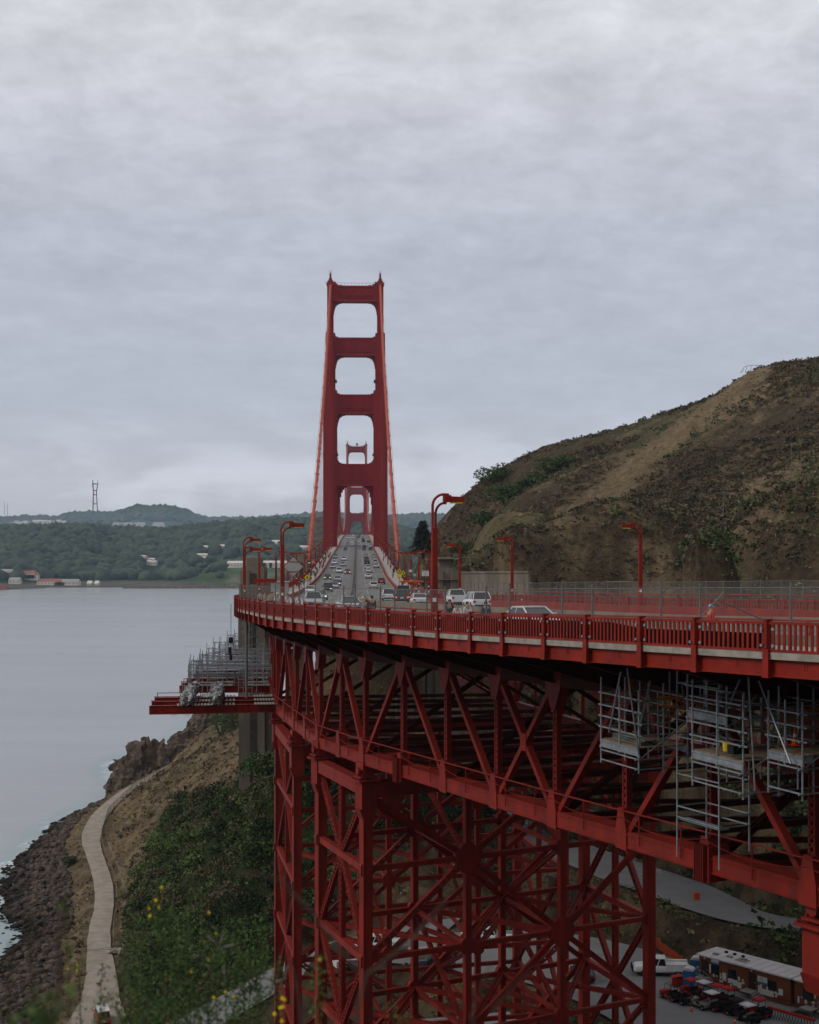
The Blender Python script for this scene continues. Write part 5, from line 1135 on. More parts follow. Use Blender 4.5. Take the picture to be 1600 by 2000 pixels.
# long scaffold ladder frame reaching down past the chord
def ladderfn(m):
    t = edge(146)[2]; al = V(-math.sin(t), math.cos(t), 0); w = V(math.cos(t), math.sin(t), 0); q = at(1405, 1475, 58.5)
    top = CZ - (1318 - 1060) / F * 58.5; bot = CZ - (1700 - 1060) / F * 58.5
    for a, b_ in ((0, 0), (1.5, 0), (0, 1.6), (1.5, 1.6)): r_ = V(q.x, q.y, 0) + al * a * 1.9 + w * b_; m.tube([V(r_.x, r_.y, bot + b_ * .4), V(r_.x, r_.y, top - b_ * .3)], .042, 6)
    for pyy in (1345, 1400, 1455, 1530, 1596, 1618):
        z = CZ - (pyy - 1060) / F * 58.5; r_ = V(q.x, q.y, z); r2 = r_ + al * 2.85
        m.tube([r_, r2], .036, 5); m.tube([r_, r_ + w * 1.6], .036, 5); m.tube([r2, r2 + w * 1.6], .036, 5); m.tube([r_ + w * 1.6, r2 + w * 1.6], .036, 5)
    z = CZ - (1622 - 1060) / F * 58.5; m.bar(V(q.x, q.y, z) + w * .3, V(q.x, q.y, z) + al * 2.85 + w * .3, .5, .05)
scaf('hanging_scaffold', 'tall narrow scaffold frame hanging down across the lower chord at right', ladderfn)
# raking suspension tubes
def rakes(m):
    for px0, py0, px1, py1, Y0_, Y1_ in [(1213, 1312, 1190, 1430, 60, 62), (1225, 1305, 1248, 1475, 60, 61), (1270, 1330, 1250, 1420, 62, 63), (1308, 1312, 1308, 1440, 60, 63), (1445, 1328, 1392, 1460, 56, 60), (1462, 1322, 1475, 1545, 55, 55), (1482, 1330, 1545, 1492, 55, 53), (1525, 1362, 1505, 1450, 56, 58), (1558, 1345, 1570, 1440, 55, 57), (1332, 1335, 1338, 1380, 60, 62), (1250, 1330, 1250, 1440, 64, 64), (1285, 1350, 1286, 1470, 63, 63), (1368, 1340, 1370, 1450, 60, 60)]:
        m.tube([at(px0, py0, Y0_), at(px1, py1, Y1_)], .042, 5)
scaf('scaffold_hangers', 'raking silver tubes hanging the scaffold platforms from the deck', rakes)
m = MB()
for (x0, y0, x1, y1, Y) in [(1285, 1378, 1400, 1388, 61), (1300, 1400, 1420, 1396, 62), (1340, 1390, 1460, 1402, 60), (1500, 1412, 1600, 1405, 57), (1520, 1402, 1600, 1396, 58)]:
    a, b_ = at(x0, y0, Y), at(x1, y1, Y - .5); m.tube([a, b_], .05, 5); m.tube([a + V(0, 0, .4), b_ + V(0, 0, .4)], .05, 5)
    for k in range(7): m.tube([a.lerp(b_, k / 7), a.lerp(b_, (k + .5) / 7) + V(0, 0, .4)], .03, 4); m.tube([a.lerp(b_, (k + .5) / 7) + V(0, 0, .4), a.lerp(b_, (k + 1) / 7)], .03, 4)
tag(m.build('lattice_beam', MT['rust']), 'rusty lattice beams laid across the hanging scaffolds in the shade', 'beam')
# ------------------------------------------------------------------ lamp posts
def lamp(S, off, label, west=False, twin=False, scale=1.0, H=7.75):
    base = P(S, off, .12); t = edge(S)[2]; e = empty('street_lamp', tuple(base), label, 'street lamp', 'red lamp posts along the bridge roadway'); d = V(math.cos(t), math.sin(t), 0) * (-1 if west else 1); z = H - .12
    m = MB(); m.box(base + V(0, 0, .25), (.42, .42, .5), rz=t); a = d * -.07; b_ = d * .09; r0, r1 = .16, .13
    m.bar(base, base + V(0, 0, z - 1.9), .36, .24, V(d.x, d.y, 0).cross(V(0, 0, 1)), .30, .20); m.build('post', MT['steel_b'], e)
    def arms(zt, k):
        m = MB(); A = []; B_ = []
        for q in range(9):
            an = math.pi / 2 * q / 8; A.append(base + d * (-.11 + .70 * (1 - math.cos(an))) + V(0, 0, zt - .70 + .66 * math.sin(an))); B_.append(base + d * (.07 + .52 * (1 - math.cos(an))) + V(0, 0, zt - 1.15 + .62 * math.sin(an)))
        A = [base + d * -.11 + V(0, 0, zt - 2.0)] + A + [base + d * .86 + V(0, 0, zt - .05)]; B_ = [base + d * .07 + V(0, 0, zt - 2.0)] + B_ + [base + d * .72 + V(0, 0, zt - .54)]
        m.tube(A, .075, 6); m.tube(B_, .07, 6); m.build('curved_arm', MT['steel_b'], e)
        m = MB(); h0 = base + d * .62 + V(0, 0, zt - .28); m.box(h0, (.14, .26, .44), rz=t); m.bar(h0 + d * .05, h0 + d * .35, .28, .40, V(0, 0, 1)); m.bar(h0 + d * .33 - V(0, 0, .03), h0 + d * 1.16 - V(0, 0, .03), .32, .32, V(0, 0, 1), .28, .28); hd = m.build('lamp_head', MT['steel_b'], e)
        m = MB(); m.bar(h0 + d * .38 - V(0, 0, .22), h0 + d * 1.05 - V(0, 0, .21), .24, .09, V(0, 0, 1), .2, .09); m.build('lens', MT['lampy'], hd)
    arms(z, 0)
    if twin: arms(z - 1.05, 1)
    m = MB(); fr = base + V(0, 0, 1.75) + V(.0, -.16, 0); m.box(fr, (.2, .03, .22)); m.build('number_plate', MT['white'], e); return e
EL = [(120.3, 'tall red lamp post in the foreground, right of the bridge tower'), (83, 'red lamp post with a diamond sign behind it, left of the bridge tower'), (42, 'leftmost red lamp post, carrying two lamp heads'), (0, 'red lamp post before the left concrete pylon'), (-40, 'small red lamp post right of the left concrete pylon'), (-80, 'small red lamp post showing behind the diamond sign'), (-120, 'small red lamp post just right of the diamond sign')]
for S, lab in EL: lamp(S, 1.0, lab, twin=(S == 42))
S = -168
while S > -560: lamp(S, 1.0, 'tiny red lamp post on the left edge of the bridge deck, up the slope'); S -= 46
WL = [(83.5, 32.0, 'red lamp post standing alone against the hill on the right'), (45, 30.2, 'middle red lamp post at the foot of the hill'), (18, 27.6, 'red lamp post just right of the tall foreground one'), (-26, 26, 'red lamp post behind the white notice board'), (-62, 26, 'second red lamp post left of the tall foreground one'), (-100, 26, 'third red lamp post left of the tall foreground one'), (-140, 26, 'fourth red lamp post left of the tall foreground one')]
for S, o, lab in WL: lamp(S, o, lab, west=True)
S = -188
while S > -560: lamp(S, 26, 'tiny red lamp post on the right edge of the bridge deck, up the slope', True); S -= 46
# ------------------------------------------------------------------ chain link fences
def linkmat(name, a, col=(.20, .19, .17)):
    m = bpy.data.materials.new(name); m.use_nodes = True; t = m.node_tree; b = t.nodes['Principled BSDF']; b.inputs['Base Color'].default_value = (*col, 1); b.inputs['Roughness'].default_value = .6; b.inputs['Alpha'].default_value = a; return m
MT['link'] = linkmat('chain_link', .13); MT['link2'] = linkmat('dense_link', .34, (.17, .155, .13)); MT['screen'] = mat('dark_screen', (.035, .026, .020), .9, .3, 1.5)
e = empty('chain_link_fence', tuple(P(120, .55, .12)), 'tall chain link fence with thin grey posts just inside the near red railing', 'fence')
m = MB(); Sq = [q * 2.0 for q in range(26, 88)]; rows = [(P(q, .55, .15), P(q, .55, 2.42)) for q in Sq]
for a, b_ in zip(rows[:-1], rows[1:]): m.add([a[0], b_[0], b_[1], a[1]], [(0, 1, 2, 3)])
m.build('mesh', MT['link'], e)
for i, S in enumerate(POSTS):
    if 52 < S < 175: m = MB(); q = P(S + (.55 if i % 2 else -.45), .55, .1); m.tube([q, q + V(0, 0, 2.5 + (.12 if i % 3 == 0 else 0))], .05 if S > 120 else .045, 6); m.build('fence_post', MT['galvd'], e)
m = MB()
for a, b_ in zip(rows[:-1], rows[1:]): m.tube([a[1], b_[1]], .022, 4)
m.build('top_wire', MT['galvd'], e)
m = MB()
def dg(s0, z0, s1, z1): m.tube([P(s0, .62, z0), P(s1, .62, z1)], .045, 5)
for a in ((1338, 1212, 1414, 1157), (1500, 1215, 1418, 1177), (1365, 1141, 1412, 1185), (680, 1187, 707, 1158)):
    pass
for x0, y0, x1, y1, Y in ((1362, 1212, 1414, 1157, 54), (1502, 1216, 1418, 1177, 50.5), (1412, 1186, 1364, 1141, 62), (680, 1186, 705, 1157, 86), (731, 1190, 711, 1163, 84)): m.tube([at(x0, y0, Y), at(x1, y1, Y)], .03, 5)
m.build('brace_tube', MT['galvd'], e)
e = empty('slatted_fence', tuple(P(20, .5, .12)), 'brown slatted fence inside the far left curve of the red railing', 'fence')
m = MB(); Sq = [q * 2.0 for q in range(-25, 27)]; rows = [(P(q, .5, .15), P(q, .35, 2.5)) for q in Sq]
for a, b_ in zip(rows[:-1], rows[1:]): m.add([a[0], b_[0], b_[1], a[1]], [(0, 1, 2, 3)])
m.build('slat_panel', MT['link2'], e); m = MB()
q = -50
while q < 52: a = P(q, .45, .1); m.bar(a, a + V(0, 0, 2.45), .06, .06); q += 1.0
m.build('slats', mat('slat_wood', (.16, .115, .085), .9, .3, 2), e)
# west side fence on the ground beyond the road
e = empty('chain_link_fence', tuple(P(90, 37, .1)), 'chain link fence along the foot of the hill behind the far red railing', 'fence'); rows = []; m = MB()
q = 118
while q > -8: o = width(q) + 2.6; a = P(q, o, .1); rows.append((a - V(0, 0, .4), a + V(0, 0, 2.5))); q -= 3.2
for a, b_ in zip(rows[:-1], rows[1:]): m.add([a[0], b_[0], b_[1], a[1]], [(0, 1, 2, 3)])
m.build('mesh', MT['link'], e)
for i, a in enumerate(rows): m = MB(); m.tube([a[0], a[1] + V(0, 0, .15)], .05, 5); m.build('fence_post', MT['galvd'], e)
m = MB(); m.tube([r_[1] for r_ in rows], .025, 4)
for i in (14, 15, 24): a, b_ = rows[i], rows[i + 1]; m.tube([a[1], b_[1]], .06, 5); m.tube([a[0] + V(0, 0, 1.2), b_[0] + V(0, 0, 1.2)], .05, 5)
m.build('top_wire', MT['galvd'], e)
# retaining wall and path fence at the hill foot
m = MB(); a0, a1 = at(868, 1132, 262), at(1035, 1132, 236); m.bar(a0 - V(0, 0, 1.3), a1 - V(0, 0, 1.3), .5, 5.0); m.bar(a0 + V(0, 0, 1.3), a1 + V(0, 0, 1.3), .8, .35); tag(m.build('retaining_wall', MT['concrete']), 'long grey retaining wall with a red cap at the foot of the hill', 'wall')
e = empty('path_fence', tuple(at(960, 1100, 285)), 'small wire fence climbing the lower slope of the hill left of the middle lamp post', 'fence')
pts = [at(922, 1092, 300), at(950, 1100, 288), at(985, 1106, 278), at(1025, 1110, 268), at(1058, 1112, 262)]; m = MB()
pts = [V(p.x, p.y, hz(p.x, p.y)) for p in pts]
for a, b_ in zip(pts[:-1], pts[1:]):
    m.add([a, b_, b_ + V(0, 0, 2), a + V(0, 0, 2)], [(0, 1, 2, 3)])
m.build('mesh', MT['link2'], e)
for a, b_ in zip(pts[:-1], pts[1:]):
    for k in range(4): m = MB(); q = a.lerp(b_, k / 4); m.tube([q, q + V(0, 0, 2.2)], .06, 4); m.build('fence_post', MT['galvd'], e)
# slim sign pole and poles on the hill
for (px, py, Y, h, lab) in [(1413, 1020, 300, 9, 'thin pole on the dark middle slope of the hill'), (1546, 925, 330, 8, 'thin pole on the tan upper slope of the hill at right'), (1195, 1135, 225, 9, 'thin pole at the foot of the hill right of the lone lamp post')]:
    p = at(px, py, Y); z = hz(p.x, p.y); m = MB(); m.tube([V(p.x, p.y, z - .5), V(p.x, p.y, z + h)], .11, 5, .08); m.tube([V(p.x - .5, p.y, z + h * .93), V(p.x + .5, p.y, z + h * .93)], .05, 4); tag(m.build('utility_pole', MT['galvd']), lab, 'pole')
# dome cage on the summit ridge
p = at(1478, 722, 431); m = MB(); z = hz(p.x, p.y)
for k in range(9): a = math.pi * k / 8; m.tube([V(p.x + 5 * math.cos(a), p.y, z - .6), V(p.x + 4.2 * math.cos(a), p.y, z + 1.6 * math.sin(a) ** .5 + .1)], .06, 4)
m.tube([V(p.x + 4.2 * math.cos(math.pi * k / 12), p.y, z + .1 + 1.6 * abs(math.sin(math.pi * k / 12)) ** .5) for k in range(13)], .06, 4); tag(m.build('ridge_fence', MT['galvd']), 'small curved wire fence on the skyline near the hill top', 'fence')
# ------------------------------------------------------------------ signs
MT['signback'] = mat('sign_back', (.33, .33, .31), .5, .12, 1, metal=.2); MT['signy'] = mat('sign_yellow', (.55, .48, .02), .5, .1, 2)
def diamond(p, r, m, mt, th=.03, fwd=V(0, -1, 0)):
    m.plate([p + V(r, 0, 0), p + V(0, 0, r), p + V(-r, 0, 0), p + V(0, 0, -r)], th, fwd)
e = empty('road_sign', tuple(P(80, 1.3, .1)), 'large diamond road sign seen from its blank grey back, on a lamp post', 'road sign'); c = at(573, 1107, 117.5)
m = MB(); diamond(c, .82, m, None, .03); m.build('sign_panel', MT['signback'], e); m = MB()
for s in (-1, 1):
    for k in (-1, 1): m.bar(c + V(s * .86, .03, 0), c + V(0, .03, k * .86), .06, .05, V(0, 1, 0))
m.box(c + V(0, -.02, .42), (.8, .05, .06)); m.box(c + V(0, -.02, -.42), (.8, .05, .06)); m.tube([c + V(0, .12, 1.0), c + V(0, .12, -5)], .05, 6); m.build('sign_frame', MT['steel'], e)
def boardsign(px, py, Y, w_, h_, label, lines=(), mt='white', pole=2.4, name='notice_board', cat='sign', ts=None, tcol='black'):
    c = at(px, py, Y); e = empty(name, (c.x, c.y, c.z - pole), label, cat); m = MB(); m.box(c, (w_, .05, h_)); b = m.build('panel', MT[mt], e); m = MB(); m.tube([V(c.x, c.y + .06, c.z - pole), V(c.x, c.y + .06, c.z + h_ / 2)], .05, 5); m.build('pole', MT['galvd'], e)
    for i, s in enumerate(lines): text(s, ts or h_ / (len(lines) + .6), MT[tcol], b, c - ORG[e.name] + V(0, -.03, h_ / 2 - h_ * (i + .7) / (len(lines) + .4)), (R(90), 0, 0))
    return e
boardsign(831, 1120, 205, 1.0, .75, 'white notice board with three lines of black writing left of the tall lamp post', ('CROSSING', 'ONLY', 'AHEAD'), pole=3.4)
boardsign(802, 1115, 215, .45, .35, 'small white plate on the lamp post left of the white notice board', pole=1.2)
boardsign(810, 1123, 212, .5, .4, 'small pale plate just left of the white notice board', mt='signback', pole=1.5)
def warn(px, py, Y, label, plate=True):
    c = at(px, py, Y); e = empty('warning_sign', (c.x, c.y, c.z - 2.4), label, 'road sign'); m = MB(); diamond(c, .38, m, None); m.build('panel', MT['signy'], e); m = MB(); m.tube([c + V(0, .05, .3), c - V(0, -.05, 2.4)], .04, 5); m.build('pole', MT['galvd'], e)
    m = MB(); m.box(c + V(0, -.03, 0), (.12, .02, .3)); m.box(c + V(0, -.03, .08), (.24, .02, .06)); m.build('symbol', MT['black'], e)
    if plate: m = MB(); m.box(c - V(0, 0, .75), (.8, .04, .55)); m.build('plate', MT['signy'], e)
warn(780, 1115, 228, 'yellow diamond warning sign with a plate below, at the right sidewalk'); warn(788, 1119, 222, 'smaller yellow diamond warning sign right of the one with a plate', False)
warn(600, 1128, 176, 'yellow sign on the left sidewalk right of the diamond sign', False)
# grey cabinets and small booth left
p = P(20, 4.8, .1); m = MB(); m.box(p + V(0, 0, 1.35), (2.2, 1.6, 2.7), rz=.1); m.box(p + V(0, 0, 2.74), (2.4, 1.8, .1), rz=.1); tag(m.build('control_cabinet', MT['signback']), 'pale metal cabinet beside the left sidewalk, behind the diamond sign post', 'cabinet')
p = P(26, 3.2, .1); m = MB(); m.box(p + V(0, 0, 2.9), (2.8, .2, .45)); m.tube([p, p + V(0, 0, 3.1)], .06, 5); tag(m.build('sign_board', MT['steel_b']), 'red board on a post left of the diamond sign', 'sign')
p = P(-35, 23.6, .1); e = empty('toll_booth', tuple(p), 'small tan and red shelter beside the right sidewalk', 'shelter'); m = MB()
for k in range(3): m.box(p + V(-1.5 + 1.5 * k, 0, 1.2), (.35, 1.4, 2.4))
m.build('pillar', MT['wood'], e); m = MB(); m.box(p + V(0, 0, 2.5), (4.0, 1.8, .22)); m.build('roof', MT['cone'], e)
# ------------------------------------------------------------------ cars
def roadhit(px, py):
    best = None; S = 150.0
    while S > -1300:
        x, y, t = edge(S); c, s = math.cos(t), math.sin(t); k = (px - 800) / F; off = (k * y - x) / (c - k * s)
        if 5.0 < off < width(S) - 5.2: 
            q = P(S, off); e_ = abs(pix(q)[1] - py)
            if best is None or e_ < best[0]: best = (e_, S, off)
        S -= .5 if S > -150 else 2
    return best
def carmesh(kind):
    """returns dict part -> MB in local coords (front towards +y)"""
    L_, W_, H_ = {'sedan': (4.7, 1.82, 1.45), 'suv': (4.7, 1.9, 1.72), 'hatch': (4.2, 1.78, 1.52), 'pickup': (5.7, 2.0, 1.92), 'van': (5.2, 2.0, 2.1)}[kind]
    pr = {'sedan': [(-.5, .50, .86), (-.47, .32, .93), (-.34, .30, .98), (-.10, .3, .94), (.18, .3, .92), (.44, .3, .74), (.5, .34, .58)],
          'suv': [(-.5, .45, .92), (-.48, .32, 1.02), (-.30, .3, 1.06), (0, .3, 1.06), (.2, .3, 1.04), (.45, .3, .90), (.5, .36, .66)],
          'hatch': [(-.5, .45, .86), (-.48, .3, .96), (-.3, .3, .98), (0, .3, .96), (.22, .3, .94), (.45, .3, .76), (.5, .34, .58)],
          'pickup': [(-.5, .55, 1.12), (-.49, .42, 1.18), (-.12, .4, 1.18), (.0, .4, 1.2), (.2, .4, 1.22), (.46, .42, 1.10), (.5, .46, .80)],
          'van': [(-.5, .45, 1.0), (-.49, .35, 1.1), (-.3, .3, 1.12), (0, .3, 1.12), (.25, .3, 1.12), (.46, .3, .96), (.5, .36, .7)]}[kind]
    gh = {'sedan': [(-.40, 0), (-.22, 1), (.06, 1), (.25, 0)], 'suv': [(-.49, 0), (-.42, 1), (.10, 1), (.27, 0)], 'hatch': [(-.485, 0), (-.36, 1), (.08, 1), (.28, 0)], 'pickup': [(-.10, 0), (-.07, 1), (.13, 1), (.27, 0)], 'van': [(-.49, 0), (-.47, 1), (.22, 1), (.36, 0)]}[kind]
    out = {}; m = MB(); rows = []
    for f, z0, z1 in pr:
        hw = W_ / 2 * (.90 if abs(f) > .49 else .97 if abs(f) > .42 else 1.0); y = f * L_
        rows.append([(-hw * .86, y, z0), (-hw, y, z0 + .15), (-hw, y, z0 + (z1 - z0) * .62), (-hw * .93, y, z1 - .04), (-hw * .7, y, z1), (hw * .7, y, z1), (hw * .93, y, z1 - .04), (hw, y, z0 + (z1 - z0) * .62), (hw, y, z0 + .15), (hw * .86, y, z0)])
    n = 10; m.v = [p for r_ in rows for p in r_]
    for i in range(len(rows) - 1):
        for k in range(n): m.f.append((i * n + k, (i + 1) * n + k, (i + 1) * n + (k + 1) % n, i * n + (k + 1) % n))
    m.f.append(tuple(range(n))); m.f.append(tuple((len(rows) - 1) * n + k for k in range(n))[::-1]); m.m = [0] * len(m.f)
    zb = pr[3][2] - .03; hwb, hwt = W_ / 2 * .91, W_ / 2 * .74; y0, y1, y2, y3 = [g[0] * L_ for g in gh]; zt = H_ - .05
    # roof and pillars in body colour
    m.box((0, (y1 + y2) / 2, zt + .02), (hwt * 2 + .04, y2 - y1 + .10, .07)); 
    for s in (-1, 1):
        m.bar((s * hwb, y0 + .02, zb), (s * hwt, y1, zt), .07, .09); m.bar((s * hwb, y3 - .02, zb), (s * hwt, y2, zt), .06, .08)
        m.bar((s * (hwb + .005), (y0 + y3) / 2 - .1, zb), (s * (hwt + .01), (y1 + y2) / 2 - .05, zt), .05, .08)
        if kind in ('suv', 'van', 'hatch'): m.bar((s * (hwb + .005), y0 + (y3 - y0) * .2, zb), (s * (hwt + .01), y1 + .45, zt), .05, .12)
        m.box((s * (W_ / 2 + .06), y3 - .25, zb + .12), (.16, .12, .13))
    out['body'] = m
    g = MB(); g.add([(-hwb, y0, zb), (hwb, y0, zb), (hwb, y3, zb), (-hwb, y3, zb), (-hwt, y1, zt), (hwt, y1, zt), (hwt, y2, zt), (-hwt, y2, zt)], [(0, 3, 2, 1), (4, 5, 6, 7), (0, 1, 5, 4), (1, 2, 6, 5), (2, 3, 7, 6), (3, 0, 4, 7)]); out['window'] = g
    if kind == 'pickup': m.box((0, -.31 * L_, 1.12), (W_ * .8, .36 * L_, .02)); [m.box((s * W_ * .46, -.31 * L_, 1.24), (.12, .37 * L_, .14)) for s in (-1, 1)]; m.box((0, -.495 * L_, 1.14), (W_ * .9, .07, .3))
    for s, k_ in ((-1, ''), (1, '2')):
        t = MB(); t.box((s * W_ * .41, -.5 * L_ - .01, pr[0][2] - .14), (.26, .07, .22)); out['tail_light' + k_] = t; h = MB(); h.box((s * W_ * .36, .5 * L_ - .03, pr[-1][2] + .02), (.34, .10, .14)); out['headlight' + k_] = h
    b = MB(); b.box((0, .5 * L_ - .0, .42), (W_ * .72, .08, .2)); b.box((0, -.5 * L_ - .0, .40), (W_ * .76, .10, .16)); b.box((0, 0, .34), (W_ * .84, L_ * .86, .12)); out['bumper'] = b
    pl = MB(); pl.box((0, -.5 * L_ - .03, .72 if kind != 'pickup' else .62), (.42, .03, .16)); out['number_plate'] = pl
    ws = []
    for sy in (-.31, .31):
        for s in (-1, 1): w_ = MB(); rr = .36 if kind in ('pickup', 'suv', 'van') else .32; w_.tube([(s * (W_ / 2 - .22), sy * L_, rr), (s * (W_ / 2 + .01), sy * L_, rr)], rr, 14); r_ = MB(); r_.tube([(s * (W_ / 2 - .02), sy * L_, rr), (s * (W_ / 2 + .02), sy * L_, rr)], rr * .6, 10); ws.append((w_, r_))
    out['wheel'] = ws; return out
PROTO = {}
def mk_me(mb, m, sm=False):
    me = bpy.data.meshes.new('m'); me.from_pydata([tuple(v) for v in mb.v], [], mb.f); me.materials.append(m); me.update(); return me
for k in ('sedan', 'suv', 'hatch', 'pickup', 'van'):
    o = carmesh(k); PROTO[k] = {n_: mk_me(o[n_], MT[mm]) for n_, mm in (('body', 'car'), ('window', 'glass'), ('tail_light', 'tail'), ('headlight', 'head'), ('tail_light2', 'tail'), ('headlight2', 'head'), ('bumper', 'black'), ('number_plate', 'white'))}
    PROTO[k].update({'tail_lit' + q: mk_me(o['tail_light' + q], MT['tailon']) for q in ('', '2')}); PROTO[k].update({'head_lit' + q: mk_me(o['headlight' + q], MT['headon']) for q in ('', '2')}); PROTO[k]['wheel'] = [(mk_me(a, MT['tyre']), mk_me(b_, MT['rim'])) for a, b_ in o['wheel']]
CC = {'white': (.62, .62, .61), 'silver': (.36, .37, .38), 'grey': (.13, .135, .14), 'black': (.016, .017, .018), 'red': (.28, .012, .014), 'blue': (.05, .10, .16), 'teal': (.20, .30, .30), 'tan': (.35, .31, .25), 'darkgrey': (.055, .057, .06)}
def car(px, py, kind, colr, label, away=True, group=None, lit=False, hit=None, rest=None, rz=None, name='parked_car', small=False):
    if rest is None:
        h = roadhit(px, py); S, off = h[1], h[2]; p = P(S, off, .01); t = edge(S)[2]; rz = t if away else t + math.pi
        slope = math.atan2(P(S - 2, off).z - P(S + 2, off).z, 4.0) * (1 if away else -1)
    else: p, slope = rest, 0
    e = bpy.data.objects.new('car', None); link(e); e.location = p; e.rotation_euler = (slope, 0, rz); tag(e, label, {'pickup': 'pickup', 'van': 'van'}.get(kind, 'car'), group); pr = PROTO[kind]
    for n_ in ('body', 'window', 'bumper'): o = bpy.data.objects.new(n_, pr[n_]); link(o, e); o.color = (*CC[colr], 1)
    for q in ('', '2'):
        if away or not small: o = bpy.data.objects.new('tail_light', pr[('tail_lit' if lit and away else 'tail_light') + q]); link(o, e)
        if not away or not small: o = bpy.data.objects.new('headlight', pr[('head_lit' if lit and not away else 'headlight') + q]); link(o, e)
    if away and not small: o = bpy.data.objects.new('number_plate', pr['number_plate']); link(o, e)
    if not small or True:
        for a, b_ in pr['wheel']: o = bpy.data.objects.new('wheel', a); link(o, e); o2 = bpy.data.objects.new('rim', b_); link(o2, o)
    return e
G = 'cars driving on the bridge deck'
NEAR = [(931, 1190, 'suv', 'white', 'white estate car with a dark rear window, rightmost car on the deck', True, 0), (892, 1181, 'pickup', 'white', 'white pickup truck behind the tall foreground lamp post', True, 0), (818, 1183, 'sedan', 'white', 'white saloon just left of the tall foreground lamp post', True, 0),
  (784, 1178, 'suv', 'darkgrey', 'dark grey estate with its brake lights on', True, 1), (788, 1160, 'van', 'black', 'black vehicle with a roof box ahead of the braking dark grey estate', True, 0), (759, 1173, 'suv', 'white', 'white compact car left of the braking dark grey estate', True, 0),
  (730, 1150, 'hatch', 'white', 'white hatchback with a black lower bumper, alone in the middle lane going away', True, 0), (745, 1141, 'hatch', 'red', 'dark red car at the right kerb going away', True, 0), (720, 1130, 'sedan', 'white', 'white car near the median, last of a white pair going away', True, 0), (721, 1119, 'sedan', 'white', 'white car ahead of the last of the white pair going away', True, 0),
  (718, 1112, 'hatch', 'white', 'white car with a dark rear window between two lanes of traffic', True, 0), (735, 1109, 'sedan', 'white', 'white saloon at the right, lowest of the outer lane queue', True, 0), (733, 1102, 'suv', 'white', 'white car second in the outer lane queue', True, 0), (717, 1103, 'suv', 'black', 'black car lowest of a dark pair going away', True, 0), (716, 1097, 'suv', 'darkgrey', 'dark car upper of a dark pair going away', True, 0), (732, 1094, 'sedan', 'silver', 'silver car third in the outer lane queue', True, 0), (715, 1089, 'sedan', 'tan', 'pale car just above the dark pair', True, 0), (730, 1089, 'hatch', 'silver', 'silver car fourth in the outer lane queue', True, 0),
  (606, 1159, 'sedan', 'white', 'white saloon coming down at the left kerb', False, 0), (640, 1156, 'suv', 'black', 'black car with bright headlights coming towards the viewer', False, 1), (653, 1150, 'sedan', 'silver', 'silver car half hidden behind the black car with bright headlights', False, 0), (658, 1144, 'sedan', 'darkgrey', 'dark grey saloon behind the silver one in the oncoming lane', False, 1), (660, 1136, 'sedan', 'silver', 'silver saloon following the dark grey one in the oncoming lane', False, 0),
  (640, 1132, 'sedan', 'black', 'black saloon alone in the left oncoming lane', False, 1), (663, 1119, 'suv', 'white', 'white car with a pale grille in the middle oncoming lane', False, 0), (679, 1121, 'sedan', 'red', 'bright red car near the median', False, 1), (650, 1110, 'sedan', 'silver', 'silver saloon lowest in the left oncoming queue', False, 0), (653, 1102, 'sedan', 'white', 'white saloon second in the left oncoming queue', False, 0), (654, 1097, 'sedan', 'silver', 'pale saloon third in the left oncoming queue', False, 0), (655, 1090, 'suv', 'teal', 'pale green car fourth in the left oncoming queue', False, 0), (670, 1106, 'sedan', 'silver', 'silver car below the white estate in the middle oncoming lane', False, 0), (672, 1095, 'suv', 'white', 'white estate alone in the middle oncoming lane', False, 0),
  (612, 1186, 'suv', 'silver', 'large silver car coming round the curve behind the near railing', False, 0), (628, 1172, 'sedan', 'teal', 'grey green car just behind the large silver one', False, 1), (682, 1196, 'sedan', 'silver', 'pale car mostly hidden behind the near railing below the median', False, 0), (1040, 1236, 'sedan', 'white', 'white car roof showing above the near railing at centre right', False, 0)]
for px, py, k, c, lab, aw, lit in NEAR: car(px, py, k, c, lab, aw, G, bool(lit))
rc = random.Random(5); UP = [(644 + 31, 1075, 0, 'black'), (679, 1065, 0, 'silver'), (688, 1065, 0, 'white'), (687, 1061, 0, 'white'), (689, 1057, 0, 'silver'), (690, 1052, 0, 'white'), (684, 1052, 0, 'white'), (678, 1052, 0, 'white'), (676, 1050, 0, 'silver'), (682, 1048, 0, 'silver'), (690, 1048, 0, 'white'), (681, 1059, 0, 'silver'), (701, 1065, 1, 'white'), (711, 1075, 1, 'darkgrey'), (712, 1070, 1, 'black'), (724, 1075, 1, 'darkgrey'), (724, 1069, 1, 'white'), (720, 1060, 1, 'black'), (710, 1059, 1, 'black'), (709, 1055, 1, 'darkgrey'), (701, 1060, 1, 'white'), (700, 1051, 1, 'black'), (702, 1048, 1, 'darkgrey'), (707, 1048, 1, 'white'), (714, 1050, 1, 'white'), (712, 1048, 1, 'silver'), (702, 1072, 1, 'silver')]
for i, (px, py, aw, c) in enumerate(UP): car(px, py, rc.choice(['sedan', 'suv', 'hatch']), c, 'tiny %s car %s near the crest of the bridge deck' % ({'black': 'dark', 'darkgrey': 'grey', 'silver': 'silver', 'white': 'pale'}[c], 'going away' if aw else 'coming down'), bool(aw), G, small=True)
b0 = P(128, 9, 0)
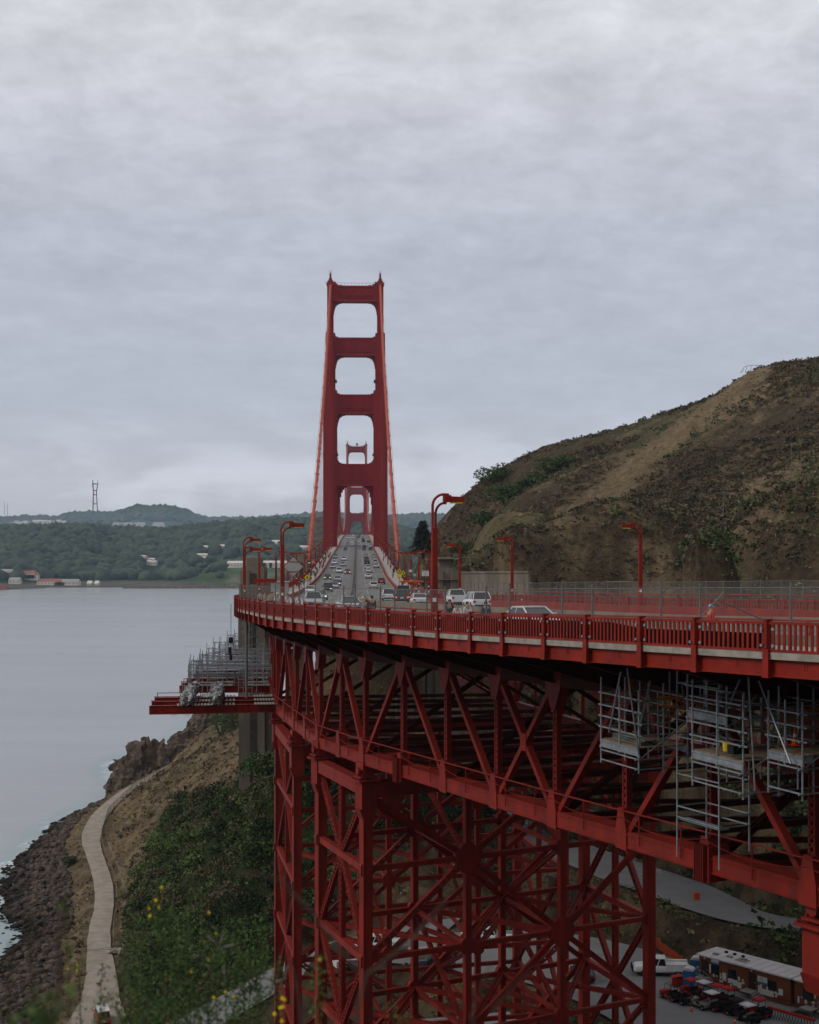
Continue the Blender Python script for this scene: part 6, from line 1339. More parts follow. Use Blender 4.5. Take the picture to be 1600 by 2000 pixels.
# ------------------------------------------------------------------ people
def skinmesh(name, joints, edges, radii, m, sub=1):
    me = bpy.data.meshes.new(name); me.from_pydata(joints, edges, []); o = bpy.data.objects.new(name, me); link(o); md = o.modifiers.new('s', 'SKIN'); md.use_smooth_shade = True
    for i, r_ in enumerate(radii): me.skin_vertices[0].data[i].radius = (r_, r_) if not isinstance(r_, tuple) else r_
    me.skin_vertices[0].data[0].use_root = True; sb = o.modifiers.new('b', 'SUBSURF'); sb.levels = sub; sb.render_levels = sub
    dg_ = bpy.context.evaluated_depsgraph_get(); m2 = bpy.data.meshes.new_from_object(o.evaluated_get(dg_)); m2.materials.clear(); m2.materials.append(m); bpy.data.objects.remove(o); bpy.data.meshes.remove(me); return m2
def person_proto(pose):
    J = [(0, 0, .95)]; E = []; Rr = [(.15, .12)]
    def add(p, par, r_): J.append(p); Rr.append(r_); E.append((par, len(J) - 1)); return len(J) - 1
    lean = {'stand': 0, 'walk': .03, 'lean': .18}[pose]; st = {'stand': .02, 'walk': .26, 'lean': .08}[pose]
    ch = add((0, lean * .5, 1.15), 0, (.14, .11)); sh = add((0, lean, 1.40), ch, (.17, .10)); nk = add((0, lean * 1.15, 1.50), sh, .06); hd = add((0, lean * 1.3 + .01, 1.60), nk, (.078, .09)); tp = add((0, lean * 1.3 + .01, 1.70), hd, (.07, .085)); nose = add((0, lean * 1.3 + .115, 1.615), hd, .018)
    parts = {'t': [0, ch, sh]}; arms = []
    for s in (-1, 1):
        a0 = add((s * .19, lean, 1.40), sh, .055); el = add((s * .25, lean + (.02 if pose != 'lean' else .15) - s * st * .3, 1.13), a0, .042); wr_ = add((s * .25, lean + (.12 if pose != 'lean' else .38) - s * st * .6, .90 if pose != 'lean' else 1.08), el, .03); pm_ = add((s * .25, J[wr_][1] + .03, J[wr_][2] - .08), wr_, (.035, .018))
        for q in range(4): f1 = add((s * .25 + (q - 1.5) * .017, J[pm_][1] + .02, J[pm_][2] - .05), pm_, .009); add((J[f1][0], J[f1][1] + .012, J[f1][2] - .035 + .004 * abs(q - 1)), f1, .008)
        add((s * .22, J[pm_][1] + .03, J[pm_][2] - .015), pm_, .01); arms.append((a0, el, wr_))
    legs = []
    for s in (-1, 1):
        hp = add((s * .10, 0, .88), 0, .085); kn = add((s * .11, s * st * .55 + .03, .50), hp, .062); an = add((s * .11, s * st - .02, .10), kn, .04); ft = add((s * .12, s * st + .12, .05), an, (.04, .035)); legs.append((hp, kn, an))
    out = {'skin': skinmesh('body', J, E, Rr, MT['skin'])}
    j = [J[0], J[ch], J[sh], (0, J[nk][1], 1.47)]; e_ = [(0, 1), (1, 2), (2, 3)]; r_ = [(.17, .14), (.165, .135), (.19, .125), .075]
    for a0, el, wr_ in arms: b = len(j); j += [J[a0], J[el], tuple(Vector(J[el]).lerp(Vector(J[wr_]), .8))]; e_ += [(2, b), (b, b + 1), (b + 1, b + 2)]; r_ += [.075, .06, .05]
    out['jacket'] = skinmesh('jacket', j, e_, r_, MT['cloth'])
    j = [(0, 0, .98)]; e_ = []; r_ = [(.165, .135)]
    for hp, kn, an in legs: b = len(j); j += [J[hp], J[kn], tuple(Vector(J[an]) + V(0, 0, .04))]; e_ += [(0, b), (b, b + 1), (b + 1, b + 2)]; r_ += [.105, .08, .062]
    out['trousers'] = skinmesh('trousers', j, e_, r_, MT['cloth'])
    h = MB(); h.lathe((0, lean * 1.3 - .008, 1.585), [(.08, 0), (.1, .05), (.098, .1), (.07, .15), (.02, .17)], 12)
    h.v = [(x, y - .028 if z < 1.66 else y, z) for x, y, z in h.v]; out['hair'] = mk_me(h, MT['hair'])
    c = MB(); c.lathe((0, lean * 1.3, 1.655), [(.108, 0), (.11, .05), (.08, .1), (.02, .12)], 12); c.box((0, lean * 1.3 + .12, 1.665), (.16, .13, .015)); out['cap'] = mk_me(c, MT['cloth'])
    sh_ = MB(); [sh_.box((s * .12, s * st + .05, .05), (.10, .27, .10)) for s in (-1, 1)]; out['shoes'] = mk_me(sh_, MT['black']); return out
PP = {k: person_proto(k) for k in ('stand', 'walk', 'lean')}
KC = {'white': (.60, .60, .60), 'black': (.02, .02, .022), 'red': (.40, .02, .02), 'navy': (.03, .05, .08), 'grey': (.22, .23, .25), 'blue': (.12, .22, .42), 'tan': (.35, .27, .2), 'yellow': (.65, .62, .08), 'green': (.05, .12, .09), 'lblue': (.20, .42, .62), 'olive': (.04, .04, .03)}
def person(p, rz, pose, top, bot, label, cap=None, group=None, h=1.0):
    e = bpy.data.objects.new('person', None); link(e); e.location = p; e.rotation_euler = (0, 0, rz); e.scale = (h, h, h); tag(e, label, 'person', group); q = PP[pose]
    b = bpy.data.objects.new('body', q['skin']); link(b, e)
    for n_, c in (('jacket', top), ('trousers', bot)): o = bpy.data.objects.new(n_, q[n_]); link(o, e); o.color = (*KC[c], 1)
    o = bpy.data.objects.new('cap' if cap else 'hair', q['cap' if cap else 'hair']); link(o, e)
    if cap: o.color = (*KC[cap], 1)
    o = bpy.data.objects.new('shoe_pair', q['shoes']); link(o, e); return e
def walk_at(px, off, *a, lo=52, hi=174, **k):
    S = station_of_px(px, off, lo, hi); t = edge(S)[2]; return person(P(S, off, .125), t + a[0], *a[1:], **k)
# near walkers behind the railing
walk_at(1387, 2.2, math.pi * 1.5, 'walk', 'red', 'grey', 'person in a red shirt and light blue cap walking behind the near railing', cap='lblue', h=.92)
walk_at(878, 1.9, 2.6, 'walk', 'black', 'black', 'person in a black jacket right of the tall foreground lamp post'); walk_at(893, 1.8, 2.8, 'walk', 'white', 'navy', 'shorter person in white between two walkers right of the tall lamp post', h=.88); walk_at(913, 1.9, 3.3, 'stand', 'white', 'grey', 'person in a white T shirt facing the viewer behind the railing', h=.95); walk_at(949, 1.8, 3.1, 'stand', 'navy', 'black', 'person in a dark blue shirt at the right end of the group of four', h=.97)
walk_at(726, 1.7, 0, 'stand', 'black', 'black', 'tall person in a black coat with their back turned at centre', h=1.06); walk_at(716, 1.5, .3, 'stand', 'grey', 'navy', 'person in a pale blue top beside the tall one in black', h=.9); walk_at(712, 1.9, .2, 'lean', 'grey', 'black', 'cyclist with a yellow helmet beside the tall person in black', cap='yellow', h=.98)
walk_at(562, 1.9, 3.1, 'walk', 'white', 'grey', 'person in white left of the lamp post with the diamond sign', lo=66, hi=90); walk_at(584, 1.9, 3.0, 'walk', 'white', 'navy', 'person in white right of the lamp post with the diamond sign', lo=66, hi=95); walk_at(541, 1.9, 3.2, 'lean', 'white', 'grey', 'cyclist with a yellow helmet and pale jacket at left', cap='yellow', lo=64, hi=85); walk_at(529, 2.0, 3.2, 'stand', 'tan', 'black', 'person in a tan jacket raising a camera at left', lo=60, hi=80); walk_at(517, 2.0, 3.1, 'stand', 'tan', 'grey', 'person in brown near the slatted fence at left', lo=56, hi=76); walk_at(500, 2.2, 3.0, 'stand', 'grey', 'black', 'person in grey in front of the slatted fence at left', lo=55, hi=72); walk_at(532, 2.6, 3.0, 'stand', 'grey', 'black', 'person behind the one in tan at the left curve', lo=55, hi=80)
def crowd(n, S0_, S1_, o0, o1, label, seed, group, cols=('black', 'navy', 'white', 'grey', 'black', 'red', 'blue')):
    r_ = random.Random(seed)
    for i in range(n):
        S = S0_ + (S1_ - S0_) * ((i + r_.random() * .8) / n); off = o0 + (o1 - o0) * r_.random(); of = off if off > 0 else width(S) + off; t = edge(S)[2]; c = cols[r_.randrange(len(cols))]
        person(P(S, of, .125), t + (0 if r_.random() < .5 else math.pi) + r_.random() * .5, r_.choice(['walk', 'walk', 'stand']), c, r_.choice(['black', 'navy', 'grey']), label, group=group, h=.92 + .14 * r_.random())
crowd(34, -95, -420, 1.4, 3.4, 'tiny walker on the left sidewalk of the bridge', 3, 'walkers on the left sidewalk', ('black', 'navy', 'black', 'grey', 'black', 'red', 'olive'))
crowd(6, -180, -380, -2.8, -1.6, 'tiny walker on the right sidewalk of the bridge', 4, 'walkers on the right sidewalk')
crowd(17, 14, -16, -3.4, -1.4, 'walker in the crowd on the right sidewalk behind the tall lamp post', 5, 'crowd on the right sidewalk', ('black', 'black', 'white', 'navy', 'white', 'tan', 'grey'))
crowd(9, -24, -70, -3.2, -1.6, 'walker on the right sidewalk near the yellow signs', 6, 'walkers near the yellow signs', ('white', 'red', 'grey', 'black', 'yellow'))
cone(P(61, width(61) - 3.3, .13), 'orange cone on the far sidewalk right of the white estate car')
def drum(S, o, label):
    p = P(S, o, .01); e = empty('channelizer', tuple(p), label, 'traffic cone'); m = MB(); m.lathe(p, [(.2, 0), (.2, .06), (.07, .1), (.06, 1.1)], 8); m.build('post', MT['cone'], e); m = MB(); m.lathe(p, [(.066, .5), (.065, .62)], 8); m.lathe(p, [(.065, .8), (.064, .92)], 8); m.build('white_band', MT['white'], e)
drum(57, width(57) - 3.0, 'leaning white and orange post on the far sidewalk right of the white estate car')

p = at(1050, 1194, 78); e = empty('notice_board', tuple(p - V(0, 0, 2)), 'weathered grey square board above the near railing, over the white car roof', 'sign'); m = MB(); m.box(p, (.72, .05, .44)); m.build('panel', MT['slab'], e); m = MB(); m.tube([p + V(0, .06, .2), p - V(0, -.06, 2.2)], .035, 5); m.build('pole', MT['galvd'], e)
# ------------------------------------------------------------------ site yard below the viaduct
MT['brown'] = mat('brown_siding', (.155, .050, .024), .8, .2, .8); MT['roofw'] = mat('pale_roof', (.50, .47, .47), .7, .15, .5); MT['dirty'] = mat('dirty_plywood', (.23, .21, .19), .9, .3, 1.5)
MT['blue'] = mat('blue_plastic', (.012, .11, .25), .45, .15, 2); MT['redp'] = mat('red_plastic', (.32, .018, .014), .45, .2, 2); MT['paper'] = mat('paper', (.50, .50, .48), .8, .12, 4); MT['cream'] = mat('cream_paper', (.50, .42, .25), .8, .12, 4); MT['net'] = mat('orange_net', (.33, .045, .012), .9, .35, 3); MT['navyp'] = mat('poster_blue', (.03, .14, .30), .7, .2, 4)
GZ0 = 28.06
def on_ground(px, py, z=GZ0): Y = (CZ - z) * F / (py - 1060); return V((px - 800) * Y / F, Y, z)
A0 = on_ground(1366, 1916); A1 = on_ground(1544, 1966)
def office(A, B, depth, H, label, doors, wins, papers, floor=.55, canopy=False):
    d = (B - A); L_ = d.length; d.normalize(); n = V(-d.y, d.x, 0)   # n points to the back
    e = empty('site_office', tuple(A), label, 'cabin'); c = (A + B) / 2 + n * depth / 2; rz = math.atan2(d.y, d.x)
    m = MB(); m.box(c + V(0, 0, (H + .1) / 2), (L_, depth, H), rz=rz); w = m.build('wall', MT['brown'], e)
    m = MB(); m.box(c + V(0, 0, H + .13), (L_ + .4, depth + .5, .16), rz=rz)
    for k in range(int(L_ / 1.1)): m.box(A + d * (k + .5) * 1.1 + n * depth / 2 + V(0, 0, H + .225), (.05, depth + .4, .04), rz=rz)
    rf = m.build('roof', MT['roofw'], e)
    if len(doors) > 1:
        m = MB()
        for k in range(3): m.lathe(A + d * (2.0 + k * 1.15) + n * 2.5 + V(0, 0, H + .2), [(.22, 0), (.24, .1), (.16, .22), (.04, .26)], 8)
        m.build('roof_vent', MT['black'], rf); m = MB()
        for k in range(3): m.box(A + d * (1.6 + 1.7 * k) + n * (1.0 + .3 * k) + V(0, 0, H + .3), (.6, .5, .16), rz=rz)
        m.box(A + d * 5.0 + n * 1.3 + V(0, 0, H + .235), (1.5, 1.2, .03), rz=rz); m.build('roof_board', MT['dirty'], rf)
    def panel(name, x0, x1, z0, z1, mt, out, parent=w, th=.05): m = MB(); m.box(A + d * (x0 + x1) / 2 - n * out + V(0, 0, (z0 + z1) / 2), (x1 - x0, th, z1 - z0), rz=rz); return m.build(name, mt, parent)
    for x in doors: dr = panel('door', x, x + .95, floor, floor + 2.05, MT['doord'], .03, e); lg = MB(); q = A + d * (x + .45) - n * .09 + V(0, 0, floor + 2.3); lg.lathe(q, [(.07, -.1), (.09, 0), (.05, .1)], 8); lg.build('wall_lamp', MT['white'], e); hb = MB(); hb.box(A + d * (x + .84) - n * .08 + V(0, 0, floor + 1.0), (.06, .06, .14), rz=rz); hb.build('handle', MT['galv'], dr)
    for x0, x1, z0, z1 in wins: panel('window', x0, x1, z0, z1, MT['glass'], .03, e)
    panel('skirt_joint', 0.05, L_ - .05, floor - .06, floor - .02, MT['black'], .012, w, .03)
    for x0, x1, z0, z1, mt in papers: panel('poster', x0, x1, z0, z1, MT[mt], .045, e, .02)
    return e, A, d, n, L_, rz
MT['doord'] = mat('dark_door', (.035, .018, .012), .6, .2, 2)
rp = random.Random(9); PAP = [(1.45, 1.65, 1.3, 2.3, 'paper'), (1.95, 2.15, .95, 1.35, 'paper'), (2.35, 2.55, 1.05, 1.25, 'paper'), (2.9, 3.1, 1.35, 1.6, 'cream'), (2.9, 3.12, .95, 1.3, 'paper'), (3.25, 3.75, .85, 1.75, 'paper'), (2.85, 3.3, .55, .8, 'paper'), (4.0, 4.25, .75, 1.25, 'paper'), (4.27, 4.6, .8, 1.3, 'paper'), (4.65, 4.95, .6, 1.3, 'paper'), (4.97, 5.3, .6, 1.25, 'paper'), (5.3, 5.8, .45, 1.15, 'paper'), (5.35, 5.6, 1.3, 1.75, 'paper'), (5.9, 6.1, 1.35, 1.6, 'cream'), (5.85, 6.2, 1.05, 1.28, 'paper'), (4.3, 4.5, .45, .68, 'paper'), (1.7, 2.75, 2.62, 3.0, 'paper'), (1.72, 2.73, 2.45, 2.61, 'navyp'),
   (8.0, 8.2, 1.0, 1.4, 'paper'), (8.25, 8.5, 1.15, 1.55, 'paper'), (9.1, 9.3, 1.15, 1.5, 'paper')]
for r_ in range(2):
    for c in range(6): PAP.append((8.0 + c * .34, 8.32 + c * .34, .5 + r_ * .33, .81 + r_ * .33, 'paper'))
PAP += [(10.15, 10.4, .95, 1.2, 'paper'), (10.4, 10.6, .8, 1.1, 'cream'), (10.65, 11.2, .95, 1.65, 'paper'), (10.2, 10.45, .6, .85, 'paper'), (7.95, 9.2, 1.85, 2.45, 'paper'), (7.95, 9.2, 1.62, 1.84, 'navyp')]
o1, OA, od, on_, oL, orz = office(A0, A1, 3.5, 3.0, 'long brown site office with a pale flat roof and papers pinned along its wall', [.35, 6.75], [(1.7, 2.75, 1.25, 2.4), (4.0, 5.1, 1.3, 2.35), (9.3, 10.35, 1.25, 2.3)], PAP)
q = OA + od * 8.45 - on_ * .06 + V(0, 0, 2.26); text('Safety', .2, MT['black'], o1, q - OA + V(0, 0, .0), (R(90), 0, orz)); text('Meeting Board', .13, MT['black'], o1, q - OA - V(0, 0, .22) + od * .02, (R(90), 0, orz))
m = MB(); q = OA + od * 8.95 - on_ * .07 + V(0, 0, 2.22); m.tube([q + od * .12 * math.cos(a) + V(0, 0, .12 * math.sin(a)) for a in [k * math.pi / 5 for k in range(11)]], .02, 5); m.bar(q + od * .08 - V(0, 0, .09), q + od * .2 - V(0, 0, .26), .04, .02); m.build('poster_emblem', MT['signy'], o1)
B0 = OA + od * (oL + .35) + on_ * .25; B1 = B0 + (od * .80 - on_ * .60).normalized() * 0 + od * 7.5
B1 = B0 + V(math.cos(orz - .08), math.sin(orz - .08), 0) * 7.0
o2, *_x = office(B0, B1, 3.4, 2.9, 'shorter brown site office continuing past the right edge of the picture', [3.8], [(1.1, 2.5, 1.2, 2.3)], [(.45, .7, .6, 1.3, 'paper'), (.9, 1.05, 1.2, 1.4, 'cream'), (1.4, 1.7, .75, 1.15, 'paper'), (2.6, 2.85, 1.6, 2.0, 'cream'), (2.3, 2.7, 1.0, 1.25, 'paper'), (3.4, 3.6, 1.2, 1.7, 'paper'), (2.4, 2.6, .5, .9, 'paper')])
# canopy behind
c = (B0 + B1) / 2 + on_ * 3.2 - od * 1.0; m = MB(); hx = 2.2; tp = c + V(0, 0, 4.6); pts = [c + od * sx * hx + on_ * sy * hx + V(0, 0, 3.1) for sx, sy in ((-1, -1), (1, -1), (1, 1), (-1, 1))]; m.add(pts + [tp], [(0, 1, 4), (1, 2, 4), (2, 3, 4), (3, 0, 4), (0, 3, 2, 1)]); e = empty('canopy_tent', tuple(c), 'white peaked canopy tent behind the offices', 'tent'); m.build('canopy', MT['white'], e); m = MB(); [m.tube([V(p.x, p.y, c.z), p], .04, 5) for p in pts]; m.build('pole', MT['galv'], e)
def stairs(p, face, side, label, rail=True, hgt=.75, steps=4, mt='dirty'):
    """landing at p by the wall; steps go down along side"""
    e = empty('entry_stairs', tuple(p), label, 'stairs'); rz = math.atan2(side.y, side.x); m = MB(); m.box(p - face * .7 + V(0, 0, hgt - .05), (1.5, 1.4, .1), rz=rz); m.build('landing', MT[mt], e); m = MB()
    for k in range(steps): m.box(p - face * .7 + side * (.75 + .14 + k * .28) + V(0, 0, hgt - .17 * (k + 1)), (.28, 1.2, .06), rz=rz)
    for s_ in (-.6, .6): m.bar(p - face * (.7 + s_) + side * .75 + V(0, 0, hgt - .12), p - face * (.7 + s_) + side * (.8 + steps * .28) + V(0, 0, .02), .06, .2)
    m.build('step', MT[mt], e); m = MB()
    for sx in (-.7, .7):
        for sy in (.1, 1.3): m.tube([p - face * sy + side * sx, p - face * sy + side * sx + V(0, 0, hgt + (1.0 if rail and (sy > 1 or sx < 0) else -.05))], .03, 5)
    if rail:
        for z in (.5, 1.0): m.tube([p - face * .1 - side * .7 + V(0, 0, hgt + z), p - face * 1.3 - side * .7 + V(0, 0, hgt + z), p - face * 1.3 + side * .7 + V(0, 0, hgt + z)], .03, 5)
        m.tube([p - face * 1.3 + side * .7 + V(0, 0, hgt + 1.0), p - face * 1.3 + side * (.8 + steps * .28) + V(0, 0, 1.0), p - face * 1.3 + side * (.8 + steps * .28)], .03, 5)
    m.build('handrail', MT['galv'], e)
stairs(OA + od * .85, on_, od, 'metal entry stairs with a handrail at the left door of the long office', True); stairs(OA + od * 7.2, on_, od, 'wooden entry stairs without a rail at the middle door of the long office', False)
stairs(B0 + od * 2.6 - on_ * .6, on_, -od, 'wooden entry stairs between the two offices', False, .8); stairs(B0 + od * 4.6 - on_ * .35, on_, od, 'grey landing with a handrail at the far right office door', True, .85)
def lp(p): return p
p = OA + od * 4.4 - on_ * .5; m = MB(); m.lathe(p, [(.2, 0), (.24, .5), (.26, .52)], 10); tag(m.build('bucket', MT['redp']), 'red bucket against the wall of the long office', 'bucket')
# portable toilets
def toilet(p, rz, label):
    e = empty('portable_toilet', tuple(p), label, 'toilet'); m = MB(); m.box(p + V(0, 0, 1.05), (1.15, 1.15, 2.1), rz=rz); b = m.build('cabin', MT['blue'], e); ca, sa = math.cos(rz), math.sin(rz); f = V(sa, -ca, 0); r_ = V(ca, sa, 0)
    m = MB(); m.box(p + f * .59 + V(0, 0, 1.0), (.72, .03, 1.8), rz=rz); dr = m.build('door', MT['blue'], e); m = MB(); m.box(p + f * .62 + V(0, 0, 1.35) + r_ * .25, (.14, .02, .2), rz=rz); m.build('latch', MT['white'], dr)
    m = MB(); pts = []
    for k in range(7): a = math.pi * k / 6; pts.append((-.62 * math.cos(a), .32 * math.sin(a)))
    A = [p + r_ * x + f * .62 + V(0, 0, 2.1 + z) for x, z in pts]; B = [p + r_ * x - f * .62 + V(0, 0, 2.1 + z) for x, z in pts]; m.add(A + B, [(i, i + 1, 8 + i, 7 + i) for i in range(6)] + [tuple(range(7)), tuple(range(7, 14))[::-1]]); m.build('roof', MT['roofw'], e)
    m = MB(); m.box(p + V(0, 0, .06), (1.25, 1.25, .12), rz=rz); m.build('skid', MT['black'], e)
toilet(on_ground(1346, 1930), orz + .4, 'blue portable toilet with a white roof at the left end of the office'); toilet(on_ground(1361, 1908), orz + .4, 'second blue portable toilet half hidden behind the first one')
p = on_ground(1322, 1926); e = empty('waste_bin', tuple(p), 'red wheeled waste bin left of the blue toilets', 'bin'); m = MB(); m.plate([p + V(-.5, -.4, 0), p + V(.5, -.4, 0), p + V(.6, -.45, 1.0), p + V(-.6, -.45, 1.0)], .04, (0, -1, 0)); m.box(p + V(0, 0, .55), (1.0, .8, .9)); m.build('body', MT['redp'], e); m = MB(); m.bar(p + V(-.65, 0, 1.05), p + V(.65, 0, 1.25), .95, .07); m.build('lid', MT['redp'], e)
p = on_ground(1331, 1925); m = MB(); m.box(p + V(0, 0, .5), (.6, .6, 1.0), rz=.3); m.box(p + V(0, 0, 1.03), (.66, .66, .07), rz=.3); tag(m.build('waste_bin', MT['dirty']), 'small grey bin between the red bin and the blue toilet', 'bin')
# white service truck
def truck(p, rz, label, colr='white', service=True):
    e = car(0, 0, 'pickup', colr, label, True, rest=p, rz=rz); e['category'] = 'truck'; e.scale = (1.05, 1.12, 1.08)
    if service: m = MB(); [m.box((s * .93, -1.75, 1.02), (.26, 2.3, .75)) for s in (-1, 1)]; m.box((0, -1.75, .82), (1.7, 2.2, .1)); m.box((0, -.48, 1.7), (1.8, .05, .5)); o = m.build('service_box', MT['white'], None, origin=(0, 0, 0)); o.parent = e
    m = MB(); m.box((0, 2.95, .75), (1.7, .12, .45)); [m.box((s * .45, 3.0, .8), (.08, .1, .7)) for s in (-1, 1)]; o = m.build('push_bar', MT['black'], None, origin=(0, 0, 0)); o.parent = e
    return e
pt = on_ground(1290, 1903); truck(pt, R(86), 'white utility truck with tool boxes parked near the blue toilets')
# carts
def cart(p, rz, label, roof='white', bodyc='redp', kind='cart', bed=True):
    e = empty('utility_cart', tuple(p), label, 'utility cart', None, rz); E_ = e
    def b(name, mm, mt, par=None): o = mm.build(name, mt, None, origin=(0, 0, 0)); o.location = (0, 0, 0); o.parent = par or E_; return o
    m = MB(); m.box((0, 0, .42), (1.25, 2.5, .14)); m.box((0, 1.05, .62), (1.15, .7, .36)); m.bar((0, .7, .62), (0, 1.4, .58), 1.1, .42, (0, 0, 1), .9, .26); b('chassis', m, MT[bodyc])
    if bed: m = MB(); m.box((0, -.85, .62), (1.2, 1.0, .06)); [m.box((s * .6, -.85, .75), (.05, 1.0, .3)) for s in (-1, 1)]; m.box((0, -1.35, .75), (1.2, .05, .3)); m.box((0, -.36, .75), (1.2, .05, .3)); b('cargo_bed', m, MT['black'] if bodyc != 'dirty' else MT['dirty'])
    m = MB(); m.box((0, .0, .62), (1.1, .45, .16)); m.box((0, -.24, .88), (1.1, .1, .42)); b('seat', m, MT['dirty'] if roof == 'white' else MT['black'])
    m = MB()
    for s in (-1, 1): m.tube([(s * .55, .78, .6), (s * .52, .50, 1.72), (s * .52, -.32, 1.75), (s * .56, -.38, .6)], .028, 5)
    m.tube([(-.52, .5, 1.72), (.52, .5, 1.72)], .028, 5); m.tube([(-.52, -.32, 1.75), (.52, -.32, 1.75)], .028, 5); m.tube([(.25, .62, .8), (.25, .4, 1.0)], .02, 5); m.tube([(.25 + .14 * math.cos(a), .4, 1.02 + .14 * math.sin(a)) for a in [k * math.pi / 4 for k in range(9)]], .015, 4); b('roll_frame', m, MT['black'])
    if roof: m = MB(); m.box((0, .12, 1.80), (1.25, 1.35, .07)); m.box((0, .12, 1.85), (1.05, 1.15, .05)); b('roof', m, {'white': MT['roofw'], 'red': MT['redp'], 'dark': MT['glass']}[roof])
    for sx in (-1, 1):
        for sy in (.92, -.85): m = MB(); m.tube([(sx * .48, sy, .28), (sx * .70, sy, .28)], .28, 12); w_ = b('wheel', m, MT['tyre']); m = MB(); m.tube([(sx * .68, sy, .28), (sx * .715, sy, .28)], .13, 8); b('rim', m, MT['rim'], w_)
    m = MB(); [m.box((s * .4, 1.41, .62), (.2, .05, .12)) for s in (-1, 1)]; b('headlight', m, MT['head']); return e
hd = math.atan2(od.y, od.x)
CT = [(1312, 1952, None, 'redp', 'red utility cart without a roof, leftmost of the row'), (1331, 1958, None, 'black', 'black utility cart beside the leftmost red one'), (1352, 1945, 'red', 'redp', 'red roofed cart behind the black one, by the left stairs'), (1369, 1968, None, 'dirty', 'cart with a grey metal cargo bed in the row'), (1377, 1950, 'white', 'redp', 'cart with a cream roof nearest the left stairs'), (1392, 1971, 'white', 'redp', 'cart with a cream roof and beige seats in the middle of the row'), (1404, 1957, 'red', 'redp', 'red cart behind the middle cream roofed one'), (1418, 1977, None, 'black', 'dark red cart right of the middle cream roofed one'), (1424, 1962, 'red', 'redp', 'second red cart behind the row'),
  (1440, 1985, 'dark', 'black', 'cart with a dark glassy roof in the row'), (1462, 1996, 'white', 'black', 'cart with the largest white roof, at the bottom edge'), (1484, 1985, 'red', 'redp', 'red cart right of the largest white roof')]
for px, py, rf, bc, lab in CT: cart(on_ground(px, py), hd + R(75) + (px % 5) * .03, lab, rf, bc)
# row of red rails (bike racks) at lower right
e = empty('barrier_rack', tuple(on_ground(1530, 1990)), 'row of red and black barrier racks at the lower right corner', 'barrier'); a, b_ = on_ground(1500, 1985), on_ground(1592, 2012); m = MB(); m.bar(a + V(0, 0, 1.0), b_ + V(0, 0, 1.0), .35, .22); m.build('red_rail', MT['redp'], e); m = MB(); n = 16
for k in range(n): q = a.lerp(b_, k / n); q2 = a.lerp(b_, (k + 1) / n); m.tube([q, q2 + V(0, 0, 1.15)], .03, 4); m.tube([q2, q + V(0, 0, 1.15)], .03, 4)
m.build('lattice_rail', MT['black'], e)
cone(on_ground(1351, 1975), 'orange cone in front of the row of carts'); cone(on_ground(1436, 2000), 'orange cone at the bottom edge beside the largest white roof')
for i, (px, py) in enumerate([(1238, 1788), (1256, 1832), (1262, 1846), (1279, 1862)]): cone(on_ground(px, py), ['uppermost orange cone along the orange netting', 'second orange cone down the orange netting', 'third orange cone down the orange netting', 'lowest orange cone, beside the white truck'][i])
# orange netting fence down the bank
e = empty('orange_netting', tuple(on_ground(1270, 1840)), 'orange plastic netting strung along the bank beside the yard', 'fence'); a = [on_ground(1222, 1792), on_ground(1255, 1820), on_ground(1290, 1856), on_ground(1334, 1888)]; m = MB()
for p0, p1 in zip(a[:-1], a[1:]): m.plate([p0, p1, p1 + V(0, 0, 1.1), p0 + V(0, 0, 1.1)], .03, (p1 - p0).cross(V(0, 0, 1)))
m.build('net', MT['net'], e); m = MB()
for p0, p1 in zip(a[:-1], a[1:]): [m.tube([p0.lerp(p1, k / 4), p0.lerp(p1, k / 4) + V(0, 0, 1.25)], .04, 5) for k in range(4)]
m.build('stake', MT['wood'], e)
m = MB(); p0, p1 = on_ground(1262, 1850, 28.2), on_ground(1300, 1886, 28.2); m.bar(p0, p1, .35, .3); tag(m.build('timber_kerb', MT['wood']), 'long pale timber lying along the yard edge above the white truck', 'timber')
# dark screened fence beside the hill road
FP = [V(20.2, 203.5, 29.6), V(25.4, 194, 29.6), V(31.9, 186.0, 29.7), V(35.2, 180.5, 29.9), V(36.9, 175, 30.3), V(40.2, 169.3, 30.8), V(45.4, 164.0, 31.4), V(53, 158.5, 32.6)]
e = empty('screened_fence', tuple(FP[2]), 'dark screened fence curving along the near side of the road below the viaduct', 'fence'); m = MB()
fp = []
for p0, p1 in zip(FP[:-1], FP[1:]): [fp.append(p0.lerp(p1, k / 4)) for k in range(4)]
fp.append(FP[-1])
for _ in range(3): fp = [fp[0]] + [(fp[i - 1] + fp[i] * 2 + fp[i + 1]) / 4 for i in range(1, len(fp) - 1)] + [fp[-1]]
for p0, p1 in zip(fp[:-1], fp[1:]): m.plate([p0 - V(0, 0, 1.6), p1 - V(0, 0, 1.6), p1 + V(0, 0, 1.0), p0 + V(0, 0, 1.0)], .04, (p1 - p0).cross(V(0, 0, 1)))
m.build('screen', MT['screen'], e); m = MB()
for q in fp: m.tube([q - V(0, 0, 1.6), q + V(0, 0, 1.2)], .045, 5)
m.tube([q + V(0, 0, 1.05) for q in fp], .03, 4); m.build('posts', MT['galvd'], e)
p = V(34.6, 201, 32); 
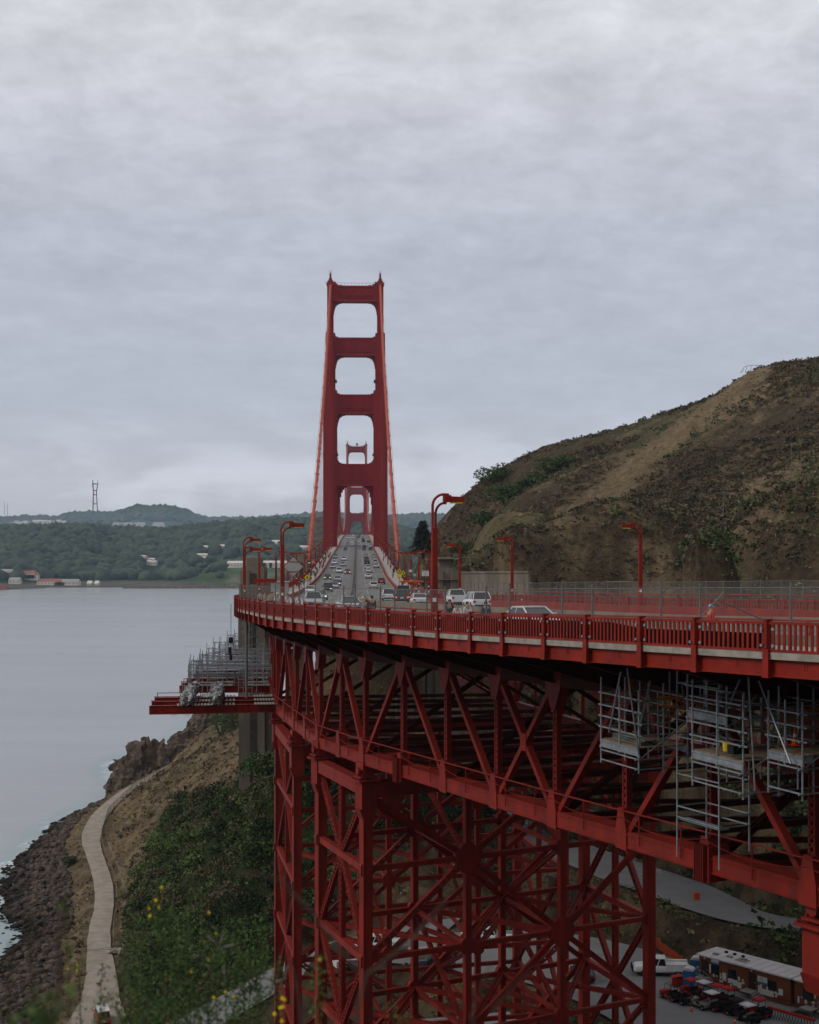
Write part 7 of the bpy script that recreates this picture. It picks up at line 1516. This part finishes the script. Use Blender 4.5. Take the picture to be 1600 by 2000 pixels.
# orange road plate and rocks by the road
q = at(1361, 1708, 184); z = hz(q.x, q.y); m = MB(); m.box((q.x, q.y, z + .55), (.75, .3, 1.2), rz=.2); m.box((q.x, q.y, z + 1.2), (.5, .34, .12), rz=.2); tag(m.build('water_barrier', MT['cone']), 'upright orange panel standing on the bank by the road', 'barrier')
for i, (px, py, s) in enumerate([(1250, 1680, .5), (1286, 1690, .7), (1290, 1698, .5), (1252, 1690, .4)]): q = at(px, py, 203 - i); rock('bank_stone', V(q.x, q.y, hz(q.x, q.y) + .15), (s, s * .8, s * .7), MT['slab'], i + 2., 2, .3, ['pale stone left of the pair on the bank above the road', 'larger pale stone of the pair on the bank above the road', 'smaller pale stone of the pair on the bank above the road', 'small pale stone nearest the road bend'][i])
# vehicles and stores seen through the steel towers
car(0, 0, 'van', 'white', 'white van parked on the road seen high through the steel tower', rest=V(14.0, 233, 31.1), rz=R(60)); car(0, 0, 'sedan', 'white', 'white car parked in the far yard seen through the steel tower', rest=V(12.2, 178.5, 27.4), rz=R(75)); car(0, 0, 'suv', 'white', 'white vehicle beside the white car in the far yard', rest=V(9.0, 182, 27.2), rz=R(80)); car(0, 0, 'pickup', 'white', 'white topped pickup seen low between the tower legs', rest=V(-4.2, 181.0, 26.3), rz=R(86)); car(0, 0, 'suv', 'black', 'black vehicle parked under the stacked panels', rest=V(3.2, 171.0, 26.6), rz=R(80)); car(0, 0, 'suv', 'black', 'black cart parked against the right tower leg', rest=V(20.2, 163.5, 28.0), rz=R(10)); car(0, 0, 'van', 'silver', 'pale van below the pylon seen through the far tower', rest=V(-17.0, 243, 33.5), rz=R(70)); car(0, 0, 'sedan', 'white', 'white car left of the pale van below the pylon', rest=V(-20.5, 246, 33.5), rz=R(60))
e = empty('panel_stack', (3.5, 176, 26.6), 'stack of long pale panels on timbers in the far yard', 'panels'); m = MB()
for k in range(5): m.box((3.6 + .1 * (k % 2), 176.5, 26.9 + k * .2), (7.2, 2.4, .14), rz=.22)
m.build('panel', MT['slab'], e); m = MB(); [m.box((3.6 + s * 2.4, 176.5 + s * .5, 26.7), (.2, 2.4, .2), rz=.22) for s in (-1, 0, 1)]; m.build('bearer', MT['wood'], e)
e = empty('panel_stack', (-9.5, 184, 26), 'lower stack of pale sheets beside the lacing of the near tower', 'panels'); m = MB()
for k in range(4): m.box((-7.0, 177, 25.8 + k * .22), (5.5, 2.2, .15), rz=.4)
m.build('panel', MT['roofw'], e)
e = empty('store_shed', (8.0, 140, 27), 'low shed with a pale roof at the bottom edge under the tower', 'shed'); q = on_ground(920, 1998, 29); m = MB(); m.box((q.x, q.y - 2, 28.2), (9, 4, 2.6), rz=.25); m.build('wall', MT['brown'], e); m = MB(); m.box((q.x, q.y - 2, 29.6), (9.6, 4.8, .16), rz=.25); m.build('roof', MT['roofw'], e)
# shore path furniture
def groundline(pts): return [V(p.x, p.y, hz(p.x, p.y)) for p in pts]
def offset_path(k0, k1, off, n):
    pts = PATHS['path'][0]; out = []
    for i in range(n + 1):
        t = k0 + (k1 - k0) * i / n; k = min(int(t), len(pts) - 2); f = t - k; a, b_ = pts[k], pts[k + 1]; x, y = a[0] + (b_[0] - a[0]) * f, a[1] + (b_[1] - a[1]) * f; d = V(b_[0] - a[0], b_[1] - a[1], 0).normalized(); w_ = PATHS['path'][1][k] / 2 + off; out.append(V(x + d.y * w_, y - d.x * w_, hz(x + d.y * w_, y - d.x * w_)))
    return out
e = empty('path_fence', (-74, 380, 7), 'tall wire fence along the landward side of the upper shore path', 'fence'); g_ = offset_path(9, 12.6, .5, 26); m = MB()
for p0, p1 in zip(g_[:-1], g_[1:]): m.add([p0, p1, p1 + V(0, 0, 2.3), p0 + V(0, 0, 2.3)], [(0, 1, 2, 3)])
m.build('mesh', MT['link2'], e); m = MB(); [m.tube([q, q + V(0, 0, 2.4)], .06, 5) for q in g_]; m.tube([q + V(0, 0, 2.3) for q in g_], .04, 4); m.build('posts', MT['galvd'], e)
e = empty('path_fence', (-66, 300, 5), 'low post and wire fence along the lower shore path', 'fence'); g_ = offset_path(4.2, 9, .6, 24); m = MB(); [m.tube([q, q + V(0, 0, 1.4)], .07, 5) for q in g_]; [m.tube([q + V(0, 0, z) for q in g_], .035, 4) for z in (.5, 1.0, 1.35)]; m.build('posts', MT['wood'], e)
e = empty('retaining_kerb', (-62, 290, 5), 'pale concrete kerb wall behind the lower path fence', 'wall'); g_ = offset_path(4.4, 8.6, 2.0, 16); m = MB()
for p0, p1 in zip(g_[:-1], g_[1:]): m.bar(p0 + V(0, 0, .2), p1 + V(0, 0, .2), .35, .6)
m.build('kerb', MT['concrete'], e)
e = empty('cable_gate', (-55, 252, 5), 'thin cable barrier strung between two posts across the shore path', 'gate'); m = MB(); p0, p1 = V(-60.5, 249.5, 5.0), V(-51.0, 252.5, 5.2); [m.tube([q, q + V(0, 0, 1.2)], .09, 6) for q in (p0, p1, V(-60.8, 243, 5))]; m.build('post', MT['black'], e); m = MB(); m.tube([p0 + V(0, 0, 1.1), p0.lerp(p1, .5) + V(0, 0, .95), p1 + V(0, 0, 1.15)], .035, 4); m.tube([p0 + V(0, 0, .8), p0.lerp(p1, .5) + V(0, 0, .7), p1 + V(0, 0, .7)], .03, 4); m.build('cable', MT['black'], e)
for i, (px, py) in enumerate([(218, 1850), (226, 1857), (236, 1853)]): q = at(px, py, 252); rock('path_stone', V(q.x, q.y, 5.4), (.9, .7, .6), MT['slab'], i * 2.2 + 1, 2, .3, ['leftmost pale stone beside the shore path', 'middle pale stone beside the shore path', 'rightmost pale stone beside the shore path'][i])
e = car(0, 0, 'van', 'red', 'white roofed van with a dark red side parked at the bottom of the shore path', rest=V(-47.5, 216, 5.1), rz=R(20)); m = MB(); m.box((0, -.7, 2.1), (1.7, 3.3, .28)); o = m.build('roof', MT['white'], None, origin=(0, 0, 0)); o.parent = e
q = at(192, 1668, 332); bush('bush', -79.5, 326, 2.0, 2.4, MT['leaf'], 900, .4, 'lone green bush on the seaward side of the shore path')
# birds
def bird(px, py, Y, label):
    c = at(px, py, Y); m = MB(); m.add([c + V(-.75, 0, .12), c + V(-.1, .18, .05), c + V(0, -.1, .0), c + V(.1, .18, .05), c + V(.75, 0, .15), c + V(0, .5, -.02), c + V(0, 0, -.12), c + V(0, .45, .1)], [(0, 1, 2), (4, 2, 3), (2, 6, 5), (2, 5, 7), (1, 7, 2), (3, 2, 7), (6, 2, 5)]); tag(m.build('bird', MT['black']), label, 'bird')
bird(906, 354, 330, 'dark bird flying high right of the bridge tower'); bird(987, 517, 330, 'dark bird flying lower, further right of the tower top'); bird(8, 979, 420, 'dark bird flying at the left edge above the far hills')
# ------------------------------------------------------------------ broom plants at the viewer's feet
MT['broom'] = leafmat('broom_leaves', (.085, .135, .035), (.03, .06, .018), 30); MT['broomd'] = leafmat('broom_leaves_dark', (.03, .05, .02), (.012, .022, .01), 30)
MT['stem'] = mat('broom_stem', (.065, .060, .030), .8, .3, 30); MT['twig'] = mat('dead_twig', (.075, .05, .038), .85, .3, 30); MT['petal'] = mat('yellow_petals', (.68, .50, .02), .6, .12, 40); MT['pod'] = mat('grey_pod', (.16, .145, .125), .8, .3, 30)
rw = random.Random(21)
def weed(tx, ty, Y, bx, label, flowers=(), dense=1.0, leafs=.016, thick=.0035, side=5, leafm='broom', pods=()):
    tip = at(tx, ty, Y); gz = hz(0, Y) if Y > 3 else 76.95; base = V((bx - 800) * Y / F, Y + rw.uniform(-.1, .1), min(gz, tip.z - .5)); e = empty('broom_plant', tuple(base), label, 'plant'); m = MB(); lf = []
    n = 14; main = []
    for i in range(n + 1): f = i / n; p = base.lerp(tip, f); p += V(math.sin(f * 5 + tx) * .012 * (1 - f) * 4 * f, 0, 0); p.x += (1 - f) * f * (tip.x - base.x) * -.5; main.append(p)
    m.tube(main, thick, 5, thick * .35)
    def leafy(pts, s0, dn):
        for a, b_ in zip(pts[:-1], pts[1:]):
            k = max(2, int((b_ - a).length / (.0019 / dn)))
            for q in range(k): c = a.lerp(b_, q / k); lf.append(c + V(rw.gauss(0, leafs * .6), rw.gauss(0, leafs * .6), rw.gauss(0, leafs * .3)))
    vis = [p for p in main if p.z > CZ - .36 * p.y]
    leafy(vis[-9:], .5, dense)
    for k in range(int(side * 1.6)):
        f = rw.uniform(.45, .95); i = int(f * n); a = main[i]; ln = rw.uniform(.05, .14) * (Y / 4) ** .3; dx = rw.choice((-1, 1)) * rw.uniform(.3, .8); b_ = a + V(dx * ln, rw.uniform(-.3, .3) * ln, ln); mid = a.lerp(b_, .5) + V(dx * ln * .12, 0, -.02 * ln); m.tube([a, mid, b_], thick * .5, 4, thick * .25); leafy([a, mid, b_], .5, dense * .8)
    m.build('stem', MT['stem'], e)
    if lf: v, f_ = leaves(np.array([tuple(p - base) for p in lf]), leafs * .62); quick('leaves', v, f_, MT[leafm], parent=e)
    if flowers:
        for (fx, fy) in flowers:
            c = at(fx, fy, Y); m = MB()
            for q in range(5): a = q * 1.257 + fx; d_ = V(math.cos(a), rw.uniform(-.4, .4), math.sin(a)) * .0065 * (Y / 4) ** .5; m.add([c, c + d_ * .7 + V(.0025, -.002, .003), c + d_, c + d_ * .7 + V(-.0025, .002, -.003)], [(0, 1, 2, 3)])
            m.lathe(c - V(0, 0, .006), [(.002, 0), (.005, .004), (.0025, .008)], 6); m.build('flower', MT['petal'], e)
    if pods:
        for (fx, fy, ang) in pods: c = at(fx, fy, Y); m = MB(); d_ = V(math.cos(ang), 0, math.sin(ang)); m.tube([c, c + d_ * .008, c + d_ * .022, c + d_ * .027], .0042, 6, .002); m.tube([c - d_ * .02, c], .001, 4); m.build('seed_pod', MT['pod'], e)
weed(60, 1775, 1.25, 40, 'large soft blurred leafy sprig nearest the lens at left', dense=2.2, leafs=.018, side=9)
weed(20, 1840, 1.2, -30, 'blurred leafy sprig cut by the left edge', dense=2, leafs=.018, side=10); weed(75, 1905, 1.35, 30, 'blurred low sprig at the bottom left', dense=1.0, leafs=.012, side=5)
weed(128, 1745, 2.0, 168, 'tall slightly blurred stem left of the shore path', dense=.8, leafs=.012, side=3)
weed(152, 1872, 4.2, 200, 'sprig with three yellow flowers over the shore path', [(153, 1884), (133, 1893), (152, 1896)], .7, .016, .004, 8)
weed(200, 1884, 4.2, 185, 'leafy sprig right of the three yellow flowers', (), 1.1, .016, .003, 3)
weed(60, 1935, 3.6, 52, 'dark leafless looking sprig at the bottom left corner', (), .7, .022, .005, 9, 'broomd')
weed(308, 1725, 4.0, 330, 'broom stem with four yellow flowers over the dark thicket', [(316, 1733), (305, 1758), (311, 1773), (293, 1789)], 1.0, .015, .004, 8)
weed(390, 1722, 4.0, 450, 'pale budding stem right of the four flowered one', [(408, 1782), (398, 1838)], .9, .015, .004, 8, pods=((430, 1842, 1.2), (440, 1850, .3), (418, 1840, 2.4), (395, 1868, 3.1)))
weed(436, 1765, 4.4, 452, 'leafy broom stem above the dry seed pods', (), 1.2, .016, .003, 6)
weed(372, 1892, 4.2, 360, 'low sprig with one yellow flower at the bottom', [(374, 1897)], .9, .015, .003, 6)
weed(470, 1800, 4.6, 480, 'leafy sprig left of the steel tower', (), 1.2, .018, .003, 6); weed(510, 1790, 4.6, 520, 'taller leafy sprig against the left tower leg', (), 1.2, .018, .003, 6)
weed(500, 1890, 4.2, 505, 'dark forked twig left of the tower foot', (), .3, .014, .004, 7, 'broomd', pods=((412, 1900, 1.9), (438, 1902, 1.6)))
weed(456, 1942, 4.0, 440, 'sprig with a pair of yellow flowers by the lower road', [(456, 1946), (440, 1937), (418, 1948)], .9, .015, .003, 6)
weed(546, 1865, 3.6, 548, 'sprig with clustered yellow flowers in front of the left tower', [(552, 1950), (556, 1952), (548, 1968), (553, 1966), (537, 1980), (551, 1994)], .8, .014, .004, 6, pods=((540, 1918, .4), (556, 1905, 1.2), (532, 1914, 2.9)))
weed(624, 1860, 3.2, 600, 'bright leafy sprig tipped with yellow in front of the near tower', [(626, 1873)], 1.5, .015, .003, 4)
weed(768, 1958, 3.4, 775, 'leafy sprig at the bottom right of the near tower', (), 1.4, .014, .003, 3); weed(270, 1850, 3.8, 285, 'slim leafy stem left of the dark thicket', (), 1.0, .015, .003, 6); weed(345, 1800, 4.3, 350, 'leafy stem between the two flowering brooms', (), 1.0, .015, .003, 6); weed(320, 1900, 3.9, 310, 'low leafy stem near the bottom over the thicket', (), 1.0, .015, .003, 6)
for i, (tx, ty, bx, lab) in enumerate([(262, 1790, 272, 'slim stem at the left edge of the broom clump'), (288, 1760, 300, 'second slim stem in the broom clump'), (330, 1752, 338, 'stem just right of the four flowered one'), (362, 1770, 372, 'stem rising in the middle of the broom clump'), (420, 1808, 430, 'stem behind the dry seed pods'), (486, 1850, 492, 'short stem near the left tower leg'), (236, 1905, 240, 'low stem over the bottom of the path'), (405, 1860, 412, 'short stem below the dry seed pods')]):
    weed(tx, ty, 4.0 + (i % 3) * .25, bx, lab, [(tx + 3, ty + 14)] if i % 3 == 1 else (), 1.0, .016, .003, 7)
def twig(label, pts, Y, r0, r1):
    m = MB(); m.tube([at(x, y, Y) for x, y in pts], r0 * .62, 6, r1 * .6); o = m.build('bare_branch', MT['twig']); tag(o, label, 'branch')
twig('blurred bare branch rising to the right across the near tower', [(690, 2060), (700, 1960), (716, 1905), (800, 1840), (870, 1760)], 1.5, .0042, .0025)
twig('blurred bare branch curving from the left tower to the near tower', [(700, 1900), (650, 1835), (600, 1770), (545, 1718), (500, 1705), (440, 1710)], 1.5, .0035, .0014)
twig('blurred bare stem rising at the bottom left over the path', [(95, 2030), (110, 1960), (118, 1900), (112, 1840), (125, 1770)], 1.4, .0045, .0028)
twig('thin pale stem below the near tower', [(590, 2030), (585, 1960), (575, 1900), (560, 1870)], 2.2, .0035, .0015)
twig('thin pale twig low in front of the far right tower legs', [(940, 2030), (920, 1990), (940, 1930), (960, 1880)], 1.6, .003, .001); twig('thin blurred twig right of the low pale twig', [(960, 1975), (1000, 1930), (1040, 1890)], 1.5, .0018, .0008)
# ------------------------------------------------------------------ air
me = MB(); me.box((-400, 4700, 116.5), (9400, 10600, 253)); hzo = me.build('haze', MT['white']); hzo['kind'] = 'stuff'
hm = bpy.data.materials.new('air_haze'); hm.use_nodes = True; t = hm.node_tree; t.nodes.clear(); pv = t.nodes.new('ShaderNodeVolumePrincipled'); pv.inputs['Density'].default_value = 5e-5; pv.inputs['Color'].default_value = (.66, .84, 1.0, 1); pv.inputs['Anisotropy'].default_value = 0.1
ou = t.nodes.new('ShaderNodeOutputMaterial'); t.links.new(pv.outputs[0], ou.inputs['Volume']); hzo.data.materials.clear(); hzo.data.materials.append(hm)
